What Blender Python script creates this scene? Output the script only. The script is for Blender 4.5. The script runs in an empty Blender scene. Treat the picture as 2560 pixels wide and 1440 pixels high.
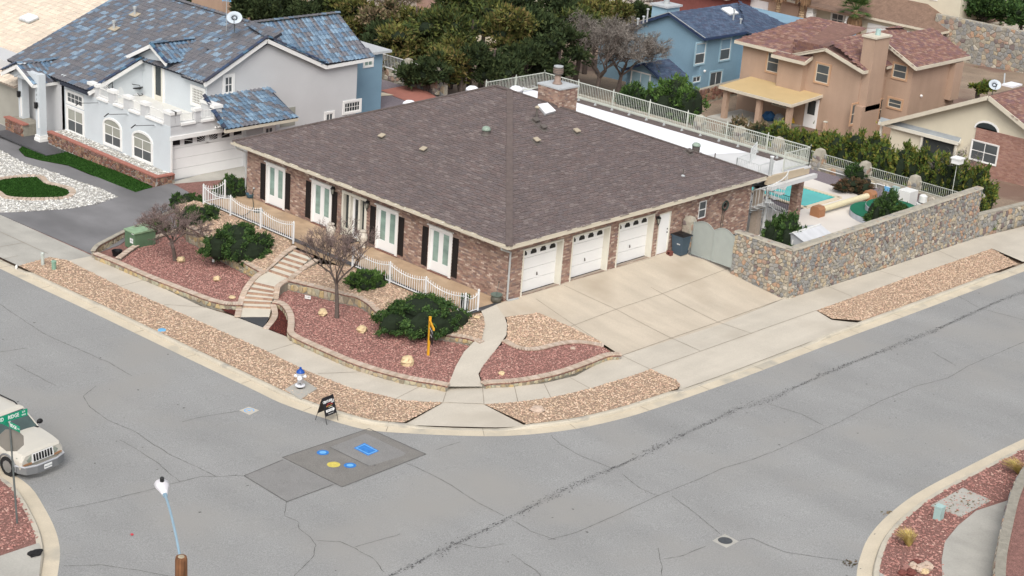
import bpy,math,random
import numpy as np
from mathutils import Vector,Matrix
from mathutils.geometry import tessellate_polygon
R = math.radians
random.seed(7); rng = np.random.default_rng(7)
scene = bpy.context.scene
COL = scene.collection

# ---------------------------------------------------------------- camera
FPX = 4051.74                                    # focal length for a 2560 px wide picture
CAM = np.array([-48.77,-44.91,25.19])
yaw,pitch,roll = R(42.39),R(20.32),R(-4.33)
fw = np.array([math.cos(yaw)*math.cos(pitch),math.sin(yaw)*math.cos(pitch),-math.sin(pitch)])
rt = np.array([math.sin(yaw),-math.cos(yaw),0.0]); dn = np.cross(fw,rt)
r2 = math.cos(roll)*rt + math.sin(roll)*dn; d2 = -math.sin(roll)*rt + math.cos(roll)*dn
cam = bpy.data.cameras.new('camera'); camo = bpy.data.objects.new('camera',cam); COL.objects.link(camo)
mw = Matrix(((r2[0],-d2[0],-fw[0],CAM[0]),(r2[1],-d2[1],-fw[1],CAM[1]),(r2[2],-d2[2],-fw[2],CAM[2]),(0,0,0,1)))
camo.matrix_world = mw
cam.sensor_width = 36; cam.lens = FPX/2560*36; cam.clip_start = 1; cam.clip_end = 3000
scene.camera = camo

# ---------------------------------------------------------------- world, sun, exposure
w = bpy.data.worlds.new('World'); scene.world = w; w.use_nodes = True
nt = w.node_tree; nt.nodes.clear()
sky = nt.nodes.new('ShaderNodeTexSky'); sky.sky_type = 'NISHITA'; sky.sun_disc = False
SUN_EL,SUN_AZ = 48,220                          # degrees; azimuth measured from +X towards +Y
sky.sun_elevation = R(SUN_EL); sky.sun_rotation = R(90-SUN_AZ); sky.air_density = 1.0; sky.dust_density = 4.0; sky.ozone_density = 1.0
hs = nt.nodes.new('ShaderNodeHueSaturation'); hs.inputs['Saturation'].default_value = 0.36   # thin cloud takes most of the blue
bg = nt.nodes.new('ShaderNodeBackground'); bg.inputs[1].default_value = 0.15
wo = nt.nodes.new('ShaderNodeOutputWorld')
nt.links.new(sky.outputs[0],hs.inputs['Color']); nt.links.new(hs.outputs[0],bg.inputs[0]); nt.links.new(bg.outputs[0],wo.inputs[0])
sl = bpy.data.lights.new('sun','SUN'); sl.energy = 1.5; sl.angle = R(40); sl.color = (1.0,0.965,0.91)
so = bpy.data.objects.new('sun',sl); COL.objects.link(so)
sd = Vector((math.cos(R(SUN_EL))*math.cos(R(SUN_AZ)),math.cos(R(SUN_EL))*math.sin(R(SUN_AZ)),math.sin(R(SUN_EL))))
so.rotation_euler = sd.to_track_quat('Z','Y').to_euler(); so.location = (0,0,60)
scene.view_settings.view_transform = 'Standard'; scene.view_settings.look = 'None'
scene.view_settings.gamma = 1; scene.view_settings.use_curve_mapping = False
scene.view_settings.exposure = 0.26
scene.render.engine = 'CYCLES'
scene.cycles.max_bounces = 5; scene.cycles.diffuse_bounces = 3; scene.cycles.use_denoising = True

# ---------------------------------------------------------------- survey: a point of the photograph on a known surface
def ray(px,py):
    return r2*((px-1280)/FPX) + d2*((py-720)/FPX) + fw
def UZ(px,py,z):
    d = ray(px,py); return CAM + (z-CAM[2])/d[2]*d
def UX(px,py,x):
    d = ray(px,py); return CAM + (x-CAM[0])/d[0]*d
def UY(px,py,y):
    d = ray(px,py); return CAM + (y-CAM[1])/d[1]*d
def UF(px,py,zf):
    z = -0.5
    for _ in range(25):
        P = UZ(px,py,z); z = float(zf(P[0],P[1]))
    P[2] = z; return P
def UP(px,py,P0,n):                            # on a plane through P0 with normal n
    d = ray(px,py); n = np.array(n,float); t = np.dot(np.array(P0)-CAM,n)/np.dot(d,n); return CAM + t*d
# heights of the ground surfaces
def zs(x,y): return -0.95 - 0.033*y - 0.01*x      # streets
def zk(x,y): return zs(x,y) + 0.13               # kerb top, pavements, verges
def zd(x,y): return np.clip(-np.asarray(y,float)/6.2,0,1)*zk(x,y)          # drive and corner path
def zr(x,y): return zs(x,y) + 0.36               # red gravel beds
def zt(x,y): return -0.09 + np.minimum(0,(np.asarray(x,float)+2.6))*0.10     # tan gravel along the terrace
def zbed(x,y):                                    # small corner beds beside the drive
    return np.maximum(zd(x,y),zk(x,y)) + 0.02

# ---------------------------------------------------------------- materials
MATS = {}
def srgb(c):
    c = np.array(c,float)/255; return tuple(np.where(c <= 0.04045,c/12.92,((c+0.055)/1.055)**2.4))
def M(name,col=(0.5,0.5,0.5),rough=0.85,var=0.12,scale=3.0,fine=0.0,fscale=60.0,bump=0.0,bscale=40.0,
      ramp=None,metal=0.0,spec=0.3,streak=None,alpha=None,coat=0.0,blotch=None):
    m = bpy.data.materials.new(name); m.use_nodes = True; MATS[name] = m
    N = m.node_tree.nodes; L = m.node_tree.links
    b = N['Principled BSDF']; b.inputs['Roughness'].default_value = rough; b.inputs['Metallic'].default_value = metal
    b.inputs['Specular IOR Level'].default_value = spec; b.inputs['Coat Weight'].default_value = coat
    geo = N.new('ShaderNodeNewGeometry')
    if ramp:
        oi = N.new('ShaderNodeObjectInfo'); ad = N.new('ShaderNodeMath'); ad.operation = 'ADD'
        L.new(geo.outputs['Random Per Island'],ad.inputs[0]); L.new(oi.outputs['Random'],ad.inputs[1])
        fr = N.new('ShaderNodeMath'); fr.operation = 'FRACT'; L.new(ad.outputs[0],fr.inputs[0])
        cr = N.new('ShaderNodeValToRGB'); cr.color_ramp.interpolation = 'CONSTANT'
        els = cr.color_ramp.elements
        n = len(ramp)
        for i,c in enumerate(ramp):
            if i < 2:
                e = els[i]; e.position = i/n
            else:
                e = els.new(i/n)
            e.color = (*c,1)
        L.new(fr.outputs[0],cr.inputs[0]); cout = cr.outputs[0]
    else:
        rgb = N.new('ShaderNodeRGB'); rgb.outputs[0].default_value = (*col,1); cout = rgb.outputs[0]
    def mul(cin,fac_out,lo,hi):
        mr = N.new('ShaderNodeMapRange'); mr.inputs['From Min'].default_value = 0.3; mr.inputs['From Max'].default_value = 0.7
        mr.inputs['To Min'].default_value = lo; mr.inputs['To Max'].default_value = hi; L.new(fac_out,mr.inputs['Value'])
        mx = N.new('ShaderNodeMix'); mx.data_type = 'RGBA'; mx.blend_type = 'MULTIPLY'; mx.inputs[0].default_value = 1
        L.new(cin,mx.inputs[6]); L.new(mr.outputs[0],mx.inputs[7]); return mx.outputs[2]
    def noise(sc,det=4,vec=None):
        n = N.new('ShaderNodeTexNoise'); n.inputs['Scale'].default_value = sc; n.inputs['Detail'].default_value = det
        L.new(vec or geo.outputs['Position'],n.inputs['Vector']); return n.outputs[0]
    if var: cout = mul(cout,noise(scale),1-var,1+var)
    if fine: cout = mul(cout,noise(fscale,2),1-fine,1+fine)
    if streak:
        mp = N.new('ShaderNodeMapping'); mp.inputs['Scale'].default_value = streak[1]; L.new(geo.outputs['Position'],mp.inputs['Vector'])
        cout = mul(cout,noise(1.0,4,mp.outputs[0]),1-streak[0],1+streak[0])
    if blotch:                                    # a second colour in patches: (colour, scale, threshold, width)
        c2,sc,th,wd = blotch
        mr = N.new('ShaderNodeMapRange'); mr.inputs['From Min'].default_value = th; mr.inputs['From Max'].default_value = th+wd
        L.new(noise(sc,5),mr.inputs['Value'])
        mx = N.new('ShaderNodeMix'); mx.data_type = 'RGBA'; L.new(mr.outputs[0],mx.inputs[0]); L.new(cout,mx.inputs[6]); mx.inputs[7].default_value = (*c2,1)
        cout = mx.outputs[2]
    L.new(cout,b.inputs['Base Color'])
    if bump:
        bn = N.new('ShaderNodeBump'); bn.inputs['Strength'].default_value = bump; bn.inputs['Distance'].default_value = 0.05
        L.new(noise(bscale,4),bn.inputs['Height']); L.new(bn.outputs[0],b.inputs['Normal'])
    if alpha is not None: b.inputs['Alpha'].default_value = alpha
    return m
# ---------------------------------------------------------------- mesh building
BOXF = np.array([[0,3,2,1],[4,5,6,7],[0,1,5,4],[1,2,6,5],[2,3,7,6],[3,0,4,7]])
BOXU = np.array([[-.5,-.5,-.5],[.5,-.5,-.5],[.5,.5,-.5],[-.5,.5,-.5],[-.5,-.5,.5],[.5,-.5,.5],[.5,.5,.5],[-.5,.5,.5]])
class MB:
    def __init__(s): s.V = []; s.F = []; s.n = 0
    def add(s,V,F):
        V = np.asarray(V,float); s.V.append(V)
        if isinstance(F,np.ndarray): s.F.append(F+s.n)
        else:
            by = {}
            for f in F: by.setdefault(len(f),[]).append(f)
            for k,fs in by.items(): s.F.append(np.array(fs)+s.n)
        s.n += len(V); return s
    def box(s,x0,x1,y0,y1,z0,z1):
        lo = np.array([min(x0,x1),min(y0,y1),min(z0,z1)]); hi = np.array([max(x0,x1),max(y0,y1),max(z0,z1)])
        return s.add(lo+(BOXU+.5)*(hi-lo),BOXF)
    def obox(s,c,ax,dims):                       # oriented box; ax rows are the local axes
        return s.add(np.asarray(c)+(BOXU*np.asarray(dims))@np.asarray(ax),BOXF)
    def bar(s,a,b,wd,ht=None,up=(0,0,1)):
        a = np.asarray(a,float); b = np.asarray(b,float); d = b-a; l = np.linalg.norm(d); d = d/l
        u = np.cross(up,d); nu = np.linalg.norm(u)
        u = np.array([1.,0,0]) if nu < 1e-6 else u/nu
        v = np.cross(d,u); return s.obox((a+b)/2,[d,u,v],(l,wd,ht or wd))
    def tube(s,pts,r,k=6,caps=True):
        pts = np.asarray(pts,float); n = len(pts); r = np.full(n,r) if np.isscalar(r) else np.asarray(r,float)
        T = np.gradient(pts,axis=0); T /= np.linalg.norm(T,axis=1)[:,None]+1e-9
        up = np.array([0,0,1.]) if abs(T[0][2]) < .9 else np.array([1.,0,0])
        V = []
        a = np.arange(k)/k*2*math.pi
        for i in range(n):
            u = np.cross(up,T[i]); u /= np.linalg.norm(u)+1e-9; v = np.cross(T[i],u)
            V.append(pts[i]+r[i]*(np.cos(a)[:,None]*u+np.sin(a)[:,None]*v))
        V = np.concatenate(V); F = []
        i0 = np.arange(n-1)[:,None]*k; j = np.arange(k); j2 = (j+1) % k
        Q = np.stack([i0+j,i0+j2,i0+k+j2,i0+k+j],-1).reshape(-1,4); s.add(V,Q)
        if caps:
            s.F.append(np.array([[s.n-len(V)+x for x in range(k)][::-1]])); s.F.append(np.array([[s.n-k+x for x in range(k)]]))
        return s
    def lathe(s,c,prof,k=16):                    # prof: (radius, z)
        c = np.asarray(c,float); a = np.arange(k)/k*2*math.pi; V = []
        for r,z in prof: V.append(np.stack([c[0]+r*np.cos(a),c[1]+r*np.sin(a),np.full(k,c[2]+z)],1))
        V = np.concatenate(V); n = len(prof); i0 = np.arange(n-1)[:,None]*k; j = np.arange(k); j2 = (j+1) % k
        s.add(V,np.stack([i0+j,i0+j2,i0+k+j2,i0+k+j],-1).reshape(-1,4))
        s.F.append(np.array([[s.n-len(V)+x for x in range(k)][::-1]])); s.F.append(np.array([[s.n-k+x for x in range(k)]]))
        return s
    def poly(s,pts): return s.add(pts,[list(range(len(pts)))])
    def slab(s,pts,t):                            # planar polygon thickened downwards by t
        pts = np.asarray(pts,float); n = len(pts); lo = pts-np.array([0,0,t])
        F = [list(range(n)),list(range(2*n-1,n-1,-1))]+[[i,i+n,(i+1) % n+n,(i+1) % n] for i in range(n)]
        return s.add(np.concatenate([pts,lo]),F)
    def ext(s,pts,d):                             # planar polygon swept along vector d
        pts = np.asarray(pts,float); n = len(pts); b = pts+np.asarray(d,float)
        F = [list(range(n)),list(range(2*n-1,n-1,-1))]+[[i,(i+1) % n,(i+1) % n+n,i+n] for i in range(n)]
        return s.add(np.concatenate([pts,b]),F)
    def blob(s,c,rad,nu=10,nv=6,jit=0.0):
        c = np.asarray(c,float); V = [c+np.array([0,0,-rad[2]])]
        for i in range(1,nv):
            t = -math.pi/2+math.pi*i/nv
            for j in range(nu):
                a = 2*math.pi*j/nu; q = 1+jit*(rng.random()-.5)
                V.append(c+np.array([rad[0]*math.cos(t)*math.cos(a),rad[1]*math.cos(t)*math.sin(a),rad[2]*math.sin(t)])*q)
        V.append(c+np.array([0,0,rad[2]])); F = []
        for j in range(nu):
            F.append([0,1+(j+1) % nu,1+j]); F.append([len(V)-1,len(V)-1-nu+j,len(V)-1-nu+(j+1) % nu])
        for i in range(nv-2):
            for j in range(nu):
                a = 1+i*nu+j; b2 = 1+i*nu+(j+1) % nu; F.append([a,b2,b2+nu,a+nu])
        return s.add(V,F)
    def mesh(s,name,mat,org=(0,0,0),smooth=False):
        V = np.concatenate(s.V)-np.asarray(org,float)
        me = bpy.data.meshes.new(name); me.vertices.add(len(V)); me.vertices.foreach_set('co',V.ravel())
        cnt = np.concatenate([np.full(len(f),f.shape[1]) for f in s.F]); idx = np.concatenate([f.ravel() for f in s.F])
        me.loops.add(len(idx)); me.loops.foreach_set('vertex_index',idx.astype(np.int32))
        me.polygons.add(len(cnt)); st = np.concatenate([[0],np.cumsum(cnt)[:-1]])
        me.polygons.foreach_set('loop_start',st.astype(np.int32)); me.polygons.foreach_set('loop_total',cnt.astype(np.int32))
        me.update(calc_edges=True); me.validate()
        if mat: me.materials.append(MATS[mat] if isinstance(mat,str) else mat)
        me.polygons.foreach_set('use_smooth',np.full(len(cnt),bool(smooth)))
        return me
    def build(s,name,mat,parent=None,smooth=False,label=None,cat=None,group=None,kind=None,org=None):
        o = bpy.data.objects.new(name,None) if not s.V else None
        if o is None:
            og = ORG[parent.name] if parent is not None else (np.zeros(3) if org is None else np.asarray(org,float))
            o = bpy.data.objects.new(name,s.mesh(name,mat,og,smooth))
            ORG[o.name] = og
            if parent is None: o.location = og
        COL.objects.link(o)
        if parent is not None: o.parent = parent
        tag(o,label,cat,group,kind); return o
ORG = {}
def tag(o,label=None,cat=None,group=None,kind=None):
    if label: o['label'] = label
    if cat: o['category'] = cat
    if group: o['group'] = group
    if kind: o['kind'] = kind
    return o
def thing(name,label,cat,loc=(0,0,0),group=None):
    o = bpy.data.objects.new(name,None); COL.objects.link(o); o.location = tuple(float(v) for v in loc); o.empty_display_size = .2
    ORG[o.name] = np.asarray(loc,float); return tag(o,label,cat,group)
def dup(src,loc,rz=0,label=None,scale=None):
    r = src.copy(); COL.objects.link(r); r.location = tuple(float(v) for v in loc); r.rotation_euler = (0,0,rz)
    if scale: r.scale = (scale,)*3
    if label: r['label'] = label
    ORG[r.name] = np.asarray(loc,float)
    for ch in list(src.children):
        c = ch.copy(); COL.objects.link(c); c.parent = r
        for g in ch.children:
            d = g.copy(); COL.objects.link(d); d.parent = c
    return r
def box(name,mat,parent,x0,x1,y0,y1,z0,z1,**k): return MB().box(x0,x1,y0,y1,z0,z1).build(name,mat,parent,**k)
UNIT = {}
def unit_mesh(kind,mat,var=0):
    key = (kind,mat,var)
    if key not in UNIT:
        m = MB()
        if kind == 'box': m.add(BOXU,BOXF)
        else: m.add(*kind_geo(kind,var))
        UNIT[key] = m.mesh(kind,mat)
    return UNIT[key]
GEO = {}
def kind_geo(kind,var=0):
    key = (kind,var)
    if key in GEO: return GEO[key]
    r = np.random.default_rng(100+var)
    if kind == 'stone':                             # a flattish rough block with eased corners
        k = 7; a = np.arange(k)/k*2*math.pi+r.random()*.5; ra = .5*(.85+.3*r.random(k))
        b = np.stack([ra*np.cos(a),ra*np.sin(a),np.full(k,-.5)],1); mmid = b.copy(); mmid[:,2] = .15; t = b*.72; t[:,2] = .5-.15*r.random(k)
        V = np.concatenate([b,mmid,t]); j = np.arange(k); j2 = (j+1) % k
        F = [[x,y,y+k,x+k] for x,y in zip(j,j2)]+[[x+k,y+k,y+2*k,x+2*k] for x,y in zip(j,j2)]+[list(range(2*k,3*k))]
        GEO[key] = (V,F)
    elif kind == 'tile':                            # one S tile: barrel and pan, lower edge lifted; x across, y up the slope
        xs = np.linspace(-.5,.5,7); zz = np.array([.10,.55,.80,.55,.10,0,.10])
        V = []
        for y,dz in ((-.5,.35),(.5,0)):
            for x,z in zip(xs,zz): V.append([x,y,z+dz])
        for x,z in zip(xs,zz): V.append([x,-.5,z+.35-.22])
        F = [[i,i+1,i+8,i+7] for i in range(6)]+[[i+14,i+15,i+1,i] for i in range(6)]
        GEO[key] = (np.array(V),F)
    elif kind == 'shingle':                         # wedge: butt edge proud, top edge flush
        GEO[key] = (np.array([[-.5,-.5,0],[.5,-.5,0],[.5,.5,0],[-.5,.5,0],[-.5,-.5,1],[.5,-.5,1],[.5,.5,.1],[-.5,.5,.1]]),
                    [[4,5,6,7],[0,1,5,4],[1,2,6,5],[3,0,4,7]])
    return GEO[key]
def pieces(parent,name,C,A,D,mat,kind='box',nmax=300,nvar=1,restname=None):
    """C centres (n,3), A axes (n,3,3) rows=local axes, D dims (n,3). The nearest nmax become parts, the rest one joined part."""
    C = np.asarray(C,float); D = np.asarray(D,float); A = np.asarray(A,float)
    if len(C) == 0: return
    if A.ndim == 2: A = np.broadcast_to(A,(len(C),3,3))
    dist = np.linalg.norm(C-CAM,axis=1); order = np.argsort(dist-5*np.cbrt(np.prod(np.abs(D),axis=1))); org = ORG[parent.name]
    for i in order[:nmax]:
        me = unit_mesh(kind,mat,int(i) % nvar); o = bpy.data.objects.new(name,me); COL.objects.link(o); o.parent = parent
        ax = A[i]*D[i][:,None]
        o.matrix_basis = Matrix(((ax[0][0],ax[1][0],ax[2][0],C[i][0]-org[0]),(ax[0][1],ax[1][1],ax[2][1],C[i][1]-org[1]),
                                 (ax[0][2],ax[1][2],ax[2][2],C[i][2]-org[2]),(0,0,0,1)))
    rest = order[nmax:]
    if len(rest):
        m = MB()
        for v in range(nvar):
            idx = rest[rest % nvar == v]
            if not len(idx): continue
            U,F = (BOXU,BOXF) if kind == 'box' else kind_geo(kind,v)
            U = np.asarray(U); AX = A[idx]*D[idx][:,:,None]
            V = C[idx][:,None,:]+np.einsum('vk,nkj->nvj',U,AX); nv = len(U)
            base = m.n; m.V.append(V.reshape(-1,3)); m.n += nv*len(idx)
            by = {}
            for f in F: by.setdefault(len(f),[]).append(list(f))
            off = base+np.arange(len(idx))[:,None,None]*nv
            for k2,fs in by.items(): m.F.append((np.array(fs)[None]+off).reshape(-1,k2))
        m.build(restname or name+'s',mat,parent,kind='stuff')
def inpoly(x,y,P):
    x = np.asarray(x); y = np.asarray(y); P = np.asarray(P); c = np.zeros(x.shape,bool); n = len(P); j = n-1
    for i in range(n):
        xi,yi,xj,yj = P[i][0],P[i][1],P[j][0],P[j][1]
        c ^= ((yi > y) != (yj > y)) & (x < (xj-xi)*(y-yi)/((yj-yi) or 1e-9)+xi); j = i
    return c
def sheet(name,pts,zf,mat,kind='structure',label=None,cat=None,off=0.0,parent=None,sub=2,skirt=0.0,group=None):
    """ground sheet: pts are world (x,y); draped on zf"""
    P = [Vector((p[0],p[1],0)) for p in pts]
    tri = tessellate_polygon([P])
    V = np.array([[p[0],p[1]] for p in pts],float); T = [list(t) for t in tri]
    for _ in range(sub):
        mid = {}; V = V.tolist(); T2 = []
        def md(a,b2):
            k = (min(a,b2),max(a,b2))
            if k not in mid: mid[k] = len(V); V.append([(V[a][0]+V[b2][0])/2,(V[a][1]+V[b2][1])/2])
            return mid[k]
        for a,b2,c in T:
            ab,bc,ca = md(a,b2),md(b2,c),md(c,a); T2 += [[a,ab,ca],[ab,b2,bc],[ca,bc,c],[ab,bc,ca]]
        V = np.array(V); T = T2
    Z = np.broadcast_to(zf(V[:,0],V[:,1]),(len(V),))+off
    V3 = np.column_stack([V,Z]); T = np.array(T)
    a,b2,c = V3[T[:,0]],V3[T[:,1]],V3[T[:,2]]; flip = np.cross(b2-a,c-a)[:,2] < 0; T[flip] = T[flip][:,::-1]
    m = MB(); m.add(V3,T)
    if skirt:
        n = len(pts); ed = np.array([[p[0],p[1],float(zf(p[0],p[1]))+off] for p in pts]); lo = ed-np.array([0,0,skirt])
        m.add(np.concatenate([ed,lo]),[[i,(i+1) % n,(i+1) % n+n,i+n] for i in range(n)])
    return m.build(name,mat,parent,label=label,cat=cat,kind=kind,group=group)
def pxpoly(px,zf): return [UF(a,b2,zf)[:2] for a,b2 in px]
def area(P):
    P = np.asarray(P); x,y = P[:,0],P[:,1]; return abs(np.dot(x,np.roll(y,-1))-np.dot(y,np.roll(x,-1)))/2
def gravel(name,pts,zf,mat,dens,size,off=0.0,label=None,cat='gravel',flat=.6,holes=()):
    P = np.asarray(pts); n = int(area(P)*dens); lo,hi = P.min(0),P.max(0); big = (hi-lo).prod(); m = int(n*big/max(area(P),.1))
    x = lo[0]+rng.random(m)*(hi[0]-lo[0]); y = lo[1]+rng.random(m)*(hi[1]-lo[1]); k = inpoly(x,y,P)
    for h in holes: k &= ~inpoly(x,y,h)
    x,y = x[k],y[k]; n = len(x); z = np.broadcast_to(zf(x,y),(n,))+off
    O = np.array([[1,0,0],[0,1,0],[-1,0,0],[0,-1,0],[.2,.1,1],[0,-.1,-.6]],float); F = np.array([[0,1,4],[1,2,4],[2,3,4],[3,0,4],[1,0,5],[2,1,5],[3,2,5],[0,3,5]])
    s = size*(.45+.9*rng.random((n,1))**1.5); a = rng.random(n)*6.283; J = O[None]*(0.7+.6*rng.random((n,6,3)))*s[:,:,None]
    J[:,:,2] *= flat; J[:,:,0] *= 1.25; ca,sa = np.cos(a)[:,None],np.sin(a)[:,None]
    V = np.stack([J[:,:,0]*ca-J[:,:,1]*sa+x[:,None],J[:,:,0]*sa+J[:,:,1]*ca+y[:,None],J[:,:,2]+z[:,None]+s*.1],-1)
    mm = MB(); mm.add(V.reshape(-1,3),(F[None]+np.arange(n)[:,None,None]*6).reshape(-1,3))
    return mm.build(name,mat,None,kind='stuff',label=label,cat=cat)
def smooth_path(P,n=6):
    P = np.asarray(P,float); out = []
    for i in range(len(P)-1):
        p0 = P[max(i-1,0)]; p1 = P[i]; p2 = P[i+1]; p3 = P[min(i+2,len(P)-1)]
        for t in np.arange(n)/n: out.append(.5*((2*p1)+(-p0+p2)*t+(2*p0-5*p1+4*p2-p3)*t*t+(-p0+3*p1-3*p2+p3)*t**3))
    out.append(P[-1]); return np.array(out)
def resample(P,step):
    P = np.asarray(P,float); d = np.linalg.norm(np.diff(P,axis=0),axis=1); s = np.concatenate([[0],np.cumsum(d)])
    n = max(2,int(round(s[-1]/step))+1); t = np.linspace(0,s[-1],n); return np.stack([np.interp(t,s,P[:,k]) for k in range(P.shape[1])],1)
def normals2(P):
    T = np.gradient(np.asarray(P)[:,:2],axis=0); T /= np.linalg.norm(T,axis=1)[:,None]+1e-9; return np.stack([-T[:,1],T[:,0]],1)
def ribbon(name,P,offs,zoffs,zf,mat,parent=None,**k):
    """extruded profile along a path: offs/zoffs = lateral offset and height of each profile point"""
    P = np.asarray(P,float)[:,:2]; Nn = normals2(P); m = MB(); V = []
    hf = k.pop('hf',None)
    for i in range(len(P)):
        for j,(o,z) in enumerate(zip(offs,zoffs)):
            q = P[i]+Nn[i]*o; h = z if hf is None else z*hf[i]; V.append([q[0],q[1],float(zf(q[0],q[1]))+h])
    n = len(offs); F = [[i*n+j,(i+1)*n+j,(i+1)*n+j+1,i*n+j+1] for i in range(len(P)-1) for j in range(n-1)]
    m.add(V,F); return m.build(name,mat,parent,**k)
# rectangular voronoi stones on a wall plane
def clip_cell(c,nb,rect,gap):
    poly = [(rect[0],rect[2]),(rect[1],rect[2]),(rect[1],rect[3]),(rect[0],rect[3])]
    for q in nb:
        dx,dy = q[0]-c[0],q[1]-c[1]; l = math.hypot(dx,dy)
        if l < 1e-6: continue
        nx,ny = dx/l,dy/l; lim = (c[0]+q[0])/2*nx+(c[1]+q[1])/2*ny-gap/2; out = []
        for i in range(len(poly)):
            a,b2 = poly[i],poly[(i+1) % len(poly)]; da = a[0]*nx+a[1]*ny-lim; db = b2[0]*nx+b2[1]*ny-lim
            if da <= 0: out.append(a)
            if (da < 0) != (db < 0) and abs(da-db) > 1e-9:
                t = da/(da-db); out.append((a[0]+(b2[0]-a[0])*t,a[1]+(b2[1]-a[1])*t))
        poly = out
        if len(poly) < 3: return None
    return poly
def stones(parent,name,rect,to3,size,mat,depth=.05,nmax=300,gap=.03,aspect=1.25,top=None,restname=None,seed=1):
    """rect u0,u1,v0,v1 ; to3(u,v,d) -> xyz. top(u) optionally cuts the upper edge."""
    r = np.random.default_rng(seed); u0,u1,v0,v1 = rect; nu = max(1,int((u1-u0)/(size*aspect))); nv = max(1,int((v1-v0)/size)); pts = []
    for i in range(-1,nu+1):
        for j in range(-1,nv+1):
            pts.append((u0+(i+.5+.8*(r.random()-.5)+.25*(j % 2))*(u1-u0)/nu,v0+(j+.5+.7*(r.random()-.5))*(v1-v0)/nv))
    pts = np.array(pts); cells = []
    for k,c in enumerate(pts):
        if not (u0 <= c[0] <= u1 and v0 <= c[1] <= v1): continue
        d = np.abs(pts-c); nb = pts[(d[:,0] < 3*size*aspect) & (d[:,1] < 3*size)]
        p = clip_cell(c,nb,rect,gap*(.6+.9*r.random()))
        if p is None or len(p) < 3: continue
        if top is not None:
            p = [(a,min(b2,top(a))) for a,b2 in p]
        p = np.array(p)
        if area(p) < .0012: continue
        cells.append(p)
    geo = []
    for p in cells:
        ce = p.mean(0); dd = depth*(.5+.8*r.random()); n = len(p); inn = ce+(p-ce)*.78
        out = [to3(a,b2,0.0) for a,b2 in p]+[to3(a,b2,dd*.6) for a,b2 in (ce+(p-ce)*.96)]+[to3(a,b2,dd*(.85+.3*r.random())) for a,b2 in inn]
        F = [[i,(i+1) % n,(i+1) % n+n,i+n] for i in range(n)]+[[i+n,(i+1) % n+n,(i+1) % n+2*n,i+2*n] for i in range(n)]+[list(range(2*n,3*n))]
        geo.append((np.array(out),F,np.linalg.norm(np.array(to3(*ce,0))-CAM)-12*math.sqrt(area(p))))
    geo.sort(key=lambda g: g[2])
    for V,F,_ in geo[:nmax]: MB().add(V,F).build(name,mat,parent)
    if len(geo) > nmax:
        m = MB()
        for V,F,_ in geo[nmax:]: m.add(V,F)
        m.build(restname or name+'s',mat,parent,kind='stuff')
def bricks(parent,rect,org,U,N,mat,openings=(),bl=.203,bh=.068,joint=.009,depth=.02,nmax=300,name='brick',zt_=None,seed=3):
    """running-bond brick face. org + U*u + z ; N outward."""
    r = np.random.default_rng(seed); u0,u1,v0,v1 = rect; C = []; D = []
    rows = int((v1-v0)/(bh+joint)); rh = (v1-v0)/rows
    for j in range(rows):
        v = v0+(j+.5)*rh; x = u0-(.5*(bl+joint) if j % 2 else 0)
        while x < u1:
            a,b2 = max(x,u0),min(x+bl,u1); x += bl+joint
            if b2-a < .03: continue
            segs = [(a,b2)]
            for (ou0,ou1,ov0,ov1) in openings:
                if v > ov0 and v < ov1:
                    ns = []
                    for s0,s1 in segs:
                        if s1 <= ou0 or s0 >= ou1: ns.append((s0,s1))
                        else:
                            if ou0-s0 > .03: ns.append((s0,ou0))
                            if s1-ou1 > .03: ns.append((ou1,s1))
                    segs = ns
            for s0,s1 in segs:
                C.append(np.asarray(org)+np.asarray(U)*(s0+s1)/2+np.array([0,0,v])+np.asarray(N)*(depth*.5+.006*(r.random()-.5)-.001)); D.append((s1-s0,depth,rh-joint))
    A = np.array([U,N,(0,0,1)],float)
    pieces(parent,name,C,A,D,mat,'box',nmax)
def planks(parent,name,P0,U,S,N,clip,bw,bh,th,mat,kind='shingle',stagger=True,nmax=300,jit=0.0,restname=None,lap=1.12,seed=5,exclude=None):
    """rows of shingles or tiles on a sloped plane. P0 origin, U along eave, S up slope, N normal; clip polygon in (u,s)."""
    r = np.random.default_rng(seed); clip = np.asarray(clip); lo,hi = clip.min(0),clip.max(0); C = []; D = []
    U,S,N = np.asarray(U,float),np.asarray(S,float),np.asarray(N,float)
    j = 0; s = lo[1]+bh/2
    while s < hi[1]:
        us = np.arange(lo[0]-(bw/2 if (stagger and j % 2) else 0)+bw/2,hi[0]+bw/2,bw)+((r.random()-.5)*bw*.4 if (stagger and kind == 'shingle') else 0)
        k = inpoly(us,np.full(len(us),s),clip)
        if exclude is not None: k &= ~exclude(us,s)
        for u in us[k]:
            C.append(np.asarray(P0)+U*u+S*(s+jit*(r.random()-.5)*bh)); D.append((bw*(.98 if kind == 'tile' else .96-.2*jit*r.random()),bh*lap,th*(1+.3*jit*r.random()*3)))
        s += bh; j += 1
    pieces(parent,name,C,np.array([U,S,N]),D,mat,kind,nmax,restname=restname)
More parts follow.
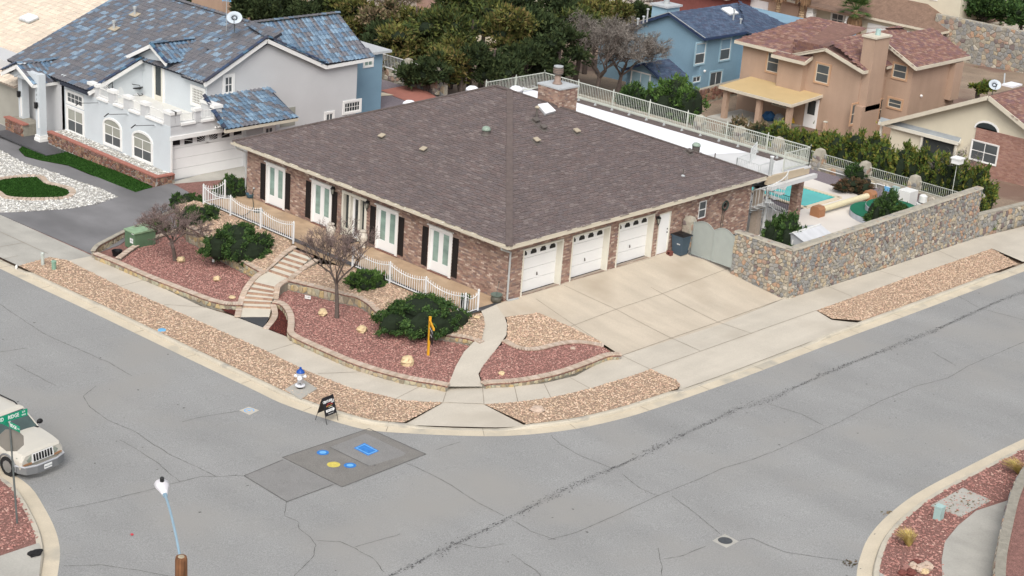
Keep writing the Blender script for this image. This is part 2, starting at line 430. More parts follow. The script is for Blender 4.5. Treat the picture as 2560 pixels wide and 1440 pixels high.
# ---------------------------------------------------------------- the materials in use
M('asphalt',(0.285,0.285,0.278),.92,var=.05,scale=.35,fine=.20,fscale=26,bump=.25,bscale=60,streak=(.07,(.5,.12,1)),blotch=((0.30,0.292,0.275),.22,.5,.2))
M('asphalt_patch',(0.205,0.195,0.18),.92,var=.08,scale=1.5,fine=.18,fscale=30,bump=.25,bscale=60)
M('asphalt_patch_light',(0.235,0.23,0.222),.92,var=.06,scale=1.5,fine=.16,fscale=30,bump=.25,bscale=60)
M('crack',(0.125,0.122,0.118),.95,var=.3,scale=6)
M('tar',(0.085,0.084,0.085),.9,var=.3,scale=3)
M('concrete',(0.52,0.475,0.40),.85,var=.06,scale=.7,fine=.05,fscale=18,bump=.06,bscale=50,streak=(.05,(.25,1.4,1)),blotch=((0.45,0.405,0.335),.33,.55,.2))
M('concrete_drive',(0.51,0.445,0.355),.85,var=.07,scale=.5,fine=.05,fscale=18,bump=.06,bscale=50,streak=(.07,(1.5,.3,1)),blotch=((0.42,0.355,0.275),.28,.53,.2))
M('concrete_grey',(0.40,0.385,0.345),.85,var=.10,scale=.8,fine=.06,fscale=18,bump=.06,bscale=50,streak=(.08,(1.5,.3,1)))
M('kerb',(0.50,0.455,0.37),.85,var=.09,scale=1.1,fine=.06,fscale=20,bump=.08,bscale=40,blotch=((0.33,0.31,0.27),1.2,.60,.15))
M('gutter',(0.57,0.50,0.385),.85,var=.08,scale=1.0,fine=.05,fscale=20,bump=.06,bscale=40,blotch=((0.40,0.37,0.31),.8,.58,.2))
M('joint',(0.29,0.25,0.20),.95,var=.2)
M('driveway_grey',(0.175,0.172,0.175),.75,var=.12,scale=.4,fine=.05,fscale=25,bump=.06,streak=(.22,(.5,.18,1)))
TAN = [tuple(min(.8,1.12*v+.02) for v in q) for q in [(0.40,0.27,0.18),(0.50,0.36,0.25),(0.62,0.48,0.35),(0.34,0.24,0.15),(0.53,0.34,0.25),(0.30,0.18,0.13),(0.58,0.46,0.33),(0.44,0.30,0.20),(0.22,0.14,0.10),(0.68,0.56,0.43),(0.46,0.27,0.20),(0.37,0.29,0.18)]]
_m = [sum(q[i] for q in TAN)/len(TAN) for i in range(3)]; TAN = [tuple(_m[i]+(q[i]-_m[i])*0.55 for i in range(3)) for q in TAN]
M('tan_bed',(0.34,0.245,0.175),.95,var=.2,scale=9,fine=.35,fscale=26,bump=.8,bscale=24)
M('tan_stone',rough=.9,var=.08,scale=30,ramp=TAN)
RED = [tuple(1.28*v+.02 for v in q) for q in [(0.24,0.105,0.085),(0.30,0.145,0.12),(0.19,0.085,0.07),(0.36,0.19,0.155),(0.155,0.07,0.058),(0.27,0.12,0.10),(0.22,0.09,0.075),(0.33,0.17,0.14),(0.42,0.27,0.22),(0.25,0.13,0.11)]]
_m = [sum(q[i] for q in RED)/len(RED) for i in range(3)]; RED = [tuple(_m[i]+(q[i]-_m[i])*0.7 for i in range(3)) for q in RED]
M('red_bed',(0.24,0.125,0.105),.95,var=.2,scale=7,fine=.35,fscale=30,bump=.8,bscale=26)
M('red_stone',rough=.9,var=.08,scale=30,ramp=RED)
M('mulch',(0.085,0.022,0.017),.95,var=.25,scale=14,fine=.4,fscale=45,bump=.9,bscale=40)
M('mulch_chip',rough=.95,ramp=[(0.11,0.028,0.02),(0.07,0.018,0.015),(0.14,0.04,0.03)],var=0)
M('dirt',(0.27,0.205,0.15),.95,var=.2,scale=.5,fine=.2,fscale=12,bump=.5,bscale=10,blotch=((0.20,0.13,0.10),.25,.5,.12))
M('white_bed',(0.42,0.41,0.385),.9,var=.12,scale=3,fine=.25,fscale=28,bump=.7,bscale=24)
M('white_stone',rough=.85,var=0,ramp=[(0.66,0.65,0.61),(0.50,0.49,0.46),(0.38,0.365,0.34),(0.72,0.72,0.70),(0.56,0.55,0.50),(0.29,0.275,0.25)])
M('purple_bed',(0.20,0.17,0.185),.95,var=.1,scale=5,fine=.3,fscale=30,bump=.7,bscale=26)
M('turf',(0.028,0.078,0.014),.95,var=.16,scale=2.0,fine=.3,fscale=30,bump=.6,bscale=60,spec=.1)
M('turf_blade',rough=.9,ramp=[(0.02,0.06,0.01),(0.03,0.08,0.014),(0.014,0.045,0.008)],var=0,spec=.1)
BR = [tuple(1.30*v for v in q) for q in [(0.235,0.155,0.12),(0.27,0.185,0.145),(0.185,0.12,0.098),(0.32,0.23,0.18),(0.21,0.135,0.105),(0.15,0.095,0.082),(0.29,0.19,0.145),(0.25,0.175,0.14),(0.43,0.345,0.285),(0.20,0.115,0.095),(0.24,0.17,0.135),(0.17,0.125,0.115),(0.34,0.25,0.20),(0.23,0.14,0.11)]]
_m = [sum(q[i] for q in BR)/len(BR) for i in range(3)]; BR = [tuple(_m[i]+(q[i]-_m[i])*0.85 for i in range(3)) for q in BR]
M('brick',rough=.9,var=.12,scale=2.2,fine=.1,fscale=60,ramp=BR)
M('mortar',(0.31,0.26,0.215),.95,var=.1,scale=10)
SH = [tuple(1.18*v for v in q) for q in [(0.118,0.092,0.088),(0.105,0.085,0.083),(0.135,0.105,0.098),(0.122,0.10,0.098),(0.098,0.076,0.075),(0.15,0.118,0.11),(0.112,0.094,0.095),(0.125,0.09,0.084),(0.115,0.10,0.102),(0.185,0.155,0.145)]]
_m = [sum(q[i] for q in SH)/len(SH) for i in range(3)]; SH = [tuple(_m[i]+(q[i]-_m[i])*0.5 for i in range(3)) for q in SH]
M('shingle',rough=.95,var=.09,scale=1.3,fine=.14,fscale=30,ramp=SH,bump=.3,bscale=70)
M('shingle_base',(0.10,0.08,0.077),.95,var=.1)
M('shingle_ridge',(0.12,0.095,0.088),.95,var=.14,scale=4,fine=.12,bump=.3)
M('trim',(0.60,0.545,0.44),.6,var=.05,scale=2)
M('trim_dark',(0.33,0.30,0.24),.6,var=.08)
M('white',(0.80,0.795,0.77),.45,var=.02,scale=2)
M('white_door',(0.80,0.80,0.79),.4,var=.015,scale=2)
M('white_metal',(0.78,0.79,0.79),.35,var=.03)
M('cream_frame',(0.68,0.655,0.57),.5,var=.03)
M('shutter',(0.018,0.014,0.013),.7,var=.1)
M('black',(0.012,0.012,0.013),.45,var=.1)
M('black_matte',(0.014,0.014,0.015),.85,var=.15)
M('glass_dark',(0.035,0.043,0.045),.08,var=.15,scale=.8,spec=.6)
M('glass_curtain',(0.235,0.335,0.295),.12,var=.12,scale=1.6,spec=.6,streak=(.18,(1,1,3.0)))
M('glass_blind',(0.33,0.335,0.29),.2,var=.10,scale=1.3,spec=.5)
M('glass_screen',(0.085,0.095,0.10),.35,var=.15,scale=1.2,spec=.4)
M('glass_block',(0.30,0.29,0.255),.2,var=.2,scale=8,spec=.5)
M('tile_terrace',(0.43,0.31,0.205),.6,var=.10,scale=1.2,fine=.05,fscale=10,streak=(.10,(2,2,1)))
M('tile_dark',rough=.6,ramp=[(0.07,0.072,0.078),(0.09,0.09,0.096),(0.055,0.057,0.06)],var=.1)
M('step_tile',(0.60,0.555,0.46),.6,var=.05,scale=2,fine=.04)
M('cap_brick',rough=.85,var=.08,scale=3,ramp=[(0.47,0.37,0.29),(0.52,0.42,0.335),(0.43,0.34,0.265),(0.49,0.40,0.32),(0.56,0.46,0.38)])
M('red_brick',rough=.85,var=.1,ramp=[(0.24,0.12,0.09),(0.20,0.095,0.075),(0.28,0.15,0.115),(0.17,0.09,0.075)])
M('riser_brick',rough=.85,var=.1,ramp=[(0.36,0.235,0.165),(0.32,0.20,0.145),(0.40,0.27,0.195)])
ST = [tuple(.5*(v+sum(q)/3)+.5*(v-sum(q)/3)*.45+.02 for v in q) for q in [(0.25,0.245,0.225),(0.33,0.28,0.205),(0.28,0.265,0.24),(0.40,0.33,0.225),(0.205,0.205,0.20),(0.44,0.25,0.13),(0.30,0.27,0.21),(0.37,0.30,0.22),(0.24,0.235,0.22),(0.43,0.34,0.20),(0.185,0.13,0.12),(0.34,0.31,0.265),(0.27,0.25,0.20),(0.48,0.42,0.32),(0.36,0.22,0.145),(0.235,0.23,0.22)]]
M('field_stone',rough=.9,var=.16,scale=9,fine=.1,fscale=40,ramp=ST,bump=.4,bscale=25)
M('stone_mortar',(0.285,0.265,0.22),.95,var=.14,scale=5,bump=.5,bscale=14)
M('wall_cap',(0.36,0.33,0.27),.9,var=.15,scale=3,bump=.4,bscale=12)
M('low_stone',rough=.9,var=.15,scale=8,ramp=[(0.42,0.34,0.22),(0.46,0.40,0.27),(0.35,0.28,0.18),(0.38,0.36,0.27),(0.50,0.38,0.20),(0.26,0.22,0.16),(0.44,0.37,0.28)],bump=.3)
M('red_rubble',rough=.9,var=.15,scale=8,ramp=[(0.20,0.10,0.075),(0.26,0.15,0.10),(0.15,0.085,0.065),(0.30,0.20,0.14),(0.22,0.13,0.11)],bump=.4)
M('terracotta',(0.36,0.15,0.115),.8,var=.08,scale=3)
M('boulder',(0.62,0.48,0.29),.9,var=.15,scale=4,fine=.08,bump=.5,bscale=10)
M('boulder_pink',(0.50,0.39,0.31),.9,var=.15,scale=4,bump=.5,bscale=10)
M('stucco_lit',(0.57,0.61,0.635),.9,var=.035,scale=.7,fine=.03,fscale=25,bump=.15,bscale=50)  # same stucco, street side's brighter, bluish light put into the colour
M('stucco_grey',(0.545,0.55,0.555),.9,var=.035,scale=.7,fine=.03,fscale=25,bump=.15,bscale=50)
M('balcony_floor',(0.66,0.65,0.60),.7,var=.05,scale=1)
TL = [(0.125,0.118,0.125),(0.14,0.128,0.13),(0.10,0.105,0.12),(0.15,0.138,0.138),(0.15,0.225,0.31),(0.13,0.12,0.125),(0.11,0.105,0.112),(0.10,0.145,0.205),(0.14,0.13,0.132),(0.22,0.31,0.40),(0.12,0.112,0.118)]
_m = [sum(q[i] for q in TL)/len(TL) for i in range(3)]; TL = [tuple(_m[i]+(q[i]-_m[i])*0.75 for i in range(3)) for q in TL]
M('roof_tile',rough=.32,var=.12,scale=5,ramp=TL,spec=.6,coat=.15)
TB = [(0.12,0.19,0.27),(0.17,0.26,0.35),(0.14,0.13,0.138),(0.09,0.14,0.20),(0.20,0.30,0.40),(0.12,0.112,0.12),(0.11,0.19,0.29),(0.135,0.125,0.13)]
_m = [sum(q[i] for q in TB)/len(TB) for i in range(3)]; TB = [tuple(_m[i]+(q[i]-_m[i])*0.8 for i in range(3)) for q in TB]
M('roof_tile_blue_sheen',rough=.30,var=.15,scale=5,ramp=TB,spec=.6,coat=.15)  # blue tiles, made bluer to paint in the sky's sheen on side slopes
M('ridge_tile_blue',rough=.3,var=.1,ramp=[(0.035,0.06,0.12),(0.03,0.05,0.10),(0.06,0.13,0.20),(0.04,0.045,0.07)],spec=.6)
M('tile_under',(0.03,0.035,0.05),.8,var=.1)
M('cream_tile',rough=.85,var=.06,scale=2,ramp=[(0.64,0.545,0.44),(0.60,0.51,0.415),(0.68,0.585,0.475),(0.57,0.49,0.40)])
M('cream_under',(0.42,0.34,0.28),.9)
M('stucco_sand',(0.36,0.345,0.30),.9,var=.06,scale=1,bump=.1)
M('stucco_tan',(0.41,0.29,0.215),.92,var=.05,scale=.7,fine=.04,fscale=20,bump=.15,bscale=40,streak=(.05,(2,2,.3)))
M('stucco_tan2',(0.50,0.315,0.20),.92,var=.06,scale=1)
M('stucco_sky',(0.205,0.325,0.415),.92,var=.05,scale=.7,fine=.04,fscale=20,bump=.15,bscale=40)
M('sky_trim',(0.30,0.45,0.53),.8,var=.04)
M('navy',(0.03,0.05,0.11),.6,var=.1)
M('shingle_blue',rough=.95,var=.12,scale=2,ramp=[(0.07,0.10,0.16),(0.085,0.12,0.185),(0.06,0.085,0.14),(0.095,0.13,0.20),(0.075,0.09,0.14)])
M('shingle_blue_base',(0.06,0.085,0.14),.95)
M('shingle_red',rough=.95,var=.12,scale=2,ramp=[(0.24,0.13,0.105),(0.20,0.11,0.09),(0.27,0.155,0.12),(0.22,0.12,0.11),(0.30,0.19,0.15),(0.19,0.11,0.11)])
M('shingle_red_base',(0.19,0.11,0.09),.95)
M('shingle_far',(0.20,0.13,0.095),.95,var=.15,scale=2,fine=.15,fscale=6)
M('patio_roof',(0.52,0.385,0.20),.8,var=.04,scale=1)
M('patio_roof_grey',(0.27,0.29,0.30),.8,var=.12,scale=2,streak=(.15,(6,.4,1)))
M('stucco_cream',(0.63,0.575,0.45),.9,var=.04,scale=1,bump=.1)
M('stucco_far',(0.56,0.52,0.46),.9,var=.05,scale=.8)
M('stucco_peach',(0.52,0.37,0.27),.9,var=.05,scale=.8)
M('far_red_wall',(0.20,0.07,0.06),.9,var=.1)
M('brick_pink',rough=.9,var=.08,ramp=[(0.36,0.205,0.16),(0.31,0.17,0.135),(0.40,0.24,0.19),(0.34,0.20,0.165)])
M('brick_pink_base',(0.36,0.235,0.195),.9)
M('deck_white',(0.82,0.83,0.86),.6,var=.02,scale=1)
M('deck_grey',(0.60,0.60,0.595),.7,var=.04,scale=1)
M('deck_tan',(0.47,0.385,0.28),.8,var=.05)
M('rail',(0.53,0.55,0.49),.45,var=.05)
M('rail_white',(0.62,0.64,0.63),.4,var=.04)
M('rail_black',(0.07,0.075,0.075),.5,var=.1)
M('pool_deck',(0.66,0.615,0.56),.8,var=.04,scale=.8,fine=.03)
M('coping',(0.62,0.53,0.40),.8,var=.05)
M('pool_water',(0.035,0.42,0.385),.06,var=.12,scale=.8,spec=.5,bump=.15,bscale=3)
M('pool_wall',(0.25,0.50,0.47),.5)
M('green_mat',(0.012,0.135,0.075),.9,var=.08,scale=2)
M('spa_side',(0.42,0.45,0.50),.7)
M('cream_roll',(0.66,0.59,0.40),.7,var=.05)
M('terracotta_box',(0.34,0.165,0.085),.7,var=.06)
M('white_plastic',(0.72,0.72,0.69),.4,var=.03)
M('shed_wall',(0.42,0.43,0.44),.6,var=.03)
M('shed_roof',(0.56,0.57,0.59),.6,var=.05,streak=(.06,(4,.3,1)))
M('gate_grey',(0.335,0.365,0.345),.6,var=.04,scale=3)
M('bin_blue',(0.055,0.085,0.115),.5,var=.08)
M('cinder_red',(0.16,0.055,0.045),.9,var=.1)
M('transformer',(0.105,0.18,0.105),.55,var=.12,scale=2)
M('transformer_top',(0.24,0.36,0.22),.55,var=.14,scale=3)
M('sticker',(0.75,0.75,0.74),.6,var=.1,scale=20)
M('pedestal_green',(0.22,0.36,0.27),.6,var=.06)
M('pedestal_grey',(0.48,0.52,0.48),.6,var=.06)
M('pedestal_aqua',(0.36,0.50,0.48),.6,var=.05)
M('blue_paint',(0.04,0.20,0.55),.85,var=.15,scale=9)
M('blue_paint_light',(0.16,0.42,0.75),.85,var=.1,scale=9)
M('yellow_paint',(0.62,0.52,0.12),.85,var=.15,scale=9)
M('cover_blue',(0.16,0.42,0.68),.6,var=.08)
M('manhole',(0.07,0.075,0.08),.6,var=.15,scale=12)
M('hydrant_silver',(0.52,0.52,0.54),.35,var=.12,scale=8,metal=.3)
M('hydrant_white',(0.70,0.71,0.74),.4,var=.06)
M('hydrant_blue',(0.015,0.075,0.33),.35,var=.08)
M('sign_black',(0.012,0.012,0.016),.45,var=.05)
M('sign_white',(0.82,0.82,0.80),.5,var=.02)
M('sign_red',(0.30,0.03,0.03),.5)
M('sign_orange',(0.75,0.42,0.10),.5)
M('sign_yellow',(0.66,0.33,0.02),.55,var=.06)
M('sign_green',(0.005,0.27,0.15),.4,var=.03)
M('sign_back',(0.235,0.22,0.195),.5,var=.06,metal=.2)
M('galv',(0.16,0.18,0.175),.5,var=.1,metal=.4)
M('lamp_arm',(0.25,0.36,0.44),.4,var=.05)
M('lamp_head',(0.72,0.70,0.72),.4,var=.04)
M('wood_pole',(0.165,0.075,0.035),.8,var=.25,scale=4,streak=(.4,(18,18,.7)))
M('wood_top',(0.42,0.36,0.26),.9,var=.2,scale=9)
M('car_paint',(0.56,0.53,0.46),.28,var=.02,spec=.5,coat=.6)
M('car_clad',(0.19,0.195,0.20),.5,var=.05)
M('car_silver',(0.50,0.51,0.53),.35,var=.04,metal=.3)
M('car_black',(0.01,0.01,0.011),.5)
M('car_glass',(0.06,0.09,0.085),.05,var=.25,scale=1.5,spec=.8)
M('tyre',(0.02,0.02,0.021),.9,var=.1)
M('wheel_rim',(0.36,0.36,0.35),.35,metal=.5)
M('headlight',(0.30,0.33,0.28),.12,var=.15,scale=12,spec=.7)
M('amber',(0.36,0.19,0.10),.3)
M('bronze_pot',(0.10,0.095,0.075),.5,var=.12)
M('green_dish',(0.13,0.17,0.145),.45,var=.12)
M('pot_blue',(0.06,0.12,0.16),.4,var=.1)
M('urn',(0.60,0.555,0.48),.6,var=.10,scale=9)
M('vent_metal',(0.42,0.36,0.27),.5,var=.08)
M('vent_dark',(0.12,0.105,0.095),.6,var=.1)
M('galv_light',(0.50,0.52,0.52),.4,var=.08,metal=.3)
M('vent_green',(0.26,0.33,0.27),.5,var=.06)
M('chimney_cap',(0.46,0.48,0.49),.6,var=.05)
M('flue_brown',(0.26,0.19,0.155),.6,var=.08)
M('dish',(0.50,0.56,0.61),.4,var=.03)
M('hose_green',(0.045,0.065,0.055),.6,var=.1)
M('rubber',(0.02,0.02,0.021),.7)
def green(name,cols,**k): M(name,rough=.85,var=k.pop('var',.28),scale=k.pop('scale',1.6),ramp=cols,spec=.12,**k)
green('juniper',[tuple(1.35*v for v in q) for q in [(0.032,0.062,0.018),(0.045,0.085,0.022),(0.022,0.046,0.016),(0.06,0.10,0.028),(0.028,0.055,0.02),(0.038,0.072,0.024)]])
green('juniper_bright',[tuple(1.35*v for v in q) for q in [(0.05,0.10,0.022),(0.065,0.12,0.028),(0.036,0.075,0.02),(0.05,0.085,0.03),(0.08,0.13,0.035)]])
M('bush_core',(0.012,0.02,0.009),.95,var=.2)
green('pine',[tuple(1.35*v for v in q) for q in [(0.042,0.058,0.018),(0.056,0.072,0.02),(0.030,0.043,0.015),(0.075,0.085,0.022),(0.038,0.055,0.022),(0.065,0.066,0.024)]],scale=.6,var=.3)
green('pine_olive',[tuple(1.35*v for v in q) for q in [(0.085,0.088,0.024),(0.070,0.075,0.022),(0.11,0.105,0.03),(0.05,0.06,0.02),(0.12,0.09,0.035)]],scale=.6,var=.3)
green('pine_dark',[tuple(1.35*v for v in q) for q in [(0.024,0.036,0.015),(0.032,0.046,0.018),(0.018,0.028,0.012),(0.04,0.052,0.02)]],scale=.6,var=.3)
green('oleander',[tuple(1.35*v for v in q) for q in [(0.065,0.10,0.022),(0.085,0.12,0.024),(0.05,0.078,0.02),(0.11,0.125,0.025),(0.15,0.13,0.03),(0.045,0.07,0.02)]],scale=.9,var=.3)
green('dry_brush',[(0.22,0.16,0.10),(0.18,0.14,0.085),(0.13,0.12,0.06),(0.26,0.19,0.12),(0.10,0.10,0.045)],scale=1)
green('brown_brush',[(0.10,0.06,0.035),(0.075,0.05,0.03),(0.06,0.055,0.025),(0.13,0.085,0.05)],scale=1)
green('grass_gold',[(0.55,0.42,0.14),(0.48,0.36,0.12),(0.62,0.50,0.20),(0.36,0.28,0.10)],scale=3,var=.1)
green('palm_leaf',[(0.045,0.095,0.025),(0.06,0.12,0.03),(0.035,0.075,0.022),(0.10,0.13,0.04)])
M('palm_skirt',rough=.95,ramp=[(0.24,0.145,0.08),(0.19,0.11,0.06),(0.30,0.19,0.11),(0.14,0.085,0.05)],var=.15)
M('palm_bark',rough=.95,ramp=[(0.30,0.21,0.13),(0.22,0.15,0.09),(0.38,0.28,0.18)],var=.15)
M('bark',(0.115,0.09,0.078),.95,var=.2,scale=9)
M('twig',rough=.95,ramp=[(0.20,0.145,0.135),(0.25,0.18,0.17),(0.15,0.11,0.10),(0.28,0.21,0.19)],var=.1)
M('twig_grey',rough=.95,ramp=[(0.24,0.215,0.19),(0.30,0.27,0.24),(0.17,0.15,0.135),(0.13,0.115,0.10)],var=.1)
M('blue_tarp',(0.03,0.12,0.28),.6); M('yellow_toy',(0.62,0.40,0.05),.6); M('teal',(0.12,0.36,0.34),.6); M('grey_cloth',(0.32,0.36,0.40),.8)
M('litter_red',(0.55,0.05,0.07),.6)

# ---------------------------------------------------------------- ground, streets, kerbs
sheet('ground',[(-160,-160),(700,-160),(700,700),(-160,700)],lambda x,y: zs(x,y)-.06,'dirt',sub=1)
gut_px = [(0,671),(102,720),(240,785),(437,880),(640,977),(702,1007),(795,1040),(905,1072),(1002,1082),(1157,1089),(1280,1089),(1420,1075),(1540,1050),(1635,1022),(1765,977),(1880,935),(2095,852),(2285,782),(2450,720),(2560,678)]
G0 = np.array([UF(*q,zs)[:2] for q in gut_px])
G0 = np.concatenate([[[-13.33,90],[-13.33,40]],G0,[[60,-11.9],[120,-13]]])
Gs = resample(smooth_path(G0,5),0.6)
# far kerbs: left island and lower-right island (pixel outlines of the asphalt edge)
LK = np.array([UF(*q,zs)[:2] for q in [(0,1165),(30,1185),(75,1218),(105,1262),(135,1320),(148,1372),(145,1420),(135,1470),(110,1540),(60,1620),(0,1700)]])
RK = np.array([UF(*q,zs)[:2] for q in [(2700,1040),(2560,1098),(2430,1162),(2300,1230),(2220,1290),(2172,1345),(2150,1400),(2143,1440),(2140,1520),(2150,1640),(2200,1800)]])
sheet('road',np.concatenate([Gs,[[120,-150],[-150,-150],[-150,90]]]),lambda x,y: zs(x,y)+0*x,'asphalt',sub=0)

def kerb_heights(P,dips):
    h = np.ones(len(P))
    for c,half in dips:
        c = np.asarray(c); d = np.linalg.norm(P[:,:2]-c,axis=1); h = np.minimum(h,np.clip((d-half)/.9,.12,1))
    return h
def dip(pa,pb):
    a,b = UF(*pa,zs)[:2],UF(*pb,zs)[:2]; return ((a+b)/2,np.linalg.norm(a-b)/2)
dips = [dip((1740,985),(2060,865)),dip((1060,1088),(1275,1089)),dip((-700,400),(25,683)),dip((2535,690),(2800,590))]
HF = kerb_heights(Gs,dips)
NG = normals2(Gs)
side = 1 if np.dot(NG[len(NG)//2],np.array([5,5])-Gs[len(NG)//2]) > 0 else -1
ribbon('gutter',Gs,[-.02*side,.45*side],[.004,.010],zs,'gutter',kind='structure')
ribbon('kerb',Gs,[.45*side,.47*side,.50*side,.62*side,.66*side,.66*side],[.0,.085,.128,.136,.13,-.1],zs,'kerb',kind='structure',hf=HF)
Gk = Gs+NG*side*.64                               # back of kerb
for nm,KK in (('left',LK),('right',RK)):
    P = resample(smooth_path(KK,5),.5); N2 = normals2(P); sd2 = 1 if np.dot(N2[len(P)//2],(P[0]+P[-1])/2-P[len(P)//2]) > 0 else -1
    ribbon('gutter',P,[-.02*sd2,.45*sd2],[.006,.012],zs,'gutter',kind='structure')
    ribbon('kerb',P,[.45*sd2,.47*sd2,.50*sd2,.66*sd2,.66*sd2],[.0,.09,.13,.136,-.1],zs,'kerb',kind='structure')
    if nm == 'left': LKb = P+N2*sd2*.64
    else: RKb = P+N2*sd2*.64
# kerb joints
jm = MB()
for i in range(4,len(Gs)-1,6):
    if Gs[i][0] > 40 or Gs[i][1] > 40: continue
    a = Gs[i]; nrm = NG[i]*side; t = np.array([-nrm[1],nrm[0]])*.012
    for s0,s1,z in ((0,.45,.016),(.49,.66,.139*HF[i]+.002)):
        q = [a+nrm*s0-t,a+nrm*s1-t,a+nrm*s1+t,a+nrm*s0+t]; jm.poly([(p[0],p[1],zs(p[0],p[1])+z) for p in q])
jm.build('kerb_joint','joint',None,kind='structure')
def near_idx(P,px): 
    q = UF(*px,zs)[:2]; return int(np.argmin(np.linalg.norm(P-q,axis=1)))
i_ramp0,i_ramp1 = near_idx(Gk,(1017,1060)),near_idx(Gk,(1297,1062)); i_d0,i_d1 = near_idx(Gk,(1690,975)),near_idx(Gk,(2075,800)); i_l0 = near_idx(Gk,(48,672)); i_r1 = near_idx(Gk,(2545,662))
K = lambda L: [UF(*q,zk)[:2] for q in L]
sw_front = K([(170,652),(300,717),(405,762),(550,827),(670,880),(765,927),(875,970),(1010,1002),(1107,1007)])
sw_right = K([(1210,1011),(1280,1007),(1377,995),(1475,972),(1580,940),(1625,924)])
verge1 = list(Gk[i_l0:i_ramp0+1])+[sw_front[-1]]+sw_front[::-1][1:]+K([(125,643)])
verge2 = list(Gk[i_ramp1:i_d0+1])+K([(1700,962),(1690,950)])+sw_right[::-1]
sw3 = K([(2042,777),(2195,721),(2332,672),(2480,622)])
verge3 = K([(2080,797)])+list(Gk[i_d1+1:i_r1+1])+sw3[::-1]
for nm,vg in (('tan gravel verge along the front street beside the hydrant',verge1),('tan gravel verge curving between corner ramp and drive',verge2),('tan gravel verge below the tall stone wall',verge3)):
    sheet('gravel_bed',vg,zk,'tan_bed',kind='structure',off=.012)
    gravel('gravel',vg,zk,'tan_stone',230,.036,off=.02,label=nm)
# pavements, ramp, drive : one concrete slab layer each
base_f = K([(232,640),(300,672),(410,722),(500,765),(587,792),(640,813),(715,842),(745,857),(815,890),(935,932),(1040,960),(1120,967)])
base_r = K([(1206,967),(1280,966),(1355,960),(1440,940),(1500,907),(1554,890)])
pav1 = sw_front+base_f[::-1]
sheet('pavement',pav1,zk,'concrete',off=.016,skirt=.1)
pav2 = [sw_front[-1]]+[base_f[-1]]+[base_r[0]]+[sw_right[0]]
sheet('pavement',pav2,zk,'concrete',off=.016,skirt=.1)
pav3 = sw_right+base_r[::-1]
sheet('pavement',pav3,zk,'concrete',off=.016,skirt=.1)
ramp = [sw_front[-1],sw_right[0]]+list(Gk[i_ramp0:i_ramp1+1][::-1])
def zramp(x,y):
    c = (np.array(sw_front[-1])+np.array(sw_right[0]))/2; d = np.hypot(np.asarray(x)-c[0],np.asarray(y)-c[1]); return zk(x,y)-.085*np.clip((d-.3)/2.2,0,1)
sheet('pavement',ramp,zramp,'concrete',off=.014,sub=3)
wall_base = K([(1958,748),(2070,717),(2195,677),(2345,627),(2435,597),(2560,566),(2700,525)])
pav4 = K([(1625,924),(1700,897),(1800,862),(1920,819),(2040,777),(2195,721),(2332,672),(2480,622),(2560,598),(2700,556)])+wall_base[::-1]
pav4 = pav4+K([(1800,812),(1554,890)])
sheet('pavement',pav4,zk,'concrete',off=.016,skirt=.1)
def zapron(x,y):
    return zk(x,y)-.10*np.clip((-8.2-np.asarray(y,float))/1.6,0,1)
apron = K([(1625,924),(1700,897),(1800,862),(1920,819),(2040,777)])+K([(2080,797)])+list(Gk[i_d0:i_d1+2][::-1])+K([(1700,962),(1690,950)])
sheet('pavement',apron,zapron,'concrete',off=.014,sub=3)
sheet('pavement',[p for p in K([(2480,622),(2557,655),(2700,600),(2700,556),(2560,598)])],zk,'concrete',off=.017)
# the drive
DL = lambda L: [UF(*q,zd)[:2] for q in L]
drive = [(0.25,-.02),(12.2,-.02)]+DL([(1728,640),(1829,668),(1958,747)])+K([(1800,812),(1554,890)])+DL([(1500,855),(1420,815),(1347,783),(1290,790),(1262,793)])+DL([(1240,762)])
sheet('driveway',drive,zd,'concrete_drive',off=.012,sub=3)
path = DL([(1240,762),(1262,793),(1268,812),(1266,838),(1252,858),(1232,885),(1208,915),(1196,935),(1206,967)])+DL([(1120,967),(1126,950),(1140,915),(1160,880),(1185,855),(1203,840),(1211,818),(1210,795),(1203,778)])
sheet('path',path,zd,'concrete',off=.012,sub=3)
# slab joints
def joint_line(L,zf,wdt=.014,z=.022,mat='joint',name='slab_joint'):
    m = MB()
    for a,b in L:
        a = UF(*a,zf); b = UF(*b,zf); n = max(2,int(np.linalg.norm(a-b)/.6)); pts = [a+(b-a)*t for t in np.linspace(0,1,n)]
        d = (b-a)[:2]; d = d/np.linalg.norm(d); t2 = np.array([-d[1],d[0]])*wdt
        for p,q in zip(pts[:-1],pts[1:]):
            m.poly([(p[0]-t2[0],p[1]-t2[1],float(zf(p[0],p[1]))+z),(q[0]-t2[0],q[1]-t2[1],float(zf(q[0],q[1]))+z),(q[0]+t2[0],q[1]+t2[1],float(zf(q[0],q[1]))+z),(p[0]+t2[0],p[1]+t2[1],float(zf(p[0],p[1]))+z)])
    m.build(name,mat,None,kind='structure')
joint_line([((1419,820),(1540,774)),((1540,774),(1656,735)),((1656,735),(1830,668)),((1410,714),(1540,774)),((1540,774),(1678,846)),((1627,719),(1656,735)),((1656,735),(1795,806)),((1340,748),(1500,855)),((1310,739),(1405,712)),((1424,703),(1520,677)),((1540,670),(1628,645))],zd,z=.02)
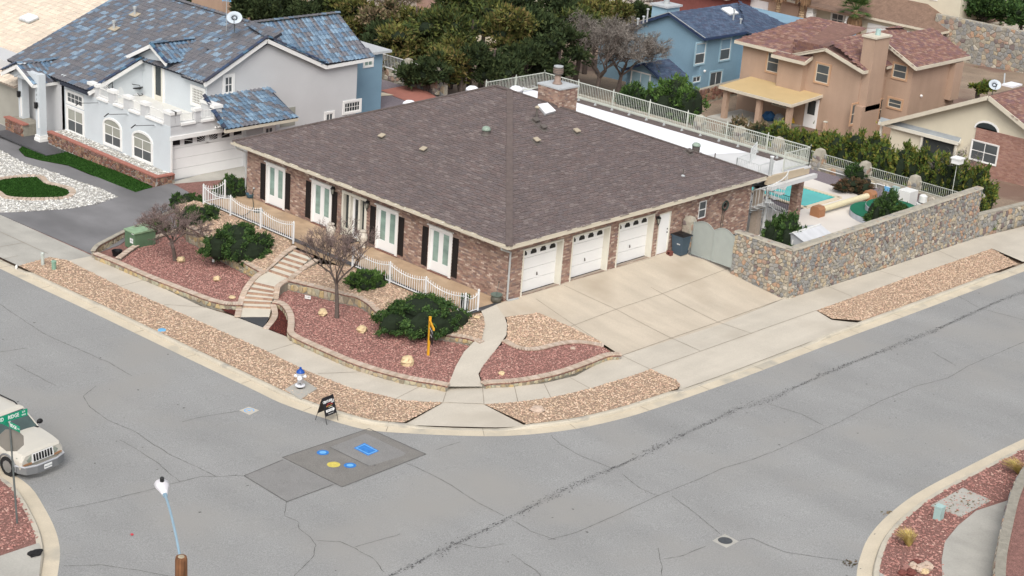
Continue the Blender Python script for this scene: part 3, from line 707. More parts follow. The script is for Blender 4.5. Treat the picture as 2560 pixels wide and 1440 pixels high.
joint_line([((1554,890),(1678,846)),((1678,846),(1795,806)),((1795,806),(1958,748)),((1554,890),(1625,924)),((1678,846),(1750,878)),((1795,806),(1880,835)),((375,697),(300,717)),((520,770),(410,762)),((745,857),(670,880)),((920,930),(795,935)),((1060,962),(985,1000)),((1120,967),(1107,1007)),((1206,967),(1210,1011)),((1107,1007),(1210,1011)),((1286,967),(1295,1007)),((1360,960),(1377,995)),((1425,945),(1475,972)),((1625,924),(1920,819)),((1920,819),(2040,777)),((2070,717),(2130,742)),((2195,677),(2262,697)),((2345,627),(2395,650))],zk,z=.024)
# left neighbour's lots : pavement, grey drive, planting
zn = lambda x,y: zk(x,y)+np.clip((np.asarray(x,float)+8.5)/8.5,0,1)*.42
NL = lambda L: [UF(*q,zn)[:2] for q in L]
sheet('pavement',list(Gk[:i_l0+1])+K([(125,643),(170,652),(232,640)])+[(-9.2,60),(-9.2,90)],zk,'concrete_grey',off=.010)
joint_line([((0,580),(120,635)),((0,650),(45,640)),((60,607),(0,618))],zk,z=.02)
nd = NL([(232,636),(0,533)])+[(-9.2,60),(-9.2,90),(.5,90),(.5,24)]+[(0.5,22.0)]
sheet('driveway',NL([(232,636),(0,536),(-150,470),(-150,455),(0,527),(110,526),(200,518),(296,492),(345,478),(412,462),(427,457),(470,480),(512,540),(440,570),(330,590),(300,612)]),zn,'driveway_grey',off=.012,sub=3,skirt=.3)
sheet('yard_ground',[(-9.3,17.0),(-4.0,15.5),(-.3,18.4),(16,18.4),(16,25.6),(0,25.6),(-9.3,26)],lambda x,y: zn(x,y)+.0*x,'red_bed',off=-.03,skirt=.4)
sheet('driveway',[UF(*q,lambda x,y: -1.27+0*x)[:2] for q in [(427,457),(655,392),(700,420),(640,470),(570,520),(512,545),(470,487)]],lambda x,y: -1.268+0*x,'concrete_grey',off=.0,skirt=.5)
white_poly = NL([(-60,400),(0,375),(60,408),(130,430),(200,455),(260,475),(296,493),(240,512),(180,522),(110,527),(0,532),(-120,520)])
sheet('gravel_bed',white_poly,zn,'white_bed',off=.012,kind='structure')
turf_b = NL([(0,452),(40,446),(92,444),(110,460),(140,467),(168,475),(174,484),(160,494),(120,497),(60,497),(20,493),(0,480),(-40,470)])
gravel('gravel',white_poly,zn,'white_stone',130,.055,off=.02,label='white and grey gravel in the left neighbour\'s front yard',holes=[turf_b])
walk = NL([(-60,400),(0,375),(60,408),(130,430),(200,455),(260,475),(296,493),(345,479),(300,458),(230,440),(170,415),(100,402),(62,392),(46,375),(60,362),(90,356),(60,340),(20,320),(0,310),(-60,330)])
sheet('path',walk,zn,'driveway_grey',off=.016,kind='structure')
turf_a = NL([(48,375),(60,365),(100,358),(145,358),(240,405),(330,445),(382,468),(339,481),(300,466),(235,440),(170,413),(100,401),(62,390)])
def turf(pts,label):
    t = thing('lawn',label,'artificial turf',(pts[0][0],pts[0][1],float(zn(*pts[0]))))
    sheet('turf_mat',pts,zn,'turf',off=.045,parent=None,kind=None,sub=1,skirt=.04).parent = t
    bpy.data.objects[-1] if False else None
    o = t.children[0]; o.location = -t.location
    P = np.asarray(pts); n = int(area(P)*260); lo,hi = P.min(0),P.max(0); x = lo[0]+rng.random(n*2)*(hi[0]-lo[0]); y = lo[1]+rng.random(n*2)*(hi[1]-lo[1]); k = inpoly(x,y,P); x,y = x[k],y[k]; n = len(x)
    z = zn(x,y)+.045; a = rng.random(n)*6.28; b = np.stack([x,y,z],1); d = np.stack([np.cos(a),np.sin(a),0*a],1)*.03
    V = np.stack([b-d,b+d,b+np.stack([rng.normal(0,.015,n),rng.normal(0,.015,n),.03+.03*rng.random(n)],1)],1).reshape(-1,3)
    m = MB(); m.add(V,np.arange(3*n).reshape(-1,3)); m.build('turf_pile','turf_blade',t,kind='stuff')
turf(turf_a,'long strip of dark green turf below the planter of the grey stucco house')
turf(turf_b,'kidney shaped island of dark green turf in white gravel')
tb = smooth_path(np.array(turf_b+[turf_b[0]]),4); tb = resample(tb,.22); nb = normals2(tb)
t = thing('brick_edging','pale brick edging round the kidney shaped turf island','edging',(tb[0][0],tb[0][1],float(zn(*tb[0]))))
sgn = -1 if inpoly([tb[3][0]+nb[3][0]*.3],[tb[3][1]+nb[3][1]*.3],np.array(turf_b))[0] else 1
C = [(p[0]+n[0]*.17*sgn,p[1]+n[1]*.17*sgn,float(zn(*p))+.05) for p,n in zip(tb,nb)]
A = [[(-n[1],n[0],0),(n[0],n[1],0),(0,0,1)] for n in nb]
pieces(t,'brick',C,A,[(.19,.3,.09)]*len(C),'cap_brick')

# patches, covers and paint on the road
def decal(name,L,mat,z,label=None,cat=None,kind='structure',pts=None):
    P = [UF(*q,zs)[:2] for q in L] if pts is None else pts
    return sheet(name,P,zs,mat,off=z,kind=kind,label=label,cat=cat,sub=0)
decal('road_patch',[(922,1072),(1065,1136),(855,1218),(706,1144)],'asphalt_patch',.004)
decal('road_patch',[(706,1148),(838,1212),(717,1255),(610,1190)],'asphalt_patch_light',.006)
decal('road_patch',[(826,1118),(915,1084),(1015,1133),(1008,1140),(930,1164),(917,1165)],'asphalt_patch_light',.009)
joint_line([((922,1072),(1065,1136)),((1065,1136),(855,1218)),((855,1218),(706,1144)),((706,1144),(922,1072)),((833,1212),(717,1255)),((717,1255),(610,1190)),((610,1190),(708,1150)),((824,1118),(922,1166))],zs,.018,z=.013,mat='crack',name='road_crack')
def disc(name,px,r,mat,z,k=20,inner=None,**kw):
    c = UF(*px,zs); a = np.arange(k)/k*6.2832
    if inner is None: return decal(name,None,mat,z,pts=[(c[0]+r*math.cos(t),c[1]+r*math.sin(t)) for t in a],**kw)
    m = MB(); V = [(c[0]+q*math.cos(t),c[1]+q*math.sin(t),zs(c[0],c[1])+z) for q in (inner,r) for t in a]
    m.add(V,[[i,(i+1) % k,(i+1) % k+k,i+k] for i in range(k)]); return m.build(name,mat,None,**kw)
def cover(px,r,lab,paint,light):
    t = thing('valve_cover',lab,'valve cover',UF(*px,zs)); 
    for nm,rr,mt,z in (('paint_halo',r*1.45,paint,.012),('lid',r*.8,light,.018)):
        o = disc(nm,px,rr,mt,z,kind=None); o.parent = t; o.location = -t.location
    o = disc('rim',px,r,paint,.021,inner=r*.86,kind=None); o.parent = t; o.location = -t.location
cover((807,1132),.15,'round road valve cover sprayed blue, the one nearest the blue painted rectangle\'s left','blue_paint','blue_paint_light')
cover((875,1164),.15,'round road valve cover sprayed blue beside the yellow one','blue_paint','blue_paint_light')
cover((834,1162),.16,'round road valve cover sprayed yellow on the dark road patch','yellow_paint','yellow_paint')
t = thing('vault_lid','rectangular blue painted vault lid in the concrete road patch','vault lid',UF(915,1124,zs))
for nm,L,mt,z in (('paint_halo',[(911,1108),(948,1128),(920,1140),(884,1121)],'blue_paint',.013),('edge_line',[(911,1111),(944,1128),(921,1137),(889,1121)],'blue_paint_light',.017),('lid',[(911,1113),(940,1128),(921,1135),(893,1121)],'blue_paint',.021)):
    o = decal(nm,L,mt,z,kind=None); o.parent = t; o.location = -t.location
def framed_cover(L,px,r,lab,lidm,ring=None):
    t = thing('manhole_cover',lab,'manhole cover',UF(*px,zs))
    o = decal('collar',L,'concrete_grey' if ring is None else 'concrete',.006,kind=None); o.parent = t; o.location = -t.location
    o = disc('lid',px,r,lidm,.012,kind=None,k=24); o.parent = t; o.location = -t.location
    if ring: 
        o = disc('rim',px,r*1.02,ring,.016,inner=r*.8,kind=None,k=24); o.parent = t; o.location = -t.location
        o = disc('hub',px,r*.3,ring,.016,kind=None,k=16); o.parent = t; o.location = -t.location
framed_cover([(598,1026),(622,1017),(648,1026),(624,1038)],(623,1027),.19,'small round cover with blue rings in a square of concrete on the front street','concrete','blue_paint_light')
framed_cover([(1812,1335),(1847,1354),(1816,1370),(1780,1352)],(1813,1352),.24,'black round manhole cover in a pale concrete square on the side street','manhole')
def cracks(L,wdt=.012,jit=.05,z=.008,mat='crack',name='road_crack'):
    m = MB()
    for pl in L:
        P = resample(np.array([UF(*q,zs)[:2] for q in pl]),.12); n = len(P); N2 = normals2(P)
        off = np.cumsum(rng.normal(0,1,n)); off -= np.linspace(off[0],off[-1],n); off = off*jit*.35/(1+abs(off).max()/8)
        P = P+N2*off[:,None]; N2 = normals2(P); ww = wdt*(.4+.9*rng.random(n))
        V = [(*(P[i]+N2[i]*s*ww[i]),zs(*P[i])+z) for i in range(n) for s in (-1,1)]
        m.add(V,[[2*i,2*i+1,2*i+3,2*i+2] for i in range(n-1)])
    return m.build(name,mat,None,kind='structure')
cracks([[(0,760),(115,838),(270,905),(330,940)],[(240,965),(210,990),(225,1015),(270,1050),(340,1080),(365,1100),(420,1135),(470,1160),(540,1192)],[(0,880),(70,870)],[(40,912),(110,950),(140,965)],
        [(142,1277),(250,1255),(370,1225),(440,1205),(500,1190),(560,1190),(608,1188)],[(717,1255),(712,1290),(745,1305),(748,1320),(780,1345),(792,1365),(785,1390),(760,1415),(735,1440)],[(792,1352),(850,1355),(885,1370),(930,1395),(960,1430)],[(888,1368),(950,1350),(1000,1335)],
        [(1015,1158),(1075,1185),(1130,1215),(1200,1260),(1260,1290)],[(1378,1088),(1400,1110),(1450,1140),(1530,1172)],[(1370,1350),(1430,1335),(1490,1310),(1560,1280),(1620,1250),(1700,1215),(1800,1172),(1900,1140),(2010,1095),(2100,1055),(2200,1005),(2290,965),(2370,945),(2420,915),(2560,855)],
        [(1555,1185),(1600,1220),(1645,1240)],[(1680,1240),(1740,1285),(1800,1335)],[(1850,1352),(1880,1346),(1960,1380),(2040,1392),(2130,1405)],[(1765,1365),(1730,1380),(1700,1392),(1660,1398)],[(1645,1370),(1650,1395),(1655,1440)],[(1280,1386),(1330,1420),(1352,1440)],[(1280,1300),(1330,1330),(1390,1350)],
        [(1920,1010),(2000,1035),(2060,1065)],[(450,1205),(400,1160),(300,1100)],[(160,1415),(250,1412),(330,1425),(420,1440)],[(1130,1357),(1200,1370),(1260,1360)],[(2395,740),(2450,770),(2560,800)],[(1090,1125),(1150,1105)],[(455,1055),(520,1040),(598,1028)],[(2330,880),(2390,915)]],.011,.045)
# tar seam along the side street: hundreds of small dark crumbs
seam = resample(np.array([UF(*q,zs)[:2] for q in [(975,1440),(1060,1400),(1160,1350),(1280,1292),(1420,1220),(1560,1160),(1700,1090),(1850,1020),(1920,1000),(2060,935),(2200,880),(2350,820),(2480,760),(2600,715)]]),.05); ns = normals2(seam)
n = 5200; ii = rng.integers(0,len(seam),n); amp = .03+.07*np.abs(np.sin(ii*.013)+.5*np.sin(ii*.041)); dd = rng.normal(0,1,n)*amp; c = seam[ii]+ns[ii]*dd[:,None]
s = .012+.035*rng.random((n,1))**2; a = rng.random((n,3))*6.28; V = np.stack([np.stack([c[:,0]+(s[:,0]*np.cos(a[:,k]))*1.5,c[:,1]+s[:,0]*np.sin(a[:,k]),zs(c[:,0],c[:,1])+.009],1) for k in range(3)],1)
m = MB(); m.add(V.reshape(-1,3),np.arange(3*n).reshape(-1,3)); m.build('tar_seam','tar',None,kind='stuff',label='broken dark tar seam along the middle of the side street',cat='tar seam')
# stray spots and leaf litter on the asphalt
n = 900; x = rng.random(n)*60-28; y = rng.random(n)*60-30; k = (x < -13.6) | (y < -11.3); x,y = x[k],y[k]; n = len(x); s = .015+.05*rng.random(n)**4; a = rng.random((n,4))*1.2+np.arange(4)*1.57
V = np.stack([np.stack([x+s*np.cos(a[:,j]),y+s*np.sin(a[:,j]),zs(x,y)+.007],1) for j in range(4)],1); m = MB(); m.add(V.reshape(-1,3),np.arange(4*n).reshape(-1,4)); m.build('spots','crack',None,kind='stuff',label='scattered dark specks and stains on the asphalt',cat='specks')
o = decal('litter',[(325,1336),(331,1334),(335,1338),(329,1341)],'litter_red',.02,kind=None,label='small scrap of red litter on the front street',cat='litter')
# islands across the street
def zi(x,y): return zk(x,y)
isl_L = list(LKb)+K([(-300,1700),(-300,1160),(0,1182)])
sheet('gravel_bed',isl_L,zi,'red_bed',off=.0,kind='structure')
cut = K([(-60,1380),(98,1357),(99,1395),(60,1500),(-300,1700),(-300,1450)])
sheet('pavement',K([(-60,1402),(0,1391),(98,1358),(104,1380),(98,1440),(60,1530),(0,1600),(-200,1600),(-200,1420)]),zi,'concrete_grey',off=.02)
gravel('gravel',K([(0,1195),(40,1235),(75,1290),(95,1345),(0,1385),(-60,1395),(-60,1160)]),zi,'red_stone',120,.045,off=.01,label='fine red gravel on the corner island behind the street sign')
isl_R = list(RKb)+K([(2900,1700),(2900,1040)])
sheet('gravel_bed',isl_R,zi,'red_bed',off=.0,kind='structure')
gpoly = list(RKb[near_idx(RKb,(2560,1125)):near_idx(RKb,(2190,1440))])+K([(2200,1440),(2360,1440),(2355,1385),(2365,1345),(2400,1305),(2440,1275),(2520,1240),(2600,1190),(2600,1100)])
gravel('gravel',gpoly,zi,'red_stone',110,.045,off=.01,label='fine red gravel round the grey pedestal and straw tufts')
sheet('pavement',K([(2200,1450),(2197,1432),(2215,1440)]),zi,'concrete_grey',off=.02)
pv = K([(2357,1500),(2354,1400),(2362,1355),(2395,1315),(2440,1278),(2520,1252),(2575,1225),(2640,1190),(2640,1330),(2560,1420),(2480,1600)])
sheet('pavement',pv,zi,'concrete_grey',off=.022,skirt=.05)
decal_pts = K([(2327,1265),(2407,1221),(2478,1252),(2402,1293)]); sheet('concrete_pad',decal_pts,zi,'concrete_grey',off=.03,kind='structure',skirt=.05)
# leaves on that pad
gravel('leaf_litter',decal_pts,zi,'dry_brush',30,.03,off=.035,label='dry leaf litter on the concrete pad',cat='leaf litter',flat=.2)
gravel('leaf_litter',K([(2100,1390),(2145,1390),(2150,1405),(2120,1418)]),zi,'brown_brush',90,.04,off=-.1,label='brown leaf litter blown against the right-hand kerb',cat='leaf litter',flat=.3)
gravel('leaf_litter',K([(2200,1272),(2240,1270),(2215,1285)]),lambda x,y: zs(x,y),'dry_brush',120,.04,off=.01,label='patch of dirt and leaves in the gutter at the kerb bend',cat='leaf litter',flat=.3)
# stone retaining wall at the bottom right corner with red bed behind
rw = np.array(K([(2475,1500),(2480,1440),(2497,1360),(2515,1290),(2540,1235),(2575,1190)])); rw = resample(smooth_path(rw,4),.4); H = .85
t = thing('retaining_wall','grey stone retaining wall curving past the bottom right corner, red gravel behind','stone wall',(rw[0][0],rw[0][1],zk(*rw[0])))
nw = normals2(rw); sg = 1 if np.dot(nw[2],np.array([0,-1.])) > 0 else -1
m = MB(); V = []
for i,p in enumerate(rw):
    b0,b1 = p,p+nw[i]*sg*.32
    V += [(b0[0],b0[1],zk(*p)),(b0[0],b0[1],zk(*p)+H),(b1[0],b1[1],zk(*p)+H),(b1[0],b1[1],zk(*p))]
F = [[i*4+j,i*4+j+1,(i+1)*4+j+1,(i+1)*4+j] for i in range(len(rw)-1) for j in range(3)]; m.add(V,F); m.build('mortar_body','stone_mortar',t)
def rwto3(u,v,d):
    s = u/.4; i = min(int(s),len(rw)-2); f = s-i; p = rw[i]*(1-f)+rw[i+1]*f; q = p-nw[i]*sg*(d+.004); return (q[0],q[1],zk(*p)+v)
stones(t,'stone',(0,.4*(len(rw)-1),0,H),rwto3,.24,'field_stone',depth=.035,seed=5)
bk = [tuple(p+nw[i]*sg*.3) for i,p in enumerate(rw)]+[(bkx,bky) for bkx,bky in K([(2900,1000),(2900,1600)])]
sheet('gravel_bed',bk,lambda x,y: zk(x,y)+H-.05,'red_bed',kind='structure')
# ---------------------------------------------------------------- building helpers
def PT(axis,c,u,z,d,out):                     # point on a wall plane; d outwards
    return (c+out*d,u,z) if axis == 'X' else (u,c+out*d,z)
def wbox(m,axis,c,out,u0,u1,z0,z1,d0,d1):
    if axis == 'X': m.box(c+out*d0,c+out*d1,u0,u1,z0,z1)
    else: m.box(u0,u1,c+out*d0,c+out*d1,z0,z1)
def rectpx(axis,c,tl,br):
    f = UX if axis == 'X' else UY; a = f(*tl,c); b = f(*br,c); i = 1 if axis == 'X' else 0
    return min(a[i],b[i]),max(a[i],b[i]),min(a[2],b[2]),max(a[2],b[2])
def window(parent,axis,c,rect,out=-1,trim=.10,tmat='white',gmat='glass_screen',split='h',proud=.05,sill=0,tspl=None,bmat=None,fr=.045,name='window',label=None,gtop=None):
    """trimmed window: rect is the glazed opening incl. sash. split: h = meeting rail, v = mullion, x = both, or (cols,rows)"""
    u0,u1,z0,z1 = rect; m = MB()
    if trim:
        wbox(m,axis,c,out,u0-trim,u0,z0-trim,z1+trim,0,proud); wbox(m,axis,c,out,u1,u1+trim,z0-trim,z1+trim,0,proud)
        wbox(m,axis,c,out,u0,u1,z1,z1+trim,0,proud+.002); wbox(m,axis,c,out,u0,u1,z0-trim,z0,0,proud+.002)
    if sill: wbox(m,axis,c,out,u0-trim-.04,u1+trim+.04,z0-trim-sill,z0-trim,0,proud+.05)
    if not m.V: wbox(m,axis,c,out,u0,u1,z0-.02,z0,0,proud*.5)
    wob = m.build(name,tmat if not bmat else bmat,parent,label=label)
    s = MB(); f = fr; q = proud*.55
    wbox(s,axis,c,out,u0,u0+f,z0,z1,0,q); wbox(s,axis,c,out,u1-f,u1,z0,z1,0,q); wbox(s,axis,c,out,u0+f,u1-f,z1-f,z1,0,q); wbox(s,axis,c,out,u0+f,u1-f,z0,z0+f,0,q)
    um,zm = (u0+u1)/2,(z0+z1)/2
    if split in ('h','x'): wbox(s,axis,c,out,u0+f,u1-f,zm-f/2,zm+f/2,0,q*.97)
    if split in ('v','x'): wbox(s,axis,c,out,um-f/2,um+f/2,z0+f,z1-f,0,q*.94)
    if isinstance(split,tuple):
        for k in range(1,split[0]): x = u0+(u1-u0)*k/split[0]; wbox(s,axis,c,out,x-.014,x+.014,z0+f,z1-f,0,q*.9)
        for k in range(1,split[1]): z = z0+(z1-z0)*k/split[1]; wbox(s,axis,c,out,u0+f,u1-f,z-.014,z+.014,0,q*.92)
    s.build('sash','white' if tmat in ('white','sky_trim') else tmat,wob)
    if gtop and split in ('h','x'):
        g = MB(); wbox(g,axis,c,out,u0+f,u1-f,zm,z1-f,.002,q*.4); g.build('pane',gtop,wob)
        g = MB(); wbox(g,axis,c,out,u0+f,u1-f,z0+f,zm,.002,q*.4); g.build('pane',gmat,wob)
    else:
        g = MB(); wbox(g,axis,c,out,u0+f,u1-f,z0+f,z1-f,.002,q*.4); g.build('pane',gmat,wob)
    return wob
def garage_door(parent,axis,c,rect,out=-1,panels=4,inset=.3,lites='arch',handle=True,name='garage_door'):
    u0,u1,z0,z1 = rect; m = MB(); hh = (z1-z0)/panels
    for k in range(panels):
        a,b = z0+k*hh,z0+(k+1)*hh
        wbox(m,axis,c,out,u0,u1,a+.012,b-.004,-inset-.05,-inset)
        for q in range(3): wbox(m,axis,c,out,u0+.03,u1-.03,a+hh*(q+.08)/3+.01,a+hh*(q+.92)/3+.01,-inset,-inset+.004)
    wbox(m,axis,c,out,u0,u1,z0,z1,-inset-.08,-inset-.045)
    d = m.build(name,'white_door',parent)
    if lites == 'arch':
        for k in range(4):
            uc = u0+(u1-u0)*(k+.5)/4; zc = z1-hh*.72; s = .19; P = [(-s,0),(s,0),(s,.12),(s*.72,.16),(s*.55,.24),(0,.31),(-s*.55,.24),(-s*.72,.16),(-s,.12)]
            g = MB(); A = [PT(axis,c,uc+a,zc+b,-inset+.012,out) for a,b in P]; B = [PT(axis,c,uc+a,zc+b,-inset+.018,out) for a,b in P]
            g.ext(A,np.array(B[0])-np.array(A[0])); g.build('light','black',d)
    if handle:
        g = MB(); um = (u0+u1)/2; wbox(g,axis,c,out,um-.02,um+.02,z0+hh*1.25,z0+hh*1.25+.14,-inset+.012,-inset+.04); wbox(g,axis,c,out,um-.05,um+.05,z0+hh*1.28,z0+hh*1.28+.03,-inset+.03,-inset+.05); g.build('handle','vent_dark',d)
    return d
def lantern(loc,out,axis,label):
    """carriage lantern on a wall bracket"""
    o = np.array([out*.16,0,0]) if axis == 'X' else np.array([0,out*.16,0]); L = np.asarray(loc,float)
    t = thing('wall_lantern',label,'lantern',loc,'black carriage lanterns on the brick walls')
    m = MB(); m.tube([L+[0,0,-.12],L+[0,0,.06]],.045,8); m.tube([L,L+o*.6+[0,0,.09],L+o+[0,0,.02]],.012,6); m.build('bracket','black',t)
    c = L+o; m = MB(); m.lathe(c,[(.05,-.30),(.052,-.28),(.03,-.33),(.012,-.42)][::-1],8); m.lathe(c,[(.115,-.02),(.10,.03),(.06,.07),(.02,.10),(.012,.15),(.0,.17)],10)
    for k in range(6):
        a = k*math.pi/3; m.bar(c+[.055*math.cos(a),.055*math.sin(a),-.28],c+[.10*math.cos(a),.10*math.sin(a),-.02],.012)
    m.build('cage','black',t); m = MB(); m.lathe(c,[(.045,-.27),(.088,-.03)],10); m.build('glass','glass_blind',t); return t
# ---------------------------------------------------------------- the brick house
LY,WX = 18.3,17.9; EO = .53; ZE = 2.86; SL = .421; ZW = 2.62
AX,AZ = 8.65,6.5                                # ridge x and height
house = thing('brick_house','single storey brown brick house with big brown hip roof and three white garage doors','house',(0,0,0))
# openings
gx0,gw,gp = .97,2.63,3.235
garages = [(gx0+k*gp,gx0+k*gp+gw,.0,2.2) for k in range(3)]
side_door = (10.45,11.36,.0,2.1)
small_win = (13.56,14.15,1.28,2.17)
FD = []                                            # french door openings on the front (y0,y1)
for s,wd in ((2.99,2.31),(6.57,2.31),(11.29,2.31),(14.84,2.31)): FD.append((s+.40,s+wd-.40,.0,2.17))
e0,e1 = rectpx('X',0,(857,482),(915,600))[:2]; ent = (e0,e1,0.0,2.22)
m = MB()                                           # mortar backing, in segments round the openings
def wallseg(m,axis,c,out,u0,u1,z0,z1,ops,th=.25):
    us = sorted({u0,u1,*[o for p in ops for o in p[:2]]})
    for a,b in zip(us[:-1],us[1:]):
        mid = (a+b)/2; op = [p for p in ops if p[0] < mid < p[1]]
        if not op: wbox(m,axis,c,out,a,b,z0,z1,-th,0)
        else:
            if op[0][2] > z0: wbox(m,axis,c,out,a,b,z0,op[0][2],-th,0)
            wbox(m,axis,c,out,a,b,op[0][3],z1,-th,0)
wallseg(m,'Y',0,-1,.25,WX,-.15,ZW+.2,garages+[side_door,small_win]); wallseg(m,'X',0,-1,0,LY,-.15,ZW+.2,FD+[ent])
m.box(.25,WX,LY-.25,LY,-.3,ZW+.2); m.box(WX-.25,WX,.25,LY-.25,-.3,ZW+.2)
m.build('wall','mortar',house)
m = MB(); m.box(.3,WX-.3,.6,LY-.3,-.3,ZW); m.build('interior','black_matte',house)
bricks(house,(0.0,WX,-.12,2.62),(0,0,0),(1,0,0),(0,-1,0),'brick',garages+[side_door,small_win],nmax=150,seed=3)
bricks(house,(-.02,LY,.0,2.62),(0,0,0),(0,1,0),(-1,0,0),'brick',FD+[ent],nmax=150,seed=4)
# garage doors with deep white jambs
for k,(a,b,z0,z1) in enumerate(garages):
    m = MB(); t = .07
    wbox(m,'Y',0,-1,a,a+t,z0,z1,-.32,.045); wbox(m,'Y',0,-1,b-t,b,z0,z1,-.32,.045); wbox(m,'Y',0,-1,a+t,b-t,z1-t,z1,-.32,.043)
    m.build('door_frame','cream_frame',house); garage_door(house,'Y',0,(a+t,b-t,z0,z1-t),inset=.29)
m = MB(); a,b,z0,z1 = side_door; wbox(m,'Y',0,-1,a,a+.06,z0,z1,-.1,.03); wbox(m,'Y',0,-1,b-.06,b,z0,z1,-.1,.03); wbox(m,'Y',0,-1,a+.06,b-.06,z1-.06,z1,-.1,.028); m.build('door_frame','cream_frame',house)
d = MB(); wbox(d,'Y',0,-1,a+.06,b-.06,.02,z1-.06,-.08,-.01); d = d.build('side_door','white_door',house)
for z,r in ((1.05,.035),(1.22,.03)): MB().lathe((b-.16,-.0,z-.02),[(r,0),(r,.05),(0,.06)],8).build('handle','black',d)
window(house,'Y',0,small_win,trim=0,tmat='white',gmat='glass_screen',split='h',proud=.05,fr=.05)
box('sill','red_brick',house,small_win[0]-.05,small_win[1]+.05,-.07,-.0,small_win[2]-.1,small_win[2]-.01)
# french doors with black shutters
for k,(a,b,z0,z1) in enumerate(FD):
    m = MB(); wbox(m,'X',0,-1,a,a+.16,z0,z1-.13,-.2,.04); wbox(m,'X',0,-1,b-.05,b,z0,z1-.13,-.2,.04); wbox(m,'X',0,-1,a,b,z1-.13,z1,-.2,.05)
    wbox(m,'X',0,-1,a-.06,b+.08,z1,z1+.05,0,.12); m.build('door_frame','white',house)
    wd = (b-.05-a-.16)/2
    for q in range(2):
        y0 = a+.16+q*wd; dm = MB(); f = .14
        wbox(dm,'X',0,-1,y0,y0+f,.03,z1-.13,-.12,-.06); wbox(dm,'X',0,-1,y0+wd-f,y0+wd,.03,z1-.13,-.12,-.06)
        wbox(dm,'X',0,-1,y0+f,y0+wd-f,.03,.50,-.12,-.06); wbox(dm,'X',0,-1,y0+f,y0+wd-f,z1-.23,z1-.13,-.12,-.06); dm = dm.build('french_door','white_door',house)
        g = MB(); wbox(g,'X',0,-1,y0+f,y0+wd-f,.50,z1-.23,-.105,-.085); g.build('pane','glass_curtain',dm)
    for y0 in (a-.40,b+.06):
        s = MB(); wbox(s,'X',0,-1,y0,y0+.04,.15,2.01,.02,.065); wbox(s,'X',0,-1,y0+.30,y0+.34,.15,2.01,.02,.065); wbox(s,'X',0,-1,y0,y0+.34,.15,2.01,.02,.04)
        for z in np.arange(.2,1.98,.055): wbox(s,'X',0,-1,y0+.04,y0+.30,z,z+.035,.04,.056)
        s.build('shutter','shutter',house)
    box('threshold','red_brick',house,-.05,0,a,b,-.02,.03)
# entrance with two sidelights
a,b,z0,z1 = ent; m = MB(); wbox(m,'X',0,-1,a,a+.14,z0,z1-.12,-.25,.05); wbox(m,'X',0,-1,b-.12,b,z0,z1-.12,-.25,.05); wbox(m,'X',0,-1,a,b,z1-.12,z1,-.25,.06)
s0 = (b-a)*.27; wbox(m,'X',0,-1,a+s0,a+s0+.13,z0,z1-.12,-.25,.02); wbox(m,'X',0,-1,b-s0-.13,b-s0,z0,z1-.12,-.25,.02); wbox(m,'X',0,-1,a+.14,a+s0,z0,.35,-.2,-.1); wbox(m,'X',0,-1,b-s0,b-.12,z0,.35,-.2,-.1)
m.build('door_frame','cream_frame',house)
m = MB(); wbox(m,'X',0,-1,a+.14,a+s0,.35,z1-.12,-.17,-.14); wbox(m,'X',0,-1,b-s0,b-.12,.35,z1-.12,-.17,-.14); m.build('sidelight','glass_dark',house)
y0,y1 = a+s0+.13,b-s0-.13; dm = MB(); wbox(dm,'X',0,-1,y0,y0+.14,.03,z1-.12,-.2,-.14); wbox(dm,'X',0,-1,y1-.14,y1,.03,z1-.12,-.2,-.14); wbox(dm,'X',0,-1,y0+.14,y1-.14,.03,.3,-.2,-.14); wbox(dm,'X',0,-1,y0+.14,y1-.14,z1-.27,z1-.12,-.2,-.14)
dm = dm.build('front_door','white_door',house); g = MB(); wbox(g,'X',0,-1,y0+.14,y1-.14,.3,z1-.27,-.19,-.17); g.build('pane','glass_dark',dm)
for y,w_ in ((12.05,0),(9.02,0)): pass
for y0s in (UX(912,500,0)[1],):
    pass
lantern(UX(838,470,0),-1,'X','black carriage lantern left of the front entrance on the brick front')
lantern(UX(924,505,0),-1,'X','black carriage lantern right of the front entrance on the brick front')
lantern(UY(1641,543,0),-1,'Y','black carriage lantern between the third garage door and the side door')
# fascia, soffit, gutter
m = MB()
for (x0,x1,y0_,y1_) in ((-EO,WX+EO,-EO,-EO+.04),(-EO,-EO+.04,-EO+.04,LY+EO),(-EO+.04,WX+EO,LY+EO-.04,LY+EO),(WX+EO-.04,WX+EO,-EO+.04,LY+EO-.04)): m.box(x0,x1,y0_,y1_,ZE-.24,ZE-.05)
m.build('fascia','trim',house)
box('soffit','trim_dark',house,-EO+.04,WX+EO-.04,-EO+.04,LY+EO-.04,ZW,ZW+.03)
g = MB(); P = [(-EO-.005,0),(-EO-.12,0),(-EO-.13,.10),(-EO-.115,.105),(-EO-.105,.015),(-EO-.005,.015)]
g.ext([(x,-EO-.02,ZE-.2+z) for x,z in P],(0,LY+2*EO+.04,0)); g.build('gutter','trim',house)
g = MB()
for y in np.arange(.4,LY,.62): g.box(-EO-.115,-EO,y,y+.02,ZE-.105,ZE-.09)
g.build('gutter_straps','white',house)
m = MB(); m.box(-EO-.01,WX+EO+.01,-EO-.012,-EO,ZE-.09,ZE-.03); m.build('drip_edge','trim',house)
c = (-.02,-.10); g = MB(); g.tube([(-EO-.06,-.15,ZE-.2),(-EO-.06,-.15,ZE-.30),(-.10,-.08,ZE-.52),(.08,-.08,ZE-.60)],.045,6); g.tube([(.08,-.08,ZE-.58),(.08,-.08,.1),(.12,-.09,.03),(.75,-.12,-.0)],.048,6); g.build('downspout','galv_light',house)
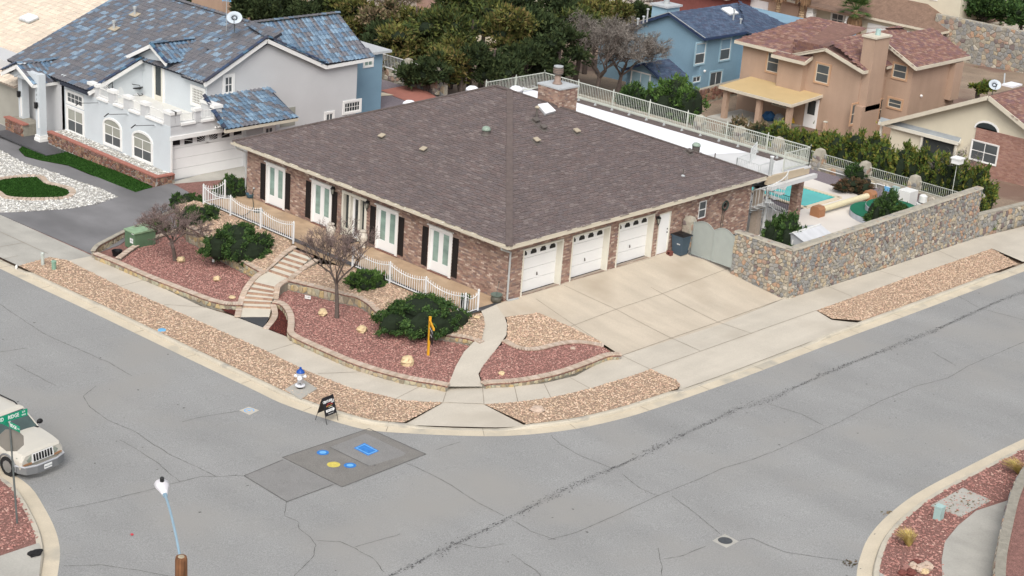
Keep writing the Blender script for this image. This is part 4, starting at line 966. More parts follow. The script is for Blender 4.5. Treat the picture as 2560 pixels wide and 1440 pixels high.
g = MB(); g.tube([(-EO-.06,LY+.2,ZE-.2),(-EO-.06,LY+.2,ZE-.32),(-.05,LY+.06,ZE-.6),(-.05,LY+.06,0)],.04,6); g.build('downspout','galv_light',house)
# roof: solid pyramid with a short ridge + shingle courses on the two faces in view
x0,x1,y0_,y1_ = -EO,WX+EO,-EO,LY+EO; ra,rb = (AX,AX-.0,AZ),(AX,LY-AX+.0,AZ)
V = [(x0,y0_,ZE-.05),(x1,y0_,ZE-.05),(x1,y1_,ZE-.05),(x0,y1_,ZE-.05),ra,rb]
m = MB().add(V,[[0,1,4],[1,2,5,4],[2,3,5],[3,0,4,5],[3,2,1,0]]); roof = m.build('roof','shingle_base',house)
def slope_frame(P0,P1,Q):                        # eave from P0 to P1, Q a point up the slope
    P0,P1,Q = map(lambda v: np.asarray(v,float),(P0,P1,Q)); U = (P1-P0)/np.linalg.norm(P1-P0); S = (Q-P0)-np.dot(Q-P0,U)*U; S /= np.linalg.norm(S); N = np.cross(U,S)
    return P0,U,S,N if N[2] > 0 else -N
def uv(fr,P): d = np.asarray(P,float)-fr[0]; return (np.dot(d,fr[1]),np.dot(d,fr[2]))
f1 = slope_frame(V[0],V[3],ra); planks(house,'shingle',*f1,[uv(f1,p) for p in (V[0],V[3],rb,ra)],.33,.142,.018,'shingle',nmax=150,jit=.5,restname='shingle_courses',seed=8)
f2 = slope_frame(V[0],V[1],ra); planks(house,'shingle',*f2,[uv(f2,p) for p in (V[0],V[1],ra)],.33,.142,.018,'shingle',nmax=150,jit=.5,restname='shingle_courses',seed=9)
def ridge_caps(parent,a,b,mat,wd=.16,ln=.28,th=.035,name='ridge_cap',lift=.02):
    a,b = np.asarray(a,float),np.asarray(b,float); L = np.linalg.norm(b-a); d = (b-a)/L; n = int(L/ln); u = np.cross((0,0,1),d); u /= np.linalg.norm(u); v = np.cross(d,u)
    C = [a+d*(i+.5)*L/n+v*lift for i in range(n)]; tilt = d*math.cos(.05)+v*math.sin(.05)
    pieces(parent,name,C,np.array([tilt,u,v]),[(ln*1.1,wd*1.0,th)]*n,mat)
ridge_caps(house,V[0],ra,'shingle_ridge',.30,.2,.045,lift=.012); ridge_caps(house,V[1],ra,'shingle_ridge',.2,.2,.045); ridge_caps(house,V[3],rb,'shingle_ridge',.2,.2,.045); ridge_caps(house,ra,rb,'shingle_ridge',.24,.2,.045)
# roof vents and pipes
def onroof(px,f): return UP(px[0],px[1],f[0],f[3])
def box_vent(px,f,lab,dark=False):
    P = onroof(px,f); t = thing('roof_vent',lab,'roof vent',P,'box vents on the brown roof'); U,S,N = f[1:]
    MB().obox(P+N*.015,[U,S,N],(.42,.46,.02)).build('flashing','vent_dark',t); MB().obox(P+N*.08,[U,S,N],(.20,.20,.13)).build('neck','vent_dark',t)
    MB().obox(P+N*.16+S*.0,[U,S,N],(.30,.28,.05)).build('hood','vent_metal' if not dark else 'vent_dark',t)
box_vent((956,345),f1,'box vent upper left on the street-facing slope of the brown roof'); box_vent((1060,378),f1,'box vent lower right on the street-facing slope of the brown roof')
box_vent((1340,355),f2,'box vent on the garage-side slope left of the other one'); box_vent((1440,332),f2,'box vent on the garage-side slope nearest the rear balcony'); box_vent((1357,322),f2,'small dark box vent below the skylight',True)
box_vent((1338,305),f2,'dark box vent beside the flue pipe',True); box_vent((1722,382),f2,'low dark vent near the right edge of the brown roof',True)
P = onroof((1341,300),f2); t = thing('flue_pipe','dark flue pipe with cap beside the skylight','flue pipe',P); MB().tube([P,P+[0,0,.6]],.06,10).build('pipe','vent_dark',t); MB().lathe(P+[0,0,.6],[(.11,0),(.12,.05),(.05,.10),(0,.12)],12).build('cap','vent_metal',t)
P = onroof((1707,440),f2); t = thing('vent_pipe','thin upright vent pipe on the garage-side roof slope','vent pipe',P); MB().tube([P,P+[0,0,.36]],.03,8).build('pipe','vent_dark',t); MB().lathe(P+[0,0,.03],[(.12,-.02),(.06,.03),(.03,.05)],10).build('collar','galv_light',t)
P = onroof((1787,395),f2); t = thing('vent_pipe','short vent pipe at the right-hand edge of the brown roof','vent pipe',P); MB().tube([P,P+[0,0,.25]],.03,8).build('pipe','vent_dark',t)
P = onroof((1215,335),f1); t = thing('dome_vent','green domed turbine vent on the brown roof','roof vent',P); MB().lathe(P,[(.24,-.08),(.24,-.03),(.19,.02),(.18,.18)],16).build('base','vent_dark',t); MB().lathe(P,[(.21,.18),(.22,.24),(.17,.33),(.08,.38),(0,.39)],16).build('dome','vent_green',t,smooth=True)
P = onroof((1745,379),f2)+np.array([.35,.4,0]); t = thing('dome_vent','pale green domed vent at the back right hip of the brown roof','roof vent',P); MB().lathe(P,[(.2,-.15),(.2,.15)],14).build('base','vent_dark',t); MB().lathe(P,[(.23,.15),(.22,.22),(.14,.3),(0,.34)],14).build('dome','vent_green',t,smooth=True)
c4 = [onroof(q,f2) for q in [(1343,268),(1366,264),(1386,283),(1362,290)]]; t = thing('skylight','flat white skylight on the garage-side slope of the brown roof','skylight',c4[0]); N = f2[3]
MB().ext([p+N*.02 for p in c4],N*.10).build('curb','galv_light',t); cc = sum(c4)/4; MB().ext([cc+(p-cc)*1.04+N*.12 for p in c4],N*.05).build('lid','deck_white',t)
# chimney
cb = UZ(1366,270,5.1); t = thing('brick_chimney','brown brick chimney with pale cap and round flue on the brick house','chimney',(11.0,8.1,5))
cx0,cy1 = UY(1400,280,7.6)[0],9.4; P1 = UZ(1400,222,6.75)
CXa,CYa = P1[0],P1[1]; wu = np.linalg.norm((UZ(1441,213,6.75)-P1)[:2]); wv = np.linalg.norm((UZ(1364,205,6.75)-P1)[:2])
m = MB(); m.box(CXa,CXa+wu,CYa,CYa+wv,3.6,6.68); m.build('core','mortar',t)
bricks(t,(0,wv,3.9,6.67),(CXa,CYa,0),(0,1,0),(-1,0,0),'brick',nmax=120,seed=21); bricks(t,(0,wu,3.9,6.67),(CXa,CYa,0),(1,0,0),(0,-1,0),'brick',nmax=120,seed=22)
box('cap','chimney_cap',t,CXa-.06,CXa+wu+.06,CYa-.06,CYa+wv+.06,6.68,6.76)
fc = (CXa+wu*.5,CYa+wv*.55,6.76); MB().lathe(fc,[(.26,0),(.24,.04),(.17,.14),(.15,.5)],16).build('flue','flue_brown',t,smooth=True)
MB().lathe(fc,[(.24,.5),(.25,.58),(.25,.80),(.24,.84),(.0,.86)],16).build('cowl','vent_dark',t); MB().lathe(fc,[(.24,.86),(.24,.91),(0,.92)],16).build('lid','galv_light',t)
for k in range(3): MB().lathe(fc,[(.265,.58+.08*k),(.265,.61+.08*k)],16).build('band','flue_brown',t)
# ---------------------------------------------------------------- terrace, tiles, fence
sheet('terrace',[(-2.45,-.1),(0,-.1),(0,LY+.3),(-2.45,LY+.3)],lambda x,y: -.03+0*x,'tile_terrace',skirt=.25)
T = thing('terrace_border','row of dark grey border tiles along the terrace edge','border tiles',(-2.3,9,-.02))
C = [(-2.33,y,-.022) for y in np.arange(.15,LY,.31)]+[(x,-.02,-.022) for x in np.arange(-2.2,-.1,.31)]
pieces(T,'tile',C,np.eye(3),[(.30,.295,.02)]*len(C),'tile_dark')
C = [(-2.33,y,-.022) for y in []]
def swoop_panel(m,tips,pick,a,b,zb,h_end=.86,sag=.20,step=.142):
    a,b = np.asarray(a,float),np.asarray(b,float); L = np.linalg.norm(b-a); d = (b-a)/L; n = max(2,int(round(L/step)))
    rail = [(*(a+d*s)[:2],zb+h_end-sag*(1-abs(2*s/L-1)**2.0)) for s in np.linspace(.02,L-.02,13)]
    m.tube(rail,.019,5); m.bar((*a,zb+.10),(*b,zb+.10),.03,.035)
    for k in range(1,n):
        s = L*k/n; p = a+d*s; zt2 = zb+h_end-sag*(1-abs(2*s/L-1)**2.0)+.11; pick.append((p,zb+.09,zt2)); tips.lathe((p[0],p[1],zt2-.015),[(.011,0),(.022,.015),(.017,.03),(.0,.075)],5)
        if k % 2 == 0: tips.lathe((p[0],p[1],zb+.42+.05*(k % 4)),[(.011,0),(.02,.015),(.011,.03)],5)
def swoop_fence(label,posts,z):
    t = thing('picket_fence',label,'fence',(*posts[0],z)); m,tips,pick = MB(),MB(),[]
    for a,b in zip(posts[:-1],posts[1:]): swoop_panel(m,tips,pick,a,b,z)
    m.build('rail','white_metal',t); tips.build('spear_tips','white_metal',t,kind='stuff')
    pieces(t,'picket',[(p[0],p[1],(a+b)/2) for p,a,b in pick],np.eye(3),[(.019,.019,b-a) for p,a,b in pick],'white_metal')
    for p in posts:
        q = MB(); q.box(p[0]-.033,p[0]+.033,p[1]-.033,p[1]+.033,z-.1,z+.94); q.box(p[0]-.042,p[0]+.042,p[1]-.042,p[1]+.042,z+.94,z+.96); q.lathe((p[0],p[1],z+.96),[(.03,0),(.036,.03),(.02,.06),(0,.075)],8); q.build('post','white_metal',t)
swoop_fence('white picket fence with sagging top rail on the terrace, right of the steps',[(-2.5,7.23),(-2.5,4.71),(-2.5,2.39),(-2.5,-.06),(-1.72,-.06)],-.05)
swoop_fence('white picket fence with sagging top rail on the terrace, left of the steps',[(-2.5,11.48),(-2.5,13.96),(-2.5,16.35),(-2.5,18.55),(-1.2,18.55)],-.05)
# ---------------------------------------------------------------- front garden: beds, low walls, steps
def P3(L,zf): return np.array([UF(*q,zf) for q in L])
W2L = P3([(470,562),(515,588),(560,620),(620,657),(660,679)],zt); W2R = P3([(722,698),(780,712),(862,733),(895,740),(925,757),(948,778),(1000,806),(1080,828),(1165,841),(1203,853)],zt)
zW1 = lambda x,y: zk(x,y)+.29
W1A = P3([(240,633),(295,655),(375,690),(450,719),(510,742),(535,750),(565,757),(604,758)],zW1)
W1B = P3([(686,753),(704,757),(718,770),(727,790),(728,812),(727,829),(742,841),(765,852),(800,868),(870,898),(940,922),(1020,943),(1085,954),(1119,961)],zW1)
W3 = P3([(1209,957),(1225,954),(1280,951),(1342,942),(1405,927),(1467,905),(1517,886),(1550,884)],lambda x,y: zk(x,y)+.24)
W3u = P3([(1262,851),(1290,866),(1320,872),(1350,870),(1390,860),(1430,854),(1470,856),(1507,863)],lambda x,y: zbed(x,y)+.09)
WT = P3([(297,644),(330,620),(360,603),(392,591),(440,575)],lambda x,y: zk(x,y)+.30)
def low_wall(label,P,zbase,face=1,stone=True,capw=.28,name='low_wall',mat='low_stone',cap='cap_brick',nstone=300,sface=.17):
    """stone wall with a cap of bricks laid crosswise; face = side on which the stones show"""
    Q = resample(smooth_path(P,6),.105); N2 = normals2(Q); t = thing(name,label,'retaining wall',Q[0])
    m = MB(); V = []; hw = capw/2-.03
    for i,p in enumerate(Q):
        for s,z in ((-hw,float(zbase(*p[:2]))-.1),(-hw,p[2]-.07),(hw,p[2]-.07),(hw,float(zbase(*p[:2]))-.1)): V.append((p[0]+N2[i][0]*s,p[1]+N2[i][1]*s,z))
    n = len(Q); F = [[i*4+j,i*4+j+1,(i+1)*4+j+1,(i+1)*4+j] for i in range(n-1) for j in range(3)]+[[3,2,1,0],[4*n-4,4*n-3,4*n-2,4*n-1]]; m.add(V,F); m.build('core','stone_mortar',t)
    A = np.array([[(N2[i][1],-N2[i][0],0),(N2[i][0],N2[i][1],0),(0,0,1)] for i in range(n)])
    C = [(p[0],p[1],p[2]-.005+.006*(rng.random()-.5)) for p in Q]; pieces(t,'cap_brick',C,A,[(.096,capw,.05)]*n,cap,nmax=300)
    C = [(p[0]+N2[i][0]*face*(hw+.0),p[1]+N2[i][1]*face*(hw+.0),p[2]-.052) for i,p in enumerate(Q)]; pieces(t,'edge_brick',C,A,[(.09,.06,.055)]*n,'red_brick',nmax=150)
    if stone:
        hh = np.mean([p[2]-.08-float(zbase(*p[:2])) for p in Q]); L = .105*(n-1)
        if hh > .08:
            def to3(u,v,d):
                s = min(u/.105,n-1.001); i = int(s); f = s-i; p = Q[i]*(1-f)+Q[i+1]*f; nn = N2[i]*(1-f)+N2[i+1]*f; zb = float(zbase(*p[:2])); return (p[0]+nn[0]*face*(hw+d+.002),p[1]+nn[1]*face*(hw+d+.002),zb+v/hh*(p[2]-.08-zb))
            stones(t,'stone',(0,L,0,hh),to3,sface,mat,depth=.03,nmax=nstone,gap=.02,seed=len(Q))
    return t
def face_of(P,target):                            # +1 if the normal side points to the target
    Q = np.asarray(P); i = len(Q)//2; n = normals2(Q)[i]; return 1 if np.dot(n,np.asarray(target)[:2]-Q[i][:2]) > 0 else -1
camxy = CAM[:2]
low_wall('brick capped stone kerb wall along the front pavement, left of the steps',W1A,zk,face_of(W1A,camxy))
low_wall('brick capped stone kerb wall curving round the corner garden right of the steps',W1B,zk,-face_of(W1B[6:],(0,0)))
low_wall('brick capped stone wall below the right bed, between path and drive',W3,zk,face_of(W3,camxy),sface=.14)
low_wall('curved brick edging between red and tan gravel beside the drive',W3u,lambda x,y: zbed(x,y)-.03,face_of(W3u,camxy),stone=False,name='brick_edging')
low_wall('brick capped stone wall behind the round juniper, left of the steps',W2L,zr,face_of(W2L,camxy))
low_wall('brick capped stone wall curving under the bare tree, right of the steps',W2R,zr,face_of(W2R,camxy))
low_wall('tan capped edging beside the green transformer',WT,zk,face_of(WT,(5,30)),stone=False,name='brick_edging')
# beds
c2 = lambda A: [tuple(p[:2]) for p in A]
stairL = [(735,616),(700,641),(668,671),(650,682),(628,704),(608,742),(601,760)]
fp = lambda x,y: -.45+0*x
tanA = c2(W2L)+[tuple(UZ(672,662,-.3)[:2]),tuple(UZ(733,619,-.05)[:2]),(-2.45,11.9),(-2.45,19.2),(-3.6,19.4)]
tanB = c2(W2R)+[tuple(p[:2]) for p in P3([(1211,818),(1210,795),(1203,780)],zd)]+[(-2.45,-.15),(-2.45,7.3)]+[tuple(UZ(790,655,-.08)[:2])]
sheet('gravel_bed',tanA,zt,'tan_bed',sub=2,skirt=1.3); gravel('gravel',tanA,zt,'tan_stone',190,.042,off=.005,label='tan gravel slope between the terrace fence and the left junipers')
sheet('gravel_bed',tanB,zt,'tan_bed',sub=2); gravel('gravel',tanB,zt,'tan_stone',190,.042,off=.005,label='tan gravel slope between the terrace fence and the right-hand junipers')
redA = c2(W1A)+[tuple(UZ(*q,-.7)[:2]) for q in [(612,730),(632,700),(650,684)]]+c2(W2L)[::-1]+c2(WT)[::-1][1:]
redA = c2(W1A[1:])+[tuple(UZ(*q,-.65)[:2]) for q in [(608,742),(628,706),(648,686)]]+c2(W2L)[::-1]+c2(WT)[::-1]
redB = c2(W1B)+[tuple(p[:2]) for p in P3([(1126,950),(1140,915),(1160,880),(1185,855)],zr)]+c2(W2R)[::-1]+[tuple(UZ(*q,-.6)[:2]) for q in [(712,700),(700,712),(694,735)]]
sheet('gravel_bed',redA,zr,'red_bed',sub=2,off=-.05); gravel('gravel',redA,zr,'red_stone',230,.036,off=-.045,label='red lava gravel round the left bare tree')
sheet('gravel_bed',redB,zr,'red_bed',sub=2,off=-.05); gravel('gravel',redB,zr,'red_stone',230,.036,off=-.045,label='red lava gravel round the yellow sign post')
redC = c2(W3)+c2(W3u)[::-1]+[tuple(p[:2]) for p in P3([(1232,885),(1208,915),(1199,937)],zbed)]
tanC = c2(W3u)+[tuple(p[:2]) for p in P3([(1500,853),(1420,815),(1347,783),(1305,789),(1265,793),(1270,812),(1268,838)],zbed)]
zc = lambda x,y: np.maximum(zbed(x,y),zk(x,y)+.16)
sheet('gravel_bed',redC,zbed,'red_bed',off=.03); gravel('gravel',redC,zbed,'red_stone',230,.036,off=.035,label='red lava gravel wedge between path and drive')
sheet('gravel_bed',tanC,zbed,'tan_bed',off=.015); gravel('gravel',tanC,zbed,'tan_stone',260,.042,off=.02,label='tan gravel wedge between path and drive')
for L,lab in (([(545,768),(604,764),(597,775),(590,791),(562,780)],'dark red mulch pocket left of the lower steps'),([(690,757),(704,760),(716,772),(722,792),(720,815),(716,842),(690,832),(671,823),(684,803),(692,785)],'dark red mulch pocket right of the lower steps')):
    pl = K(L); sheet('mulch_bed',pl,zk,'mulch',off=.03); gravel('mulch',pl,zk,'mulch_chip',260,.03,off=.035,label=lab,cat='mulch')
# filler soil under everything in the lot
sheet('yard_ground',[(-9.2,24),(-9.0,6),(-8,-4),(-5,-6.2),(0,-6),(12,-6.0),(17.8,-5.5),(32,-6.0),(60,-6),(60,24)],lambda x,y: zs(x,y)+.05,'dirt',sub=2)
# steps
ST_ = thing('garden_steps','brick and tile garden steps climbing from the pavement to the terrace','steps',UZ(640,800,-.92))
rz = .0767; up = [((671,675),(722,692)),((684,665),(735,681)),((696,654),(747,670)),((707,644),(757,660)),((720,634),(768,650)),((733,624),(781,641))]
lo = [((607,766),(677,769)),((608,754),(677,757)),((612,742),(681,748)),((618,731),(683,738)),((625,719),(685,729)),((631,706),(687,719))]
def flight(lines,z0):
    prev = None
    for k,(a,b) in enumerate(lines):
        z = z0+rz*(k+1); A,B = UZ(*a,z),UZ(*b,z); d = (B-A); Ld = np.linalg.norm(d); d /= Ld
        n = int(Ld/.2); nrm = np.array([-d[1],d[0],0.]); nrm *= -1 if np.dot(nrm,CAM-A) < 0 else 1
        C = [A+d*(i+.5)*Ld/n-nrm*.05-np.array([0,0,rz/2]) for i in range(n)]
        pieces(ST_,'riser_brick',C,np.array([d,nrm,(0,0,1)]),[(Ld/n-.008,.10,rz)]*n,'riser_brick')
        if k < len(lines)-1:
            z2 = z; A2,B2 = UZ(*lines[k+1][0],z+rz),UZ(*lines[k+1][1],z+rz)
            P = [A-nrm*.1,B-nrm*.1,np.array([B2[0],B2[1],z]),np.array([A2[0],A2[1],z])]
            if k == len(lines)-1: continue
            MB().slab([(p[0],p[1],z-.004) for p in P],.3).build('tread','step_tile',ST_)
            MB().slab([(p[0],p[1],z-.012) for p in [A-nrm*.01,B-nrm*.01,P[2],P[3]]],.2).build('bed','stone_mortar',ST_)
flight(lo,-.92); flight(up,-.46)
land = [UZ(*q,-.46) for q in [(631,706),(687,719),(693,712),(712,697),(722,694),(671,677),(652,686),(638,697)]]; MB().slab([(p[0],p[1],-.462) for p in land],.4).build('landing','step_tile',ST_)
bl = [UF(*q,lambda x,y: zk(x,y)+.05) for q in [(601,793),(673,792),(678,771),(606,768)]]; MB().slab([(p[0],p[1],-.90) for p in bl],.3).build('landing','step_tile',ST_)
bd = [UF(*q,lambda x,y: zk(x,y)+.05) for q in [(601,793),(673,792),(660,817)]]; MB().slab([(p[0],p[1],-.905) for p in bd],.3).build('landing','tile_dark',ST_,label='dark grey tiled corner of the landing')
def side_cap(L,name='side_cap'):
    P = np.array([UZ(a,b,z) for a,b,z in L]); Q = resample(smooth_path(P,5),.12); N2 = normals2(Q); A = np.array([[(n[1],-n[0],0),(n[0],n[1],0),(0,0,1)] for n in N2])
    pieces(ST_,'cap_brick',[(p[0],p[1],p[2]) for p in Q],A,[(.112,.26,.06)]*len(Q),'cap_brick')
    m = MB(); V = []
    for i,p in enumerate(Q):
        for s,z in ((-.11,p[2]-.45),(-.11,p[2]-.025),(.11,p[2]-.025),(.11,p[2]-.45)): V.append((p[0]+N2[i][0]*s,p[1]+N2[i][1]*s,z))
    m.add(V,[[i*4+j,i*4+j+1,(i+1)*4+j+1,(i+1)*4+j] for i in range(len(Q)-1) for j in range(3)]); m.build('side_wall','stone_mortar',ST_)
side_cap([(735,617,.02),(718,628,-.07),(700,643,-.2),(680,662,-.36),(664,674,-.42)]); side_cap([(655,682,-.44),(642,690,-.44),(625,708,-.46),(612,728,-.62),(604,748,-.78),(599,768,-.88),(594,790,-.88)])
side_cap([(720,700,-.42),(705,708,-.43),(694,718,-.45),(691,733,-.6),(689,746,-.74)]); side_cap([(682,762,-.82),(686,774,-.87),(687,790,-.88),(678,806,-.88),(666,820,-.87)]); side_cap([(729,694,-.3),(745,682,-.28),(762,668,-.15),(790,650,.0)])
# ---------------------------------------------------------------- roof slopes for the other houses
def slope(parent,pts,base_mat,mat=None,kind='shingle',bw=.33,bh=.16,th=.02,nmax=60,name='roof',rest=None,seed=1,thick=.12,pname='shingle'):
    """pts[0], pts[1] lie on the eave"""
    pts = [np.asarray(p,float) for p in pts]; f = slope_frame(pts[0],pts[1],pts[2]); o = MB().ext(pts,-f[3]*thick).build(name,base_mat,parent)
    if mat: planks(parent,pname,f[0]+f[3]*.004,f[1],f[2],f[3],[uv(f,p) for p in pts],bw,bh,th,mat,kind,nmax=nmax,jit=.3 if kind == 'shingle' else 0,stagger=kind == 'shingle',restname=rest or pname+'_courses',seed=seed,lap=1.12 if kind == 'shingle' else 1.18)
    return f
def board(parent,a,b,h=.2,t=.05,mat='white',name='fascia',m=None):
    mm = m or MB(); a = np.asarray(a,float); b = np.asarray(b,float); mm.bar(a-[0,0,h/2],b-[0,0,h/2],t,h)
    if m is None: return mm.build(name,mat,parent)
# ---------------------------------------------------------------- grey-blue stucco house on the left
HA,HB,HC,HB2,HA3,HZ = .55,25.71,33.4,27.2,4.0,-1.3
lh = thing('stucco_house','two storey pale grey stucco house with blue and brown tiled roof and roof balcony','house',(HA,HB,HZ))
gl = rectpx('Y',HB,(430,362),(622,390)); GZ1 = 1.02; gx_a,gx_b = UY(430,362,HB)[0],5.6
XE = 15.0
m = MB(); m.box(HA,HA3,HB+.28,HC+.1,HZ-.4,1.40); m.box(HA,HA3,HC+.1,60,HZ-.4,1.9); m.box(HA3,XE,HB2,HC+8,HZ-.4,3.45); m.box(HA3,7.7,HB+.28,HB2,HZ-.3,1.1)
m.box(HA,gx_a,HB,HB+.28,HZ-.2,1.78); m.box(gx_a,gx_b,HB,HB+.28,GZ1,1.78); m.box(gx_b,7.7,HB,HB+.28,HZ-.2,1.05)
m.build('wall','stucco_grey',lh)
fm = MB(); fm.box(HA-.012,HA,HB-.0,HC,HZ-.2,1.78); fm.box(HA-.012,HA,HC,36.2,HZ-.2,2.0); fm.box(HA3-.012,HA3,HB2,HC,1.45,3.5); fm.build('wall','stucco_lit',lh,label='street-facing stucco wall in its lit, bluish tone')
m = MB(); m.poly([(HA3,HB2-.001,3.4),(12.2,HB2-.001,3.4),(7.9,HB2-.001,5.35)]); m.ext([(HA3,HB2,3.4),(12.2,HB2,3.4),(7.9,HB2,5.35)],(0,2.5,0)); m.build('gable_wall','stucco_grey',lh)
m = MB(); m.ext([(HA+.1,HC,1.45),(HA3+.2,HC,1.45),(HA3+.2,HC,3.8),(HA+.1,HC,2.2)],(0,.3,0)); m.build('wall','stucco_lit',lh)
box('balcony_floor','balcony_floor',lh,HA+.2,HA3+1.5,HB+.2,HC,1.38,1.45)
box('wall','stucco_grey',lh,HA3,5.0,HB+.1,HB2,1.4,1.45)
garage_door(lh,'Y',HB,(gx_a,gx_b,HZ-.02,GZ1),out=-1,inset=.25,lites='none',handle=False)
gd = [o for o in lh.children if o.name.startswith('garage_door')][0]
for k in range(6):                                 # sunburst lights
    u = gx_a+(gx_b-gx_a)*(k+.5)/6; g = MB(); wbox(g,'Y',HB,-1,u-.27,u+.27,GZ1-.42,GZ1-.12,-.24,-.235); g.build('light','black',gd)
    g = MB(); cxu = gx_a+(gx_b-gx_a)/2; 
    for a in np.linspace(.1,3.04,15):
        p = np.array([cxu+1.9*math.cos(a)*1.3,GZ1-.55+1.9*math.sin(a)])
        if k == 0: g.bar((cxu,HB+.228,GZ1-.55),(p[0],HB+.228,min(p[1],GZ1-.05)),.02) if p[1] < GZ1-.05 else g.bar((cxu,HB+.228,GZ1-.55),(cxu+(p[0]-cxu)*.5/(p[1]-GZ1+.55),HB+.228,GZ1-.05),.02)
    if k == 0: g.build('sunburst_bars','white_door',gd)
box('door_header','white',lh,gx_a-.15,gx_b+.1,HB-.09,HB,GZ1,GZ1+.22); box('door_frame','white',lh,gx_a-.1,gx_a,HB-.06,HB,HZ,GZ1)
# parapet with piers, sills and railings
def pier_row(axis,c,cuts,z0,z1,th=.28,inward=1):
    for a,b in cuts:
        if axis == 'X': box('parapet_pier','stucco_grey',lh,c,c+th,a,b,z0,z1); box('pier_cap','white',lh,c-.06,c+th+.06,a-.06,b+.06,z1,z1+.16)
        else: box('parapet_pier','stucco_grey',lh,a,b,c,c+th,z0,z1); box('pier_cap','white',lh,a-.06,b+.06,c-.06,c+th+.06,z1,z1+.16)
fy = [UX(a,b,HA)[1] for a,b in [(243,222),(270,230),(310,245),(325,250),(352,258),(367,262),(393,276)]]
piers_x = [(HB,HB+.62),(UX(365,262,HA)[1]-.0,UX(351,255,HA)[1]),(UX(323,244,HA)[1],UX(309,240,HA)[1]),(UX(284,230,HA)[1],UX(271,226,HA)[1]),(UX(243,217,HA)[1],UX(231,212,HA)[1]+.4)]
pier_row('X',HA,piers_x,1.75,2.42)
for (a0,a1),(b0,b1) in zip(piers_x[:-1],piers_x[1:]):
    box('sill','white',lh,HA-.10,HA+.34,a1+.03,b0-.03,1.78,1.90)
    r_ = MB(); r_.bar((HA+.14,a1,2.40),(HA+.14,b0,2.40),.035); r_.bar((HA+.14,a1,1.98),(HA+.14,b0,1.98),.03); r_.build('rail','white',lh)
    ys = np.arange(a1+.06,b0,.095); bow = [2.05+.65*math.sin(math.pi*(y-a1)/(b0-a1))**.7 for y in ys]
    pieces(lh,'baluster',[(HA+.14,y,(1.98+h)/2+.1) for y,h in zip(ys,bow)],np.eye(3),[(.016,.016,h-1.8) for h in bow],'white',nmax=60)
py = [(HA,HA+.62),(UY(542-72,300,HB)[0],UY(542-72+17,300,HB)[0]),(3.35,3.85)]
pier_row('Y',HB,[(HA+.30,HA+.62),(2.15,2.5),(3.4,3.9)],1.75,2.42)
for a,b in ((HA+.62,2.15),(2.5,3.4)):
    box('sill','white',lh,a+.03,b-.03,HB-.10,HB+.34,1.78,1.90); r_ = MB(); r_.bar((a,HB+.14,2.36),(b,HB+.14,2.36),.035); r_.bar((a,HB+.14,1.98),(b,HB+.14,1.98),.03); r_.build('rail','white',lh)
    xs = np.arange(a+.06,b,.1); pieces(lh,'baluster',[(x,HB+.14,2.17) for x in xs],np.eye(3),[(.016,.016,.38)]*len(xs),'white',nmax=60)
box('parapet_pier','stucco_grey',lh,3.6,3.88,HB+.28,HB2,1.4,2.42); box('pier_cap','white',lh,3.54,3.94,HB+.34,HB2+.02,2.42,2.58)
box('wall','stucco_grey',lh,HA,HA+.28,HB+.28,HC,1.3,1.78)
# street windows
w1 = rectpx('X',HA,(335,330),(380,408)); w2 = rectpx('X',HA,(262,298),(303,372)); 
def arched(rect,lab=None):
    u0,u1,z0,z1 = rect; um = (u0+u1)/2; wob = window(lh,'X',HA-.012,(u0,u1,z0,z1-.22),trim=.0,split='x',gmat='glass_screen',gtop='glass_blind',name='window')
    A = [(u0,z1-.22)]+[(um-(u1-u0)/2*math.cos(t),z1-.22+.34*math.sin(t)) for t in np.linspace(0,math.pi,9)][1:-1]+[(u1,z1-.22)]
    g = MB(); g.ext([PT('X',HA-.012,a,b,.005,-1) for a,b in A],(-.012,0,0)); g.build('pane','glass_blind',wob)
    s = .13; O = [(u0-s,z0-s),(u0-s,z1-.22)]+[(um-((u1-u0)/2+s)*math.cos(t),z1-.22+(.34+s)*math.sin(t)) for t in np.linspace(0,math.pi,9)][1:-1]+[(u1+s,z1-.22),(u1+s,z0-s)]
    I = [(u0,z0),(u0,z1-.22)]+A[1:-1]+[(u1,z1-.22),(u1,z0)]
    g = MB(); n = len(O); V = [PT('X',HA-.012,a,b,.06,-1) for a,b in O+I]+[PT('X',HA-.012,a,b,0,-1) for a,b in O+I]
    F = [[i,(i+1) % n,(i+1) % n+n,i+n] for i in range(n)]+[[i,(i+1) % n,(i+1) % n+2*n,i+2*n] for i in range(n)]+[[i+n,(i+1) % n+n,(i+1) % n+3*n,i+3*n] for i in range(n)]
    g.add(V,F); g.build('trim','white',wob)
arched(w1); arched(w2)
w3 = rectpx('X',HA,(170,268),(209,340)); w4 = rectpx('X',HA,(169,230),(206,262))
window(lh,'X',HA-.012,(w3[0],w3[1],w3[2],w3[3]),trim=.14,split='x',gmat='glass_screen',gtop='glass_blind'); window(lh,'X',HA-.012,(w3[0],w3[1],w3[3]+.35,w3[3]+.95),trim=.12,split=(4,2),gmat='glass_screen')
